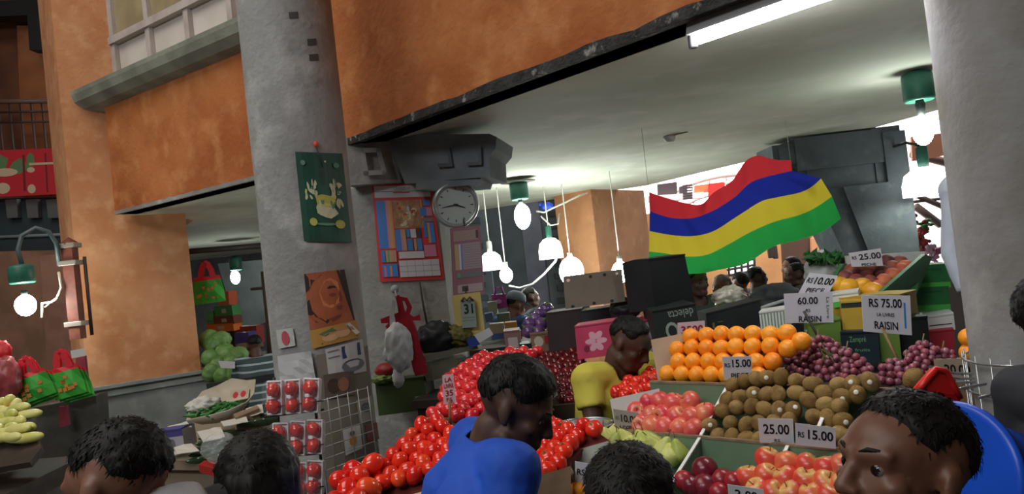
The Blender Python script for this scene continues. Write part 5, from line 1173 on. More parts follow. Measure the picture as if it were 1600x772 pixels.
o, _ = board('flower_poster', [(461, 237), (535, 240), (550, 379), (475, 377)], CYL(COLX, COLY, .264), .002, [pgreen, cream, pdark, pmid, yel], art, nu=8, nv=6); tag(o, 'dark green poster with cream flowers on the round column', 'poster')
hk = P(495, 228, 4.2); t = thing('red_hook', 'small red hook with hanging string above the flower poster', 'hook', SURF_L(494, 232))
mb = MB(); c = SURF_L(494, 226); mb.ball(c + Vector((0, -.008, 0)), (.014, .01, .018), 2); mb.build('hook_head', mat('hook_red', (206, 74, 50), .5), t)
mb = MB(); mb.tube([SURF_L(494, 230) + Vector((0, -.012, 0)), SURF_L(500, 245) + Vector((0, -.012, 0)), SURF_L(505, 262) + Vector((0, -.010, 0))], .004, 6); mb.build('string', mat('string_dark', (40, 60, 60), .6), t)
face = mat('face_terracotta', (176, 96, 60), .6, (150, 78, 50), 6); hairb = mat('portrait_dark', (50, 30, 24), .6); faceL = mat('face_light', (206, 126, 80), .6); faceD = mat('face_shadow', (120, 62, 42), .6)
art = [([(0, .0), (.62, .0), (.40, .06), (.2, .16), (.08, .3), (0, .34)], 1), ([(.0, .5), (.06, .46), (.10, .66), (.22, .80), (.46, .86), (.40, .92), (.16, .88), (.0, .72)], 1), ([(.80, .0), (1, .0), (1, 1), (.97, .9), (.92, .6), (.86, .3)], 1), ([(.45, .16), (.62, .12), (.78, .2), (.80, .42), (.76, .56), (.55, .66), (.36, .60), (.30, .36)], 2),
       ([(.50, .30), (.58, .26), (.70, .27), (.74, .31), (.64, .30), (.56, .315)], 1), ([(.52, .42), (.60, .39), (.70, .41), (.66, .45), (.57, .455)], 3), ([(.78, .33), (.82, .48), (.80, .55), (.73, .56), (.76, .46)], 3), ([(.66, .64), (.76, .62), (.80, .65), (.75, .70), (.67, .69)], 3), ([(.45, .84), (.62, .80), (.74, .78), (.7, .84), (.52, .9)], 3)]
o, _ = board('portrait_poster', [(475, 428), (538, 421), (556, 507), (484, 516)], CYL(COLX, COLY, .264), .002, [face, hairb, faceL, faceD], art, nu=8, nv=4); tag(o, 'brown poster of a calm face with closed eyes on the round column', 'poster')
art = [([(.18, .3), (.45, .12), (.78, .1), (.86, .5), (.5, .3), (.3, .5)], 1), (oval(.4, .58, .18, .25), 2), (oval(.66, .5, .16, .25), 2), ([(.74, .1), (.84, .05), (1, .7), (.92, .8)], 3), (rect(.2, .82, .95, .9), 1)]
o, _ = board('torn_poster', [(484, 517), (557, 500), (563, 527), (488, 545)], CYL(COLX, COLY, .266), .002, [mat('torn_ochre', (186, 140, 66), .6), mat('torn_green', (86, 110, 66), .6), mat('torn_peach', (206, 160, 116), .6), mat('torn_white', (222, 222, 216), .6)], art, nu=8, nv=2, wob=.004); tag(o, 'torn ochre poster with peach shapes under the face poster', 'poster')
def scrap(label, px4, c0, art=(), mats=(), off=.262, wob=.006, nm='paper_scrap'):
    o, fr = board(nm, px4, CYL(COLX, COLY, off), .0015, [mat('scrap', c0, .7)] + list(mats), art, nu=5, nv=4, wob=wob); tag(o, label, 'paper'); return o
ink_s = mat('newsprint', (110, 112, 116), .7); blue_s = mat('news_blue', (52, 62, 110), .6); brown_s = mat('news_brown', (70, 50, 42), .7); skin_s = mat('news_tan', (150, 104, 80), .7)
scrap('big sheet of brown grey paper wrapped round the lower round column', [(494, 555), (574, 540), (592, 790), (514, 800)], (124, 116, 104), off=.258)
scrap('torn white newspaper with a dark blue picture below the ochre poster', [(508, 546), (566, 530), (572, 580), (514, 592)], (196, 194, 194), [(rect(.42, .06, .9, .45), 1), (oval(.66, .72, .3, .2), 2), (rect(.05, .1, .35, .14), 2), (rect(.05, .3, .35, .34), 2)], [blue_s, ink_s], .264)
scrap('dark newspaper picture of brown shapes beside the wire grid top', [(505, 586), (552, 578), (556, 616), (508, 624)], (96, 82, 70), [(oval(.3, .5, .2, .3), 1), (oval(.62, .5, .18, .3), 2)], [brown_s, skin_s], .266)
scrap('small card with a pink red leaf on the left side of the round column', [(432, 516), (458, 512), (462, 540), (436, 545)], (180, 186, 180), [(oval(.5, .5, .22, .4), 1), (rect(.48, .1, .52, .9), 2)], [mat('leaf_pink', (196, 74, 84), .6), ink_s], .262)
scrap('crumpled white film taped to the round column above the packed tomatoes', [(436, 556), (486, 548), (494, 592), (440, 598)], (190, 192, 194), off=.264, wob=.02)
scrap('white paper with yellow picture stuck inside the wire grid', [(535, 670), (562, 664), (566, 700), (540, 712)], (206, 204, 200), [(oval(.5, .55, .2, .2), 1), (oval(.5, .25, .15, .1), 2)], [mat('pic_yellow', (196, 140, 60), .6), ink_s], .2625)
scrap('reddish torn paper at the right edge of the wire grid', [(570, 664), (588, 660), (592, 686), (574, 690)], (130, 84, 74), off=.2625)
scrap('pale torn paper right of the wire grid top', [(556, 626), (580, 618), (586, 656), (562, 662)], (160, 156, 152), [(oval(.5, .4, .3, .2), 1)], [ink_s], .2625)
for i, (x, y, l) in enumerate(((458, 24, 'topmost'), (490, 90, 'middle'), (487, 66, 'upper'))):
    o = scrap('%s dark scuff of old tape high on the round column' % l, [(x - 7, y - 5), (x + 7, y - 6), (x + 8, y + 4), (x - 6, y + 5)], (74, 74, 76), off=.2545, wob=0, nm='tape_mark')
# wall calendar, clock and others on the grey pillar
PF = (CP + Vector((0, 0, 1)), None)
pn = cd.cross(Vector((0, 0, 1))).normalized(); pn = pn if pn.dot(CAMP - CP) > 0 else -pn
def PILF(off): return PLN((CP + pn * off, pn))
cr = mat('cal_red', (206, 56, 56), .5); cw_ = mat('cal_white', (206, 204, 212), .5); cbl = mat('cal_blue', (70, 130, 206), .5); cpk = mat('cal_pink', (206, 130, 160), .5); ctan = mat('cal_tan', (196, 160, 110), .5); cpic = mat('cal_picture', (150, 104, 76), .6, (190, 150, 120), 20); cdk = mat('cal_dark', (80, 66, 70), .6); cgn = mat('cal_green', (96, 170, 130), .5); cln = mat('cal_line', (120, 120, 130), .6); corn = mat('cal_orange', (214, 140, 90), .5)
art = [(rect(.03, .02, .96, .14), 1), (rect(.03, .075, .96, .082), 8), (rect(.34, .085, .62, .098), 0), (rect(.04, .17, .19, .66), 2), (rect(.19, .17, .225, .66), 3), (rect(.225, .17, .27, .66), 4), (rect(.27, .17, .30, .66), 9), (rect(.31, .17, .76, .46), 5)]
rnd = random.Random(5)
for i in range(26): art.append((oval(.54 + rnd.gauss(0, .08), .31 + rnd.gauss(0, .06), rnd.uniform(.015, .05), rnd.uniform(.01, .03), 7), rnd.choice([4, 4, 10, 0, 1, 9])))
art += [(rect(.77, .17, .80, .46), 4), (rect(.82, .17, .93, .23), 2), (rect(.76, .25, .86, .34), 2), (rect(.86, .25, .95, .34), 3), (rect(.76, .36, .95, .40), 8), (rect(.78, .41, .83, .56), 2), (rect(.84, .41, .88, .62), 4), (rect(.88, .41, .95, .62), 2),
        (rect(.31, .47, .40, .69), 2), (rect(.40, .47, .43, .69), 3), (rect(.43, .47, .48, .69), 4), (rect(.49, .47, .55, .55), 2), (rect(.56, .47, .65, .56), 1), (rect(.66, .46, .73, .56), 6), (rect(.49, .57, .58, .69), 2), (rect(.60, .57, .64, .69), 4), (rect(.65, .57, .73, .69), 2), (rect(.34, .70, .74, .77), 1), (rect(.75, .64, .94, .76), 3),
        (rect(.06, .68, .12, .80), 2), (rect(.13, .68, .30, .80), 4), (rect(.16, .68, .19, .80), 7), (rect(.24, .68, .27, .80), 3), (rect(.06, .82, .30, .95), 2), (rect(.09, .84, .12, .95), 3), (rect(.18, .84, .21, .95), 9), (rect(.33, .79, .96, .96), 1)]
for k in range(4): art.append((rect(.33 + .126 * (k + 1) - .004, .79, .33 + .126 * (k + 1), .96), 8))
for k in (1, 2): art.append((rect(.33, .79 + .057 * k, .96, .793 + .057 * k), 8))
t = thing('wall_calendar', 'large red bordered calendar with blue columns on the grey pillar', 'calendar', PILF(.01)(640, 440))
o, fr = board('calendar_sheet', [(581, 288), (674, 286), (694, 436), (594, 441)], PILF(.012), .003, [cr, cw_, cbl, cpk, ctan, cpic, cdk, cgn, cln, corn, cream], art, t)
lettering(t, fr, 'CALENDAR', .36, .035, .64, .065, cln)
# clock
fcl = Frame([(680, 284), (744, 284), (744, 358), (680, 358)], lambda px, py: P(px, py, 5.02))
cc = P(712, 320, 5.05); t = thing('wall_clock', 'round silver rimmed wall clock beside the large calendar', 'clock', cc - Vector((0, 0, .16)))
ax = (CAMP - cc).normalized(); ax = (ax + Vector((.10, 0, -.02))).normalized(); rotm = ax.to_track_quat('Z', 'Y').to_matrix().to_4x4(); m4 = Matrix.Translation(cc) @ rotm
mb = MB(); mb.lathe([(.10, -.03), (.146, -.025), (.155, 0), (.150, .02), (.138, .028), (.126, .016), (.124, .006)], m4, 48); mb.build('rim', mat('clock_rim', (176, 182, 182), .3, metal=.6), t)
mb = MB(); mb.lathe([(.126, .0), (.126, .007)], m4, 48); mb.build('dial', mat('clock_dial', (186, 196, 192), .5), t)
def onclock(a, r, z=.010): return m4 @ Vector((r * math.sin(a), r * math.cos(a), z))
tilt_ = math.radians(4)
for k in range(12):
    mb = MB(); a = k * PI / 6 + tilt_; r0, r1, w_ = .098, .114, .0035
    mb.face([onclock(a - w_ / r0 * .8, r0), onclock(a + w_ / r0 * .8, r0), onclock(a + w_ / r1 * .8, r1), onclock(a - w_ / r1 * .8, r1)])
    mb.build('hour_mark', ink, t)
for nm, a, L, w_ in (('hour_hand', math.radians(112), .062, .005), ('minute_hand', math.radians(264), .092, .0035)):
    mb = MB(); p0, p1 = onclock(a + PI, .015, .014), onclock(a, L, .014); sd = (p1 - p0).cross(ax).normalized() * w_; mb.hexa([p0 - sd, p0 + sd, p1 + sd * .5, p1 - sd * .5], [q + ax * .002 for q in (p0 - sd, p0 + sd, p1 + sd * .5, p1 - sd * .5)]); mb.build(nm, ink, t)
mb = MB(); mb.lathe([(.008, .010), (.008, .018), (0, .02)], m4, 12); mb.build('hub', ink, t)
# second calendar, block calendar and loose sheets hanging right of the pillar
t = thing('wall_calendar', 'smaller pinkish calendar hanging below the wall clock', 'calendar', P(730, 460, 5.0))
art = [(rect(.1, .05, .9, .2), 1), (rect(.84, .06, .92, .18), 2), (rect(.12, .24, .96, .62), 3), (rect(.14, .25, .24, .62), 4), (rect(.26, .25, .32, .62), 5), (rect(.33, .25, .37, .62), 6)] + [(rect(.42, .27 + k * .035, .94, .275 + k * .035), 7) for k in range(10)] + [(rect(.14, .66, .96, .74), 7), (rect(.18, .67, .26, .73), 8), (rect(.16, .84, .96, .96), 9), (rect(.3, .86, .5, .94), 2)]
o, fr = board('calendar_sheet', [(703, 357), (750, 352), (757, 458), (708, 464)], DD(5.0), .004, [mat('cal2_rose', (150, 104, 116), .6), mat('cal2_beige', (160, 140, 130), .6), cdk, mat('cal2_grey', (166, 150, 156), .6), ctan, cw_, cbl, cln, cgn, mat('cal2_pale', (176, 160, 166), .6)], art, t)
mb = MB(); mb.tube([P(726, 356, 5.0), P(722, 330, 5.12)], .004, 6); mb.build('string', ink, t)
t = thing('block_calendar', 'small tear-off block calendar showing 31 on a yellow backing', 'calendar', P(735, 530, 4.95))
o, fr = board('backing_card', [(706, 462), (750, 456), (758, 520), (714, 532)], DD(4.97), .004, mat('backing_yellow', (206, 186, 110), .6), parent=t, nu=4, nv=4, wob=.012)
o, fr = board('date_block', [(719, 470), (741, 468), (745, 511), (722, 513)], DD(4.92), .03, [mat('block_grey', (146, 160, 152), .6), mat('block_line', (110, 130, 120), .6)], [(rect(.1, .62, .9, .65), 1), (rect(.1, .72, .9, .75), 1)], t)
lettering(t, fr, '31', .22, .16, .82, .50, mat('date_green', (28, 66, 56), .6), bold=.05)
mb = MB(); mb.tube([fr.at(.1, .02, .01), fr.at(.3, -.1, .02), fr.at(.5, .0, .03), fr.at(.7, -.1, .02), fr.at(.9, .02, .01)], .008, 6); mb.build('binding', mat('binding_brown', (96, 70, 60), .6), t)
mb = MB(); mb.tube([P(728, 458, 4.97), P(728, 450, 4.99)], .004, 6); mb.build('hanger', ink, t)
o, _ = board('loose_sheet', [(741, 524), (764, 512), (771, 523), (749, 536)], DD(4.9), .003, mat('sheet_white', (206, 206, 212), .6)); tag(o, 'small white sheet sticking out below the block calendar', 'paper')
o, _ = board('blue_card', [(728, 530), (748, 524), (750, 538), (734, 544)], DD(4.93), .01, mat('card_blue', (40, 60, 150), .6)); tag(o, 'small blue card just under the block calendar', 'card')
t = thing('broom_handle', 'thin dark rod leaning on the grey pillar below the large calendar', 'rod', PILF(.03)(668, 520))
mb = MB(); mb.tube([PILF(.03)(655, 440), PILF(.03)(662, 480), PILF(.03)(670, 520)], .008, 6); mb.build('rod_shaft', mat('rod_dark', (70, 52, 44), .5), t)
# hanging red cloth and white plastic bag on a hook
redc = mat('cloth_red', (186, 24, 52), .7, (160, 18, 44), 8); plast = mat('plastic_white', (232, 236, 240), .35, (206, 212, 220), 9, spec=.5)
t = thing('red_cloth_bag', 'red cloth bag with long strap hanging from the pillar hook', 'bag', P(630, 590, 4.82))
D_ = 4.82
def strap(pts, w, name, parent, m, th=.012):
    P3 = [P(x, y, D_ + (q[2] if len(q) > 2 else 0)) for q in pts for x, y in [q[:2]]]; mb = MB(); L_s = []; R_s = []
    for i, p in enumerate(P3):
        tt_ = (P3[min(i + 1, len(P3) - 1)] - P3[max(i - 1, 0)]).normalized(); s_ = tt_.cross(Vector((0, 1, 0))).normalized(); ww = w[i] if hasattr(w, '__len__') else w
        L_s.append(p - s_ * ww); R_s.append(p + s_ * ww)
    for i in range(len(P3) - 1):
        b = Vector((0, th, 0)); mb.hexa([L_s[i] + b, R_s[i] + b, R_s[i + 1] + b, L_s[i + 1] + b], [L_s[i], R_s[i], R_s[i + 1], L_s[i + 1]])
    return mb.build(name, m, parent)
strap([(620, 462), (624, 470), (627, 485), (630, 500)], [.012, .018, .02, .03], 'strap', t, redc); strap([(622, 466), (634, 468), (640, 480), (636, 492), (632, 498)], [.012, .014, .016, .016, .014], 'strap', t, redc)
strap([(595, 502), (610, 499), (628, 496), (636, 492)], [.014, .024, .036, .02], 'bag_flap', t, redc, .02); strap([(636, 494), (646, 498), (657, 496)], [.02, .012, .02], 'knot_end', t, redc); strap([(630, 492), (638, 510), (644, 532), (650, 555), (656, 576), (658, 586)], [.035, .04, .036, .036, .044, .036], 'bag_body', t, redc, .05); strap([(606, 506), (612, 512), (616, 518)], [.022, .03, .022], 'bag_fold', t, redc, .03)
mb = MB(); mb.ball(P(617, 452, 5.14), (.03, .02, .03), 2); mb.tube([P(617, 452, 5.24), P(619, 460, 4.95), P(620, 464, D_)], .006, 6); hkk = mb.build('wall_hook', mat('hook_pale', (170, 172, 176), .4)); tag(hkk, 'pale knob hook on the grey pillar above the red cloth', 'hook')
t = thing('plastic_bag', 'crumpled white plastic bag hanging under the red cloth', 'bag', P(622, 600, 4.78))
lump('bag_body', 622, 542, 4.78, 22, 38, plast, t, .22, 2.6, 4, seed=30, flat=.45); strap([(616, 470, -.02), (612, 490, -.02), (614, 512, -.02), (618, 525, -.02)], [.01, .014, .02, .03], 'bag_handle', t, plast); lump('bag_tail', 622, 590, 4.78, 9, 16, plast, t, .3, 3, 3, seed=31, flat=.5)

# ================================================================ packed tomatoes, racks
film = mat('cling_film', (255, 255, 255), .08, alpha=.05, spec=1.0, coat=.6, bump=.6, bscale=40); foam = mat('foam_white', (222, 222, 226), .5)
tom2 = objrand('packed_tomato_skin', [(200, 34, 30), (214, 46, 36), (184, 26, 28)], rough=.2, coat=.4); tm2 = fruit_mesh('tomato', tomato_f, 3); tm2.materials.append(tom2)
packs = [(427, 622, 'leftmost', 'top'), (456, 620, 'middle', 'top'), (484, 618, 'rightmost', 'top'), (437, 688, 'leftmost', 'middle'), (463, 685, 'middle', 'middle'), (490, 683, 'rightmost', 'middle'), (467, 750, 'left', 'bottom'), (490, 747, 'right', 'bottom')]
for k, (x, y, side, row) in enumerate(packs):
    d = 3.42; c = P(x, y, d); t = thing('tomato_pack', 'film wrapped foam tray of tomatoes, %s in the %s row on the rack' % (side, row), 'package', c - Vector((0, 0, .075)), 'packed tomatoes on the rack')
    rm = rot3(-6, random.uniform(-4, 4) + 3, -14 + random.uniform(-3, 3))
    mb = MB(); mb.box(c + rm @ Vector((0, .03, 0)), (.078, .022, .150), rm, .009); mb.box(c + rm @ Vector((0, .016, .072)), (.078, .02, .008), rm, .003); mb.box(c + rm @ Vector((0, .016, -.072)), (.078, .02, .008), rm, .003); mb.box(c + rm @ Vector((.036, .016, 0)), (.007, .02, .146), rm, .003); mb.box(c + rm @ Vector((-.036, .016, 0)), (.007, .02, .146), rm, .003); mb.build('foam_tray', foam, t)
    mb = MB(); vs = mb.ball((0, 0, 0), 1, 4)
    for v in vs:
        q = v.co; f_ = lambda a, e: math.copysign(abs(a) ** e, a)
        v.co = c + rm @ (Vector((f_(q.x, .5) * .044, f_(q.y, .55) * .036 + .0, f_(q.z, .4) * .079)) * (1 + .02 * noise.noise(q * 6)))
    mb.build('cling_film', film, t)
    mb = MB(); p_ = c + rm @ Vector((.005, -.037, .004)); mb.box(p_, (.02, .001, .014), rm); mb.build('price_sticker', foam, t)
    for j, dz in enumerate((.036, -.036)):
        o = link('tomato', tm2, None, c + rm @ Vector((0, -.003, dz))); o.rotation_euler = rrot(1.5); o.scale = (1.0,) * 3
        tag(o, '%s packed tomato in the %s tray, %s row of the rack' % (['upper', 'lower'][j], side, row), 'tomato', 'tomatoes in the film wrapped trays')
wire = mat('wire_white', (170, 170, 168), .35, metal=.2); chrome = mat('wire_chrome', (190, 194, 198), .25, metal=.8)
t = thing('wire_grid', 'white wire grid panel leaning on the round column', 'rack', P(545, 760, 3.7))
fg = Frame([(496, 628), (574, 606), (592, 740), (512, 772)], DLR(500, 580, 3.72, 3.8))
for k in range(9):
    mb = MB(); mb.tube([fg.at(0, k / 8), fg.at(.5, k / 8), fg.at(1, k / 8)], .0028, 6); mb.build('cross_wire', wire, t)
for k in range(6):
    mb = MB(); mb.tube([fg.at(k / 5, -.02, .006), fg.at(k / 5, .5, .006), fg.at(k / 5, 1.1, .006)], .0022, 6); mb.build('upright_wire', wire, t)
t = thing('pack_rack', 'dark wire rack holding the film wrapped tomato trays', 'rack', P(462, 780, 3.55))
for x0, y0, x1, y1 in ((412, 652, 506, 640), (420, 716, 506, 708), (450, 780, 506, 774)):
    mb = MB(); mb.tube([P(x0, y0, 3.46), P(x1, y1, 3.46)], .005, 6); mb.tube([P(x0, y0 - 14, 3.40), P(x1, y1 - 14, 3.40)], .003, 6); mb.build('shelf_rail', mat('rack_dark', (50, 52, 54), .4, metal=.5), t)
for x in (440, 500):
    mb = MB(); mb.tube([P(x - 12, 590, 3.5), P(x + 10, 800, 3.5)], .007, 6); mb.build('upright', mat('rack_dark', (50, 52, 54), .4, metal=.5), t)
# wire basket round the right column
t = thing('wire_basket', 'chrome wire basket rack clasping the right column', 'rack', Vector((RCX, RCY, 1.0)))
BX, BY = RCX, RCY - .005
top = P(1560, 582, 2.2)
for z, r in ((top.z, .272), (top.z - .10, .270), (top.z - .30, .267), (top.z - .55, .267)):
    mb = MB(); mb.tube([Vector((BX + r * math.cos(k * PI / 24), BY + r * math.sin(k * PI / 24), z + .012 * math.sin(k * PI / 24 + 2))) for k in range(49)], .0042, 7, False); mb.build('hoop', chrome, t)
for k in range(26):
    a = k * 2 * PI / 26; mb = MB(); mb.tube([Vector((BX + .272 * math.cos(a), BY + .272 * math.sin(a), top.z + .012)), Vector((BX + .268 * math.cos(a), BY + .268 * math.sin(a), top.z - .6))], .0022, 6); mb.build('upright_wire', chrome, t)
for a, b in (((1460, 580), (1520, 584)), ((1475, 589), (1522, 592)), ((1462, 598), (1524, 597)), ((1480, 612), (1540, 600)), ((1528, 622), (1580, 606))):
    mb = MB(); mb.tube([P(*a, 2.06), P((a[0] + b[0]) / 2, (a[1] + b[1]) / 2 + 1, 2.1), P(*b, 2.2)], .004, 6); mb.build('prong', chrome, t)
mb = MB(); mb.tube([P(1456, 588, 2.06), P(1464, 594, 2.06), P(1474, 606, 2.06), P(1490, 612, 2.06), P(1505, 606, 2.08), P(1540, 600, 2.14)], .004, 6); mb.build('hook', chrome, t)
# red plastic basket and blue tub
t = thing('red_basket', 'red plastic basket edge in front of the 20.00 sign', 'basket', P(1466, 630, 1.98))
rb = mat('plastic_red', (220, 40, 34), .35); rbd = mat('plastic_red_deep', (176, 28, 26), .4)
o, fr = board('basket_side', [(1462, 577), (1478, 580), (1500, 622), (1432, 612)], DLR(1432, 1500, 2.02, 2.05), .02, rb, parent=t, nu=2, nv=2)
mb = MB(); mb.tube([fr.at(0, 1), fr.at(0, .5), fr.at(0, 0), fr.at(1, 0), fr.at(1, .5), fr.at(1, 1)], .009, 8); mb.build('rim', rb, t)
mb = MB(); q4 = [fr.at(0, 1), fr.at(1, 1), fr.at(1, .9), fr.at(0, .9)]; mb.hexa([p - Vector((0, 0, .12)) for p in q4], q4); mb.build('base', rbd, t)
blu = mat('tub_blue', (24, 84, 210), .35, (20, 74, 190), 4); cB = P(1499, 740, 1.66)
axb = Vector((-.90, -.34, .22)).normalized(); rotb = axb.to_track_quat('Z', 'Y').to_matrix().to_4x4(); m4 = Matrix.Translation(cB) @ rotb @ Matrix.Diagonal((.9, .9, .9, 1))
t = thing('blue_tub', 'bright blue plastic tub tipped towards the young man, right edge', 'tub', cB - Vector((0, 0, .16)))
mb = MB(); mb.lathe([(.0, -.20), (.105, -.20), (.125, -.10), (.148, 0), (.158, .0), (.158, .012), (.144, .012), (.140, 0), (.118, -.10), (.098, -.19), (0, -.19)], m4, 48); mb.build('tub_body', blu, t)
mb = MB(); mb.lathe([(.156, -.006), (.168, -.004), (.171, .010), (.160, .018), (.146, .016)], m4, 48); mb.build('rim', blu, t)

# ================================================================ the left stalls
def shop_bag(label, px, py, d, w, h, lean, cb, ct, hand=True, prints=True, group=None, yaw=0, layers=0):
    """flat carrier bag with red trim and handles; px, py is the middle of its top edge"""
    k = d / FPX; c = P(px, py, d); t = thing('carrier_bag', label, 'bag', c - Vector((0, 0, h * k)), group)
    rm = rotz(yaw) @ Matrix.Rotation(math.radians(lean), 3, 'Y'); W2 = w * k / 2; H = h * k
    T = lambda x, y, z: c + rm @ Vector((x, y, z))
    prints_m = mat('bag_print_orange', (206, 130, 60), .6)
    for L in range(layers + 1):
        o_ = L * .035; mb = MB(); rg = []
        for z, f, th in ((0, .86, .012), (-.15 * H, .92, .02), (-.6 * H, 1.0, .035), (-H, 1.04, .02)):
            rg.append([mb.bm.verts.new(T(x * W2 * f + o_ * .4, y * th + o_ + .01 * math.sin(x * 5 + z * 20), z - o_ * .7)) for x, y in ((-1, 0), (-.5, -1), (0, -1.2), (.5, -1), (1, 0), (.5, 1), (0, 1.2), (-.5, 1))])
        for a, b in zip(rg, rg[1:]):
            for i in range(8):
                f_ = mb.bm.faces.new((a[i], a[(i + 1) % 8], b[(i + 1) % 8], b[i])); f_.material_index = 1 if a is rg[0] else 0
        mb.bm.faces.new(rg[-1]); mb.bm.faces.new(rg[0][::-1])
        bmesh.ops.recalc_face_normals(mb.bm, faces=mb.bm.faces)
        if prints and L == 0:
            rn = random.Random(int(px))
            for i in range(9):
                x, z = rn.uniform(-.7, .7), rn.uniform(-.85, -.3); mb.mi = 2
                mb.face([T(x * W2 + .015 * math.cos(q) * (1 + .5 * (j % 2)), -.042, z * H + .015 * math.sin(q) * (1 + .5 * (j % 2))) for j, q in enumerate([j * PI / 4 for j in range(8)])][::-1])
        mb.build('bag_body' if L == 0 else 'bag_behind', [cb, ct, prints_m], t, recalc=False)
    if hand:
        for y in (-.012, .03):
            mb = MB(); pts = [T(-.42 * W2, y, -.02), T(-.30 * W2, y, .25 * H), T(-.05 * W2, y, .5 * H), T(.10 * W2, y, .5 * H), T(.32 * W2, y, .24 * H), T(.42 * W2, y, -.02)]
            for a, b in zip(pts, pts[1:]):
                s_ = (b - a).cross(rm @ Vector((0, 1, 0))).normalized() * .028; mb.hexa([a - s_, a + s_, b + s_, b - s_], [q + rm @ Vector((0, .006, 0)) for q in (a - s_, a + s_, b + s_, b - s_)])
            mb.build('handle', ct, t)
    return t
bgreen = mat('bag_green', (66, 178, 62), .55, (54, 156, 54), 5); bred = mat('bag_red', (214, 34, 52), .55)
shop_bag('green carrier bag with red handles hanging under the left ceiling', 323, 432, 8.5, 46, 42, -2, bgreen, bred, group='green bags with red handles', yaw=8)
shop_bag('green carrier bag with orange prints, left one of the pair by the lamp', 45, 582, 6.6, 52, 44, -14, bgreen, bred, group='green bags with red handles', yaw=10, layers=2)
shop_bag('green carrier bag with orange prints, right one against the left pillar', 99, 573, 6.7, 46, 48, -9, bgreen, bred, group='green bags with red handles', yaw=8, layers=2)
o = lump('red_plastic_bag', 8, 592, 6.5, 24, 36, mat('bag_dull_red', (150, 60, 66), .4, (170, 84, 88), 7), None, .18, 2.4, seed=40, flat=.6); tag(o, 'dull red plastic bag left of the green carrier bags', 'bag')
o = lump('red_plastic_bag', 2, 548, 6.55, 16, 16, mat('bag_bright_red', (220, 50, 56), .5), None, .2, seed=41, flat=.5); tag(o, 'bright red plastic bag at the left picture edge under the lamp', 'bag')
o, _ = board('red_cloth', [(92, 636), (104, 634), (108, 664), (94, 668)], DD(6.75), .03, mat('cloth_deep_red', (130, 40, 56), .7), nu=2, nv=3, wob=.01); tag(o, 'deep red cloth hanging below the right green carrier bag', 'cloth')
o, _ = board('price_card', [(110, 548), (132, 544), (134, 556), (112, 560)], DD(6.72), .003, white_c); tag(o, 'blank white card above the right green carrier bag', 'card')
o, _ = board('maroon_bag', [(118, 560), (132, 556), (138, 612), (124, 614)], DD(6.95), .04, mat('cloth_deep_red', (130, 40, 56), .7), nu=2, nv=2, wob=.01); tag(o, 'maroon bag squeezed between the right green bag and the pillar', 'bag')
# long pale gourds
gourd_m = objrand('gourd_skin', [(206, 206, 110), (220, 216, 132), (190, 196, 96)], rough=.45, spots=(230, 226, 160), scale=10)
gmsh = fruit_mesh('gourd', lambda n: (n.x * .034 * (1 + .25 * n.z), n.y * .034 * (1 + .25 * n.z), n.z * .15 + .02 * n.x * 0)); gmsh.materials.append(gourd_m)
gpl = plane3((0, 690, 5.2), (60, 670, 5.2), (20, 640, 5.7)); k = 0
for j in range(6):
    for i in range(4):
        px, py = -12 + i * 21 + (j % 2) * 9, 644 + j * 9 - i * 2
        if px > 44: continue
        o = link('gourd', gmsh, None, onplane(px, py, gpl) + gpl[1] * random.uniform(-.01, .03)); o.rotation_euler = (1.5, random.uniform(-.3, .3), 1.1 + random.uniform(-.35, .35))
        tag(o, 'pale yellow green gourd in the heap at the left picture edge', 'vegetable', 'gourds heaped at the left edge')
for i, (px, py) in enumerate(((4, 632), (14, 628), (24, 634), (10, 638))):
    o = link('squash', gmsh, None, P(px, py, 5.95)); o.rotation_euler = (.4, .3, i); o.scale = (1.2, 1.2, .4); tag(o, 'round yellow squash behind the gourds, %s from left' % ORD[i], 'vegetable', 'yellow squashes behind the gourds')
o, _ = board('orange_crate', [(-10, 640), (14, 636), (16, 650), (-10, 654)], DD(5.85), .1, mat('crate_orange', (206, 120, 40), .6)); tag(o, 'orange crate edge between the squashes and the gourds', 'crate')
tt_ = thing('gourd_tray', 'dark tray sloping under the pale gourds', 'tray', onplane(20, 700, gpl) - Vector((0, 0, .1))); backing('tray_bed', [(-60, 640), (46, 632), (58, 690), (40, 712), (-60, 730)], gpl, .05, dark_wood, .04, tt_)
table('gourd_stall', 'dark stall under the gourds at the left edge', 'table', [(-4.6, 4.95), (-3.35, 4.8), (-3.45, 5.95), (-4.5, 6.1)], .88, dark_wood)
# cabbages
cab_m = objrand('cabbage_leaf', [(86, 124, 62), (100, 138, 72), (76, 112, 56)], rough=.55, spots=(136, 168, 104), scale=9, bump=.3, bscale=14)
mbm = bmesh.new()
bmesh.ops.create_icosphere(mbm, subdivisions=4, radius=1)
for v in mbm.verts:
    q = v.co.normalized(); a = math.atan2(q.y, q.x); r = .125 * (1 + .03 * math.cos(a * 9 + q.z * 3) * (1 - q.z * q.z) + .08 * abs(noise.noise(q * 2.2)) + .03 * noise.noise(q * 6)); v.co = Vector((q.x * r, q.y * r, q.z * r * .88))
for f in mbm.faces: f.smooth = True
cmesh = bpy.data.meshes.new('cabbage'); mbm.to_mesh(cmesh); mbm.free(); cmesh.materials.append(cab_m)
cl = [(333, 540, 'beside the pillar, upper'), (345, 532, 'topmost at the back'), (330, 560, 'beside the pillar, middle'), (352, 552, 'centre of the heap'), (342, 572, 'lower left'), (360, 566, 'right of the centre'), (332, 582, 'lowest beside the pillar'), (350, 588, 'lowest in front'), (364, 584, 'lower right'), (326, 530, 'half behind the pillar'), (372, 556, 'rightmost, beside the striped shirt')]
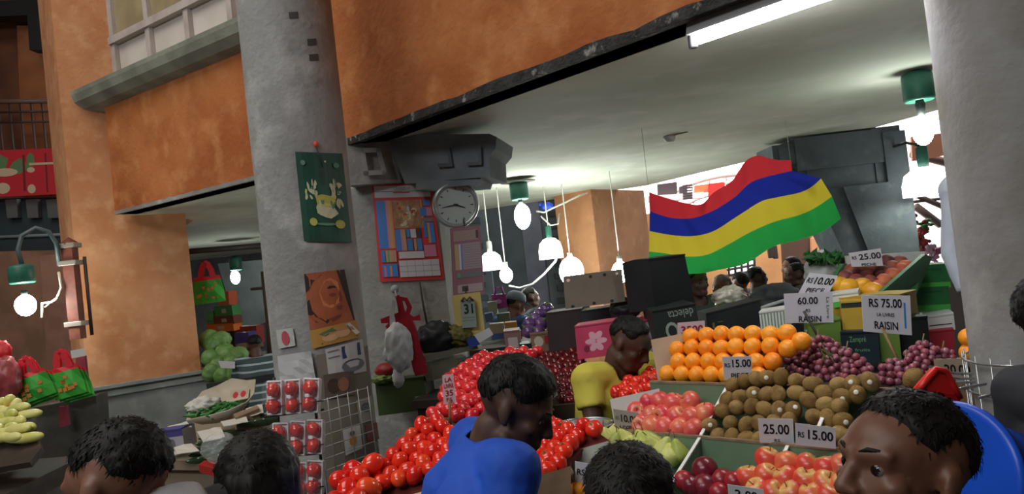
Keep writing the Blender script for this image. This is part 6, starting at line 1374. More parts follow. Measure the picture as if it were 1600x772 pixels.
for x, y, l in cl:
    o = link('cabbage', cmesh, None, P(x, y, 8.3 - (y - 530) * .006)); o.rotation_euler = rrot(1); o.scale = (.86,) * 3; tag(o, 'green cabbage, ' + l, 'vegetable', 'cabbages heaped behind the left pillar')
o, _ = board('price_card', [(341, 564), (367, 565), (367, 576), (345, 575)], DD(7.75), .004, card_dim); tag(o, 'white price card lying on the cabbages', 'card')
table('cabbage_stall', 'black edged stall under the cabbages and the striped shirt', 'table', [(-3.12, 7.6), (-2.82, 7.5), (-2.82, 8.5), (-3.12, 8.6)], 1.02, black_c)
t = thing('stall_rail', 'black rail in front of the cabbages and the striped shirt', 'rail', Vector((P(378, 590, 6.9).x, P(378, 590, 6.9).y, 0)))
board('rail_board', [(322, 600), (434, 583), (436, 594), (324, 612)], DLR(322, 436, 7.0, 6.8), .05, black_c, parent=t, nu=6)
for px, py, d in ((330, 606, 7.03), (428, 590, 6.86)):
    q = P(px, py, d); mb = MB(); mb.box((q.x, q.y + .02, q.z / 2), (.05, .05, q.z)); mb.build('post', black_c, t)
# crates behind the hanging green bag
for x0, y0, x1, y1, d, c0, l in ((322, 508, 364, 519, 9.6, (214, 110, 44), 'orange crate in the stack under the hanging green bag'), (333, 496, 364, 508, 9.6, (110, 52, 40), 'brown crate above the orange crate under the hanging green bag'), (321, 488, 333, 505, 9.7, (110, 200, 150), 'mint green crate end under the hanging green bag'), (334, 480, 362, 495, 9.65, (60, 130, 76), 'green crate on top of the stack under the hanging green bag'), (340, 458, 357, 500, 9.95, (196, 90, 60), 'orange red carton behind the green crates on the left'), (322, 520, 366, 566, 10.0, (90, 104, 92), 'grey green stall box behind the cabbages'), (368, 512, 400, 540, 9.8, (140, 50, 44), 'dark red crate behind the striped shirt man'), (366, 522, 388, 562, 9.5, (70, 60, 130), 'violet carton behind the head of the striped shirt man'), (416, 520, 436, 580, 9.3, (64, 58, 52), 'dark carton right of the striped shirt man'), (368, 540, 386, 556, 9.0, (140, 120, 90), 'tan carton left of the striped shirt man')):
    carton('goods_crate', l, [(x0, y0), (x1, y0 - 2), (x1 + 2, y1 - 2), (x0 + 2, y1)], d, d, .3, mat('goods_crate_paint', c0, .6), cat='crate', art=[(rect(.4, .25, .65, .7), 1)] if x1 - x0 > 25 and y1 - y0 < 20 else (), mats=[mat('label_pale', (170, 160, 140), .6)])
table('goods_bench', 'long dark bench under the crates on the far left stall', 'table', [(-4.4, 9.3), (-2.9, 9.0), (-2.9, 10.8), (-4.4, 11)], 1.16, dark_wood)
o, _ = board('wall_cover', [(340, 412), (420, 405), (426, 500), (372, 520)], DLR(340, 426, 14, 13.5), .06, mat('tarp_grey', (116, 124, 124), .7, (96, 104, 106), 3)); tag(o, 'grey green tarpaulin behind the glowing lamp on the left', 'tarpaulin')
mb = MB(); mb.tube([P(412, 424, 9.2), P(420, 500, 9.2), P(424, 560, 9.2)], .04, 8); mb.tube([P(392, 452, 9.2), P(424, 449, 9.2)], .02, 6); tag(mb.build('timber_pole', mat('pole_brown', (84, 66, 54), .7)), 'brown upright pole with crossbar left of the round column', 'pole')
for i, (x, y) in enumerate(((374, 494), (381, 499))):
    pass
# table with greens in paper, wrapped cucumbers, small boxes
tb = table('vegetable_table', 'grey table with greens and wrapped vegetables beside the left pillar', 'table', [(-2.35, 4.3), (-1.36, 3.85), (-1.4, 4.75), (-2.3, 5.4)], 1.13, mat('table_grey', (132, 118, 100), .7))
paper_m = mat('wrapping_paper', (166, 156, 136), .7, (186, 178, 160), 4, bump=.3, bscale=12)
t = thing('paper_bundle', 'open brown paper bundle of green chillies beside the left pillar', 'bundle', P(350, 665, 4.6))
bp = plane3((295, 655, 4.5), (400, 640, 4.4), (370, 602, 4.95))
mb = MB(); rim_ = [(292, 662), (300, 640), (318, 622), (340, 608), (365, 600), (388, 600), (404, 606), (400, 622), (388, 636), (360, 650), (330, 658)]
cen = onplane(345, 645, bp) - bp[1] * .05; vb = mb.bm.verts.new(cen)
r1 = [mb.bm.verts.new(onplane(x, y, bp) + bp[1] * (.03 + .03 * noise.noise(Vector((x * .07, y * .07, 1))))) for x, y in rim_]; r2 = [mb.bm.verts.new(cen.lerp(onplane(x, y, bp), .6) - bp[1] * .015) for x, y in rim_]
for i in range(len(rim_)):
    j = (i + 1) % len(rim_); mb.bm.faces.new((r1[i], r1[j], r2[j], r2[i])); mb.bm.faces.new((r2[i], r2[j], vb))
pb = mb.build('paper_wrap', paper_m, t, smooth=True); sm = pb.modifiers.new('thickness', 'SOLIDIFY'); sm.thickness = .006
o, _ = board('price_note', [(360, 610), (390, 606), (388, 622), (358, 628)], PLN((onplane(375, 616, bp) + bp[1] * .03, bp[1])), .002, [paper_m, ink_red], [(oval(.3, .5, .14, .3), 1), (oval(.7, .5, .14, .3), 1)], t)
chil = mat('chilli_green', (44, 110, 44), .4); ch_mesh = fruit_mesh('chilli', lambda n: (n.x * .010, n.y * .010, n.z * .05), 2); ch_mesh.materials.append(chil); rnd = random.Random(9)
for i in range(90):
    x, y = rnd.uniform(298, 372), rnd.uniform(634, 656)
    if not inside(x, y, [(296, 658), (302, 640), (330, 634), (372, 630), (375, 640), (345, 652), (315, 660)]): continue
    o = link('green_chilli', ch_mesh, None, onplane(x, y, bp) + bp[1] * rnd.uniform(.0, .03)); o.rotation_euler = (1.57 + rnd.uniform(-.4, .4), rnd.uniform(-.4, .4), rnd.uniform(0, 3)); tag(o, 'green chilli in the open brown paper bundle', 'vegetable', 'green chillies in the paper bundle')
o = lump('crumpled_paper', 318, 634, 4.62, 26, 14, mat('tissue_white', (196, 192, 184), .6), None, .3, 3, seed=50); tag(o, 'crumpled white paper at the back of the chilli bundle', 'paper')
carton('small_carton', 'violet lidded small carton on the table beside the left pillar', [(248, 676), (284, 671), (289, 702), (255, 708)], 4.1, 4.1, .16, mat('carton_violet_white', (176, 172, 180), .6), flat_top=mat('lid_violet', (70, 66, 130), .6), art=[(rect(.0, .0, 1, .3), 1), (oval(.5, .65, .12, .25), 2)], mats=[mat('lid_violet', (70, 66, 130), .6), ink_s])
for i, (q, l) in enumerate((([(250, 705), (300, 694), (312, 706), (262, 714)], 'newspaper sheet at the front edge of the vegetable table'), ([(308, 676), (345, 668), (352, 684), (318, 692)], 'folded white paper in front of the chilli bundle'), ([(384, 640), (410, 632), (412, 646), (392, 652)], 'pale folded card right of the chilli bundle'), ([(345, 660), (385, 652), (388, 660), (350, 668)], 'pale paper strip between bundle and cucumbers'), ([(262, 668), (292, 660), (300, 668), (270, 676)], 'white paper edge behind the violet carton'))):
    o, _ = board('loose_paper', q, PLN((P(310, 690, 4.05) + Vector((0, 0, .01 + .004 * i)), Vector((-.05, -.25, 1)).normalized())), .003, mat('paper_pale', (196, 192, 182), .7), nu=4, nv=3, wob=.012); tag(o, l, 'paper')
cuc_m = mat('cucumber_skin', (34, 64, 40), .3, (52, 84, 50), 14, coat=.6); cuc = fruit_mesh('cucumber', lambda n: (n.x * .02, n.y * .02, n.z * .10), 3); cuc.materials.append(cuc_m)
fil2 = mat('film_streak', (230, 236, 236), .08, alpha=.22, spec=1, bump=.8, bscale=30, coat=1)
cpl = plane3((315, 720, 3.95), (345, 725, 3.9), (340, 680, 4.2)); k = 0
for j in range(5):
    for i in range(4):
        px, py = 322 + i * 16 + j * 4, 718 - j * 9 - i * 2
        if px > 372: continue
        o = link('cucumber', cuc, None, onplane(px, py, cpl) + cpl[1] * .01 * (i % 2)); o.rotation_euler = (1.45, .1 * i, -.9 + random.uniform(-.12, .12)); tag(o, 'dark cucumber in the film wrapped stack at the front of the left table', 'vegetable', 'wrapped cucumbers in the front stack')
for j in range(4):
    for i in range(4):
        px, py = 400 + i * 12 + j * 3, 662 - j * 8 - i * 3
        o = link('cucumber', cuc, None, P(px, py, 4.25 + j * .06)); o.rotation_euler = (1.45, .1 * i, -.9 + random.uniform(-.15, .15)); tag(o, 'dark cucumber in the film wrapped stack behind the packed tomatoes', 'vegetable', 'wrapped cucumbers behind the packed tomatoes')
o = lump('film_wrap', 344, 700, 3.86, 30, 24, fil2, None, .15, 3, seed=52, flat=.5); tag(o, 'clear shiny film over the front stack of cucumbers', 'film')
o, _ = board('red_tray', [(310, 726), (372, 742), (372, 756), (312, 738)], DD(3.82), .08, mat('tray_red', (170, 40, 36), .5)); tag(o, 'red tray edge under the front stack of cucumbers', 'tray')
carton('small_carton', 'brown carton under the pale folded card, right of the bundle', [(368, 655), (405, 640), (408, 668), (372, 680)], 4.2, 4.25, .2, kraft)
# ================================================================ people
def bake_blob(parts, voxel, smooth=6, wob=0.0, wobf=6.0):
    """parts: ('c', p0, r0, p1, r1) tapered limbs, ('d', p0, r0, p1, r1) the same with a flat far end, ('e', centre, radii, rot) ellipsoids -> one continuous skin"""
    bm = bmesh.new()
    for q in parts:
        if q[0] == 'e':
            m4 = Matrix.Translation(q[1]) @ (q[3].to_4x4() if len(q) > 3 and q[3] is not None else Matrix.Identity(4)) @ Matrix.Diagonal((*q[2], 1))
            bmesh.ops.create_icosphere(bm, subdivisions=3, radius=1, matrix=m4)
        else:
            p0, r0, p1, r1 = Vector(q[1]), q[2], Vector(q[3]), q[4]; sub = bmesh.new()
            bmesh.ops.create_icosphere(sub, subdivisions=2, radius=r0, matrix=Matrix.Translation(p0))
            if q[0] == 'c': bmesh.ops.create_icosphere(sub, subdivisions=2, radius=r1, matrix=Matrix.Translation(p1))
            else:
                t = (p1 - p0).normalized(); u = t.orthogonal().normalized(); w = t.cross(u)
                for k in range(16): sub.verts.new(p1 + (u * math.cos(k * PI / 8) + w * math.sin(k * PI / 8)) * r1)
            r = bmesh.ops.convex_hull(sub, input=sub.verts)
            junk = list({e for e in r['geom_interior'] if isinstance(e, bmesh.types.BMVert)} | {e for e in r['geom_unused'] if isinstance(e, bmesh.types.BMVert)})
            if junk: bmesh.ops.delete(sub, geom=junk, context='VERTS')
            tmp = bpy.data.meshes.new('t'); sub.to_mesh(tmp); sub.free(); bm.from_mesh(tmp); bpy.data.meshes.remove(tmp)
    me = bpy.data.meshes.new('blob'); bm.to_mesh(me); bm.free()
    ob = bpy.data.objects.new('blob', me); COL.objects.link(ob)
    a = ob.modifiers.new('r', 'REMESH'); a.mode = 'VOXEL'; a.voxel_size = voxel; a.use_smooth_shade = True
    b = ob.modifiers.new('s', 'SMOOTH'); b.factor = .5; b.iterations = smooth
    dg = bpy.context.evaluated_depsgraph_get(); dg.update()
    out = bpy.data.meshes.new_from_object(ob.evaluated_get(dg))
    bpy.data.objects.remove(ob); bpy.data.meshes.remove(me)
    if wob:
        ns = [v.normal.copy() for v in out.vertices]; cs = [v.co.copy() for v in out.vertices]; fl = []
        for c_, n_ in zip(cs, ns): fl.extend(c_ + n_ * wob * (noise.noise(c_ * wobf) + .5 * noise.noise(c_ * wobf * 2.3)))
        out.vertices.foreach_set('co', fl)
    return out
def add_mesh(me, name, mats, parent, origin, cull=None, matf=None):
    bm = bmesh.new(); bm.from_mesh(me); bpy.data.meshes.remove(me)
    if cull:
        bad = [f for f in bm.faces if cull(f.calc_center_median())]; bmesh.ops.delete(bm, geom=bad, context='FACES')
    if cull:                                                         # even out the cut edge
        for _ in range(10):
            new = {}
            for v in bm.verts:
                nb = [e.other_vert(v).co for e in v.link_edges if e.is_boundary]
                if len(nb) == 2: new[v] = v.co * .4 + (nb[0] + nb[1]) * .3
            for v, c_ in new.items(): v.co = c_
    for f in bm.faces:
        f.smooth = True
        if matf: f.material_index = matf(f.calc_center_median(), f.normal)
    bmesh.ops.translate(bm, verts=bm.verts, vec=-Vector(origin))
    m2 = bpy.data.meshes.new(name); bm.to_mesh(m2); bm.free()
    for m in (mats if isinstance(mats, list) else [mats]): m2.materials.append(m)
    return link(name, m2, parent, origin)
hair_m = mat('hair_black', (15, 14, 14), .6, (24, 21, 20), 30, spec=.25); hair_grey = mat('hair_grey', (120, 108, 104), .6, (96, 86, 82), 30)
skin_d = mat('skin_dark', (84, 56, 44), .6, (74, 48, 38), 12, sub=.05); skin_m = mat('skin_brown', (134, 92, 72), .5, (122, 82, 64), 12, sub=.05)
lip_d = mat('lip_dark', (96, 54, 48), .45); lip_m = mat('lip_brown', (140, 84, 74), .45); eye_w = mat('eye_white', (112, 100, 94), .4); iris = mat('iris_dark', (26, 18, 14), .2)
def head_parts(H, big=1.0):
    """H maps head coordinates (x right, y forward, z up, metres from the head's centre) into the place"""
    R3 = H.to_3x3()
    E = lambda c, r, ro=None: ('e', H @ Vector(c), r, R3 @ ro if ro is not None else R3)
    Cc = lambda a, ra, b, rb: ('c', H @ Vector(a), ra, H @ Vector(b), rb)
    p = [E((0, -.014, .028), (.075, .094, .082)), E((0, .030, -.030), (.060, .060, .078)), E((0, .022, .028), (.068, .066, .060)),
         Cc((-.030, .050, -.086), .026, (.030, .050, -.086), .026), E((0, .070, -.094), (.026, .022, .022)), Cc((-.050, .008, -.070), .022, (-.026, .058, -.090), .022), Cc((.050, .008, -.070), .022, (.026, .058, -.090), .022),
         Cc((0, .082, .018), .010, (0, .108, -.030), .0125), E((-.013, .098, -.034), (.009, .011, .008)), E((.013, .098, -.034), (.009, .011, .008)),
         Cc((-.046, .070, .024), .011, (-.012, .086, .020), .011), Cc((.046, .070, .024), .011, (.012, .086, .020), .011),
         E((-.044, .056, -.022), (.022, .022, .018)), E((.044, .056, -.022), (.022, .022, .018)),
         Cc((-.020, .082, -.058), .008, (.020, .082, -.058), .008), E((0, .090, -.060), (.018, .011, .007)), E((0, .087, -.072), (.016, .011, .008)),
         Cc((-.042, .067, .0105), .0095, (-.018, .0775, .011), .0095), Cc((.042, .067, .0105), .0095, (.018, .0775, .011), .0095), Cc((-.041, .067, -.0095), .0072, (-.019, .0765, -.0095), .0072), Cc((.041, .067, -.0095), .0072, (.019, .0765, -.0095), .0072)]
    for s in (-1, 1):
        ro = Euler((.15, 0, s * -.35)).to_matrix()
        p += [E((s * .078, -.012, -.008), (.009, .018, .029), ro), E((s * .080, -.019, -.004), (.006, .015, .025), ro), E((s * .076, -.002, -.030), (.007, .009, .012), ro)]
    return p
def hair(H, parent, m, style='short', seed=0, strands=500, name='hair'):
    bm = bmesh.new(); bmesh.ops.create_icosphere(bm, subdivisions=5, radius=1)
    ss = lambda a, b, x: max(0, min(1, (x - a) / (b - a))) ** 2 * (3 - 2 * max(0, min(1, (x - a) / (b - a))))
    def thr(az):
        az = abs(az)
        pts = {'short': [(0, 32), (.5, 30), (.85, 18), (1.05, 0), (1.3, -4), (1.55, 4), (1.85, 8), (2.05, -22), (2.5, -40), (3.15, -44)],
               'fringe': [(0, 18), (.45, 16), (.75, 10), (1.0, -2), (1.3, -8), (1.55, 4), (1.85, 6), (2.05, -20), (2.5, -36), (3.15, -38)],
               'long': [(0, 40), (.6, 30), (1.0, -10), (1.3, -50), (1.6, -75), (3.15, -85)]}[style]
        for (a, x), (b, y) in zip(pts, pts[1:]):
            if az <= b: return x + (y - x) * (az - a) / (b - a)
        return pts[-1][1]
    vol = {'short': .001, 'fringe': .004, 'long': .004}[style]; rnd = random.Random(seed); keep = {}
    def surf(d, extra=0.0):
        az = math.atan2(d.x, d.y); el = math.degrees(math.asin(max(-1, min(1, d.z)))); e = el - thr(az) + 5 * noise.noise(Vector((az * 5, seed, 2)))
        f = ss(0, 22, e); o = -.010 + (vol + .013) * f + extra
        n_ = .004 * noise.noise(d * 5 + Vector((seed, 0, 0))) * f + .0035 * noise.noise(d * 17 + Vector((seed, 1, 0))) * f
        if style == 'fringe': o += .014 * f * ss(.2, 1, d.z + .5 * max(0, d.y))
        q = Vector((d.x * (.077 + o + n_), -.014 + d.y * (.096 + o + n_), .030 + d.z * (.085 + o * .9 + n_)))
        if style == 'long' and d.z < 0 and d.y < .55: q.z += d.z * .22; q.y += -.01 + d.z * .02
        if d.z < -.1 and style != 'long' and d.y < 0: q.y += .012 * ss(.1, .6, -d.z)
        return q, e
    for v in bm.verts:
        d = v.co.normalized(); q, e = surf(d); keep[v] = e; v.co = H @ q
    bmesh.ops.delete(bm, geom=[f for f in bm.faces if all(keep[v] < -1 for v in f.verts)], context='FACES')
    for f in bm.faces: f.smooth = True
    for i in range(strands):                                         # short tapering locks over the shell
        d = Vector((rnd.gauss(0, 1), rnd.gauss(0, 1), rnd.gauss(0, 1) + .3)).normalized(); q, e = surf(d)
        if e < 9: continue
        fl = Vector((d.x * .3 + rnd.gauss(0, .3), .35 + rnd.gauss(0, .3), -.5)); fl = (fl - d * fl.dot(d)).normalized(); L = rnd.uniform(.007, .017) * (1.7 if style == 'fringe' else 1)
        t1 = q + d * .001; t2 = q + fl * L + d * (.0015 + rnd.uniform(0, .003)) - d * (L * L * 3); sd = d.cross(fl).normalized() * .0022
        vs = [bm.verts.new(H @ x) for x in (t1 - sd, t1 + sd, t2)]; bm.faces.new(vs)
    org = H @ Vector((0, 0, 0)); bmesh.ops.translate(bm, verts=bm.verts, vec=-org)
    me = bpy.data.meshes.new(name); bm.to_mesh(me); bm.free(); me.materials.append(m); o = link(name, me, parent, org)
    return o
def hand_parts(wr, dirv, side, palm_n, r=1.0):
    d = dirv.normalized(); n = (palm_n - d * palm_n.dot(d)).normalized(); u = d.cross(n).normalized() * side; p = []
    R3 = Matrix((u, d, n)).transposed(); p.append(('e', wr + d * .048, (.040, .052, .017), R3))
    for k, (off, L, sp) in enumerate(((-.030, .066, -.10), (-.010, .076, -.02), (.010, .072, .05), (.029, .056, .14))):
        b = wr + d * .088 + u * off; d1 = (d + u * sp + n * .25).normalized(); k1 = b + d1 * L * .5; d2 = (d + u * sp + n * .9).normalized(); k2 = k1 + d2 * L * .32; d3 = (d * .6 + n * 1.2).normalized(); k3 = k2 + d3 * L * .25
        p += [('c', b, .0098, k1, .0090), ('c', k1, .0090, k2, .0082), ('c', k2, .0082, k3, .0072)]
    b = wr + d * .026 - u * .032; k1 = b + (d * .6 - u * .7 + n * .4).normalized() * .036; k2 = k1 + (d * .9 - u * .2 + n * .5).normalized() * .030
    p += [('c', b, .0125, k1, .0108), ('c', k1, .0105, k2, .0085)]
    return p
def person(label, head, yaw, pitch=0, roll=0, body_yaw=None, lean=0, skin=skin_m, lips=lip_m, hair_style='short', hair_mat=None, shirt=None, pants=None, voxel=.008, sleeve=.5, arms='down', seed=0, neck_v=None, scale=1.0, group=None, face=True, collar=None, strands=500, shoulder=.175, girth=1.0, nkp=None, cap=None, shirt_wob=.004, ground=0.0):
    h = Vector(head); by = math.radians(yaw if body_yaw is None else body_yaw)
    H = Matrix.Translation(h) @ Matrix.Rotation(math.radians(yaw), 4, 'Z') @ Matrix.Rotation(math.radians(roll), 4, 'Y') @ Matrix.Rotation(-math.radians(pitch), 4, 'X') @ Matrix.Scale(scale, 4)
    fwd = Vector((-math.sin(by), math.cos(by), 0)); rt = Vector((math.cos(by), math.sin(by), 0)); la = math.radians(lean)
    up = (Vector((0, 0, 1)) * math.cos(la) + fwd * math.sin(la)); ff = fwd * math.cos(la) - Vector((0, 0, 1)) * math.sin(la)
    nk0 = H @ Vector((0, -.030, -.075)); nk = h + (H @ Vector((0, -.045, -.15)) - h) * .55 + (-up * .165 - ff * .02) * .5 + up * .012
    if nkp is not None: nk = Vector(nkp)
    pel = nk - up * .50; pz = max(.30, pel.z)
    t = thing('person', label, 'person', Vector((pel.x, pel.y, ground)), group)
    g = girth
    sh = {s: nk + rt * s * shoulder - up * .032 for s in (-1, 1)}
    body = head_parts(H) + [('c', nk0, .053, nk, .057 * g), ('c', nk, .057, nk - up * .10, .086 * g)]
    nhead = len(body)
    for s in (-1, 1):
        body += [('c', nk - up * .02 + rt * s * .05, .052, sh[s], .056), ('c', nk - up * .16 + rt * s * .075, .098 * g, nk - up * .32 + rt * s * .06, .092 * g), ('c', nk - up * .32 + rt * s * .06, .092 * g, pel + rt * s * .07, .10 * g)]
    tors = [('c', nk - up * .052 - rt * .045, .078 * g, nk - up * .052 + rt * .045, .078 * g), ('c', nk - up * .10 - rt * .05, .10 * g, nk - up * .10 + rt * .05, .10 * g)]
    for s in (-1, 1):
        tors += [('c', nk - up * .038 + rt * s * .06, .070, sh[s] + up * .006, .074), ('c', nk - up * .16 + rt * s * .078, .122 * g, nk - up * .32 + rt * s * .064, .116 * g), ('d', nk - up * .32 + rt * s * .064, .116 * g, pel - up * .06 + rt * s * .06, .125 * g)]
    tors.append(('d', nk - up * .3, .12 * g, pel - up * .06, .14 * g))
    aj = {}
    for s in (-1, 1):
        if arms == 'down': el = sh[s] + rt * s * .05 - Vector((0, 0, .27)) + fwd * .02; wr = el + fwd * .10 - Vector((0, 0, .23)) - rt * s * .01
        elif arms == 'fore': el = sh[s] + rt * s * .06 - Vector((0, 0, .25)) + fwd * .08; wr = el + fwd * .22 - Vector((0, 0, .09)) - rt * s * .05
        else: el, wr = arms[s]
        el, wr = Vector(el), Vector(wr); aj[s] = (el, wr)
        body += [('c', sh[s], .050, el, .038), ('c', el, .038, wr, .026)] + hand_parts(wr, wr - el, s, -rt * s)
        if sleeve > 0: tors.append(('d', sh[s], .070, sh[s].lerp(el, sleeve), .064)) if sleeve <= 1 else tors.extend([('c', sh[s], .064, el, .052), ('d', el, .052, el.lerp(wr, sleeve - 1), .040)])
    trs = []
    up_z = pz
    for s in (-1, 1):
        hip = pel + rt * s * .09; ft = Vector((hip.x, hip.y, .07 + ground)); L = max(.3, hip.z - .07 - ground); bend = math.sqrt(max(0, .44 ** 2 - (L / 2) ** 2)); kn = Vector((hip.x, hip.y, .07 + ground + L / 2)) + fwd * bend
        body += [('c', hip, .088 * g, kn, .058), ('c', kn, .058, ft, .038), ('c', ft - Vector((0, 0, .03)), .036, ft - Vector((0, 0, .035)) + fwd * .15, .028)]
        trs += [('c', pel + rt * s * .05, .122 * g, hip, .112 * g), ('c', hip, .105 * g, kn, .076), ('d', kn, .076, ft + Vector((0, 0, .03)), .060)]
    Hi = H.inverted()
    def mf(c, n):
        if (c - h).length > .15: return 0
        q = Hi @ c
        if abs(q.x) < .024 and -.080 < q.z < -.053 and q.y > .084 and abs(q.z + .066) < .010 - .15 * abs(q.x): return 1
        return 0
    bj = bmesh.new()
    for pr_, vx in ((body[:nhead], voxel), (body[nhead - 1:], max(voxel, .011))):          # fine skin for head and neck, coarser below, one mesh
        m_ = bake_blob(pr_, vx, 3); bj.from_mesh(m_); bpy.data.meshes.remove(m_)
    mj = bpy.data.meshes.new('body'); bj.to_mesh(mj); bj.free()
    add_mesh(mj, 'body', [skin, lips], t, t.location, matf=mf)
    if shirt:
        nn = (up * .96 + ff * .28).normalized(); n0 = nk - up * .005
        def cullf(c):
            r = c - nk
            if (c - n0).dot(nn) > -.012 and r.length < .15 and abs(r.dot(rt)) < .068: return True
            if neck_v:
                d_ = -r.dot(up); xx = abs(r.dot(rt)); yy = r.dot(ff)
                if yy > .0 and d_ < neck_v and xx < .075 * (1 - d_ / neck_v): return True
            return False
        s_ = add_mesh(bake_blob(tors, max(voxel * 1.1, .009), 4, shirt_wob, 9), 'shirt', shirt, t, t.location, cull=cullf); sm = s_.modifiers.new('cloth', 'SOLIDIFY'); sm.thickness = .005; sm.offset = -1
    if collar:
        mb = MB(); pts = []
        for k in range(29):
            a = k * 2 * PI / 28; pts.append(nk + up * (.022 - .03 * math.cos(a)) + rt * math.sin(a) * .072 + ff * math.cos(a) * .072)
        for i in range(28):
            a, b = pts[i], pts[i + 1]; mb.hexa([a, b, b - up * .04 + (b - nk) * .18, a - up * .04 + (a - nk) * .18], [q + up * .004 + (q - nk) * .03 for q in (a, b, b - up * .038 + (b - nk) * .2, a - up * .038 + (a - nk) * .2)])
        mb.build('collar', collar, t, origin=t.location)
    add_mesh(bake_blob(trs, max(voxel, .012), 3, .004, 8), 'trousers', pants or mat('trouser_dark', (38, 40, 48), .8), t, t.location)
    if face:
        for s in (-1, 1):
            mb = MB(); mb.ball(H @ Vector((s * .031, .070, .002)), .0125, 3); bm = mb.bm
            for f in bm.faces:
                q = Hi @ f.calc_center_median() - Vector((s * .031, .070, .002))
                f.material_index = 1 if q.y > .0080 else 0
            mb.build('eye', [eye_w, iris], t)
            mb = MB(); mb.tube([H @ Vector((s * x, y, z)) for x, y, z in ((.014, .092, .023), (.026, .089, .029), (.040, .079, .029), (.052, .065, .023))], [.0025, .0036, .0032, .0015], 6); mb.build('eyebrow', hair_mat or hair_m, t)
    if hair_style: hair(H, t, hair_mat or hair_m, hair_style, seed, strands)
    if cap:
        mb = MB(); mb.lathe([(.092, 0), (.094, .03), (.08, .075), (.045, .10), (0, .105)], H @ Matrix.Translation((0, -.012, .045)) @ Matrix.Diagonal((.92, 1.12, 1, 1)), 28); mb.hexa([H @ Vector(q) for q in ((-.06, .085, .045), (.06, .085, .045), (.045, .16, .032), (-.045, .16, .032))], [H @ Vector(q) for q in ((-.06, .085, .053), (.06, .085, .053), (.045, .16, .038), (-.045, .16, .038))]); mb.build('cap', cap, t)
    return t, H, nk, rt, ff, up
blue_sh = mat('shirt_blue', (22, 84, 200), .75, (18, 72, 180), 5, bump=.3, bscale=14); yel_sh = mat('shirt_yellow', (206, 196, 78), .8, (190, 180, 66), 5, bump=.25, bscale=12)
dark_sh = mat('shirt_dark', (44, 46, 52), .8, (36, 38, 44), 6); grey_sh = mat('shirt_grey', (178, 184, 196), .75, (160, 168, 182), 5, bump=.25, bscale=12); white_sh = mat('collar_white', (216, 216, 220), .7)
bh = P(806, 636, 1.98)
person('man in a bright blue V-neck T-shirt bending over the tomatoes, dark fringe, facing right', bh, -100, 30, 0, body_yaw=-72, lean=20, skin=skin_d, lips=lip_d, hair_style='fringe', shirt=blue_sh, pants=mat('trouser_navy', (30, 34, 46), .8), voxel=.007, sleeve=.62, nkp=P(770, 694, 2.0), arms={-1: (bh + Vector((.02, .06, -.52)), bh + Vector((.22, .14, -.66))), 1: (bh + Vector((-.12, -.26, -.56)), bh + Vector((.12, -.20, -.70)))}, seed=3, neck_v=.17, strands=900, shoulder=.185, girth=1.15)
person('man in a yellow T-shirt looking down at the tomatoes behind the stand', P(984, 536, 3.45), -125, 34, 0, body_yaw=-140, lean=14, skin=skin_d, lips=lip_d, shirt=yel_sh, voxel=.009, sleeve=.46, arms='fore', seed=5, girth=1.1, shoulder=.195, nkp=P(964, 572, 3.5))
_h = P(1414, 740, 1.16)
for _ in range(6):                                                   # place the head so that its near eye sits where the photograph shows it
    _H = Matrix.Translation(_h) @ Matrix.Rotation(math.radians(106), 4, 'Z') @ Matrix.Rotation(math.radians(0), 4, 'Y') @ Matrix.Rotation(math.radians(12), 4, 'X')
    _e = proj(_H @ Vector((-.032, .078, .002))); _h = _h + RGT * ((1368 - _e[0]) / FPX * _e[2]) - UPV * ((734 - _e[1]) / FPX * _e[2])
person('young man with short dark hair at the lower right, face turned left', _h, 106, -12, 0, body_yaw=100, lean=4, skin=mat('skin_warm', (112, 74, 58), .5, (100, 66, 50), 12, sub=.05), lips=lip_m, shirt=dark_sh, voxel=.0055, arms='down', seed=7, strands=1600)
person('man with short dark hair and a white collar at the lower left, seen from behind', P(184, 758, 1.44), 72, 14, 6, body_yaw=40, lean=10, skin=skin_m, shirt=dark_sh, collar=white_sh, nkp=P(256, 806, 1.47), voxel=.007, seed=9, strands=1600, scale=1.02)
person('woman with long dark hair at the lower left, seen from behind', P(406, 762, 1.62), 10, 10, 0, body_yaw=10, skin=skin_m, hair_style='long', shirt=dark_sh, voxel=.008, seed=11, strands=500, shoulder=.145, girth=.88)
person('person with curly black hair at the bottom centre, seen from behind', P(988, 800, 1.33), -8, 16, 0, body_yaw=-8, lean=8, skin=skin_d, shirt=dark_sh, voxel=.008, seed=13, strands=1800)
person('person with black hair cut off by the right picture edge beside the column', P(1662, 500, 1.75), -75, 0, 0, lean=-6, nkp=P(1690, 610, 1.75), skin=skin_d, shirt=dark_sh, voxel=.01, seed=15, strands=900, shoulder=.15, girth=.85)
# vendor in a grey shirt standing on a step behind the right column
plat = P(1540, 300, 3.3)
mb = MB(); mb.box((plat.x + .05, plat.y + .1, .24), (1.0, .8, .48), bevel=.01); stp = mb.build('vendor_platform', dark_wood); tag(stp, 'low dark platform under the vendor in the grey shirt', 'platform')
vt = person('vendor in a pale grey long sleeved shirt half hidden behind the right column', P(1572, 222, 3.25), 170, 10, 0, body_yaw=172, skin=skin_m, shirt=grey_sh, pants=mat('trouser_black', (24, 26, 32), .8), voxel=.01, sleeve=1.7, arms='down', seed=17, girth=1.1, shoulder=.20, ground=.48)
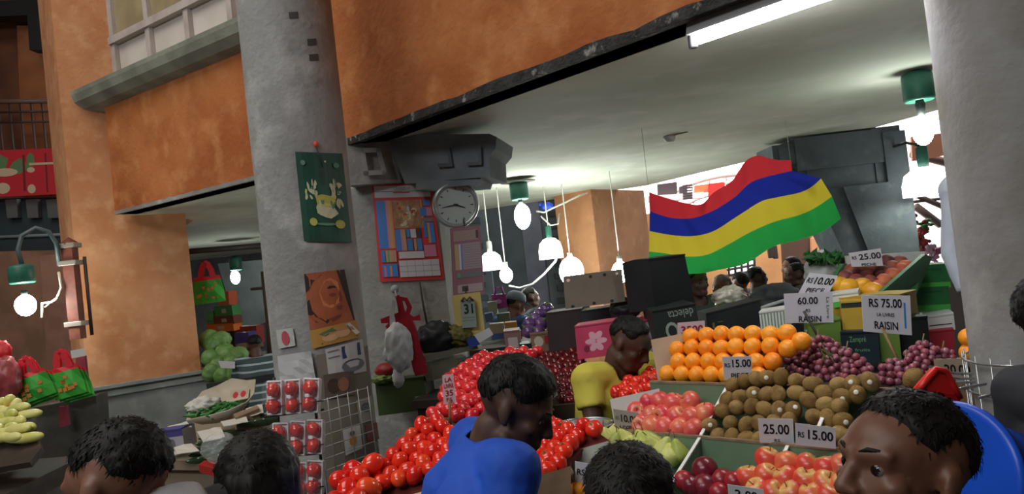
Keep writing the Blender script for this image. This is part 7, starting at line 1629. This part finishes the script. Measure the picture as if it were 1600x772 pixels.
# people further back
person('man in a dark striped shirt stooping behind the cabbages on the left', P(398, 541, 8.0), 30, 20, 0, body_yaw=20, lean=25, skin=skin_d, shirt=mat('shirt_stripe_base', (56, 72, 78), .8), voxel=.012, sleeve=.7, arms='fore', seed=21, strands=200)
person('man in a blue shirt and cap leaning over the stall beside the purple eggplants', P(806, 478, 7.6), -60, 20, 0, body_yaw=-40, lean=18, skin=skin_m, shirt=mat('shirt_slate_blue', (62, 92, 150), .8), voxel=.012, sleeve=.9, arms='fore', seed=23, strands=0, cap=mat('cap_grey', (112, 124, 132), .8), hair_style='short')
person('man in dark clothes behind the man with the cap', P(829, 465, 8.6), -70, 0, 0, skin=skin_d, shirt=mat('shirt_navy', (34, 40, 60), .8), voxel=.013, seed=25, strands=100)
person('dark haired person just right of the black carton, in shadow', P(1090, 441, 6.2), -160, 5, 0, skin=skin_d, shirt=mat('shirt_greenish', (52, 66, 56), .8), voxel=.012, seed=27, strands=150)
person('person with pale greyish hair below the flag', P(1127, 448, 7.4), 120, 0, 0, skin=skin_m, hair_mat=hair_grey, shirt=mat('shirt_beige', (150, 140, 120), .8), voxel=.012, seed=29, strands=150)
person('dark haired person in a pale shirt seen from behind, below the flag', P(1156, 443, 7.6), 20, 0, 0, skin=skin_m, shirt=mat('shirt_pale', (160, 158, 150), .8), voxel=.012, seed=31, strands=150)
person('bearded man in profile wearing dark clothes, below the wall lantern', P(1183, 434, 7.9), -85, 0, 0, skin=skin_d, shirt=mat('shirt_navy_grey', (44, 50, 66), .8), voxel=.012, seed=33, strands=150)
person('dark haired man left of the herb bag, looking left, nearer one', P(1243, 430, 7.3), 80, 0, 0, skin=skin_d, shirt=mat('shirt_black', (34, 36, 40), .8), voxel=.012, seed=35, strands=150)
person('dark haired man behind the man left of the herb bag', P(1236, 417, 8.6), 85, 0, 0, skin=skin_m, shirt=mat('shirt_charcoal', (54, 52, 58), .8), voxel=.012, seed=37, strands=150)
# woven stripes on the striped shirt
sm_ = bpy.data.materials['shirt_stripe_base']; nt = sm_.node_tree; b = nt.nodes['Principled BSDF']; tc = nt.nodes.new('ShaderNodeTexCoord'); wv = nt.nodes.new('ShaderNodeTexWave'); wv.bands_direction = 'Z'; wv.inputs['Scale'].default_value = 4.6; wv.inputs['Distortion'].default_value = .6
rp = nt.nodes.new('ShaderNodeValToRGB'); rp.color_ramp.elements[0].position = .80; rp.color_ramp.elements[0].color = lin((56, 72, 78)); rp.color_ramp.elements[1].position = .86; rp.color_ramp.elements[1].color = lin((150, 166, 170))
nt.links.new(tc.outputs['Object'], wv.inputs['Vector']); nt.links.new(wv.outputs['Fac'], rp.inputs['Fac']); nt.links.new(rp.outputs['Color'], b.inputs['Base Color'])
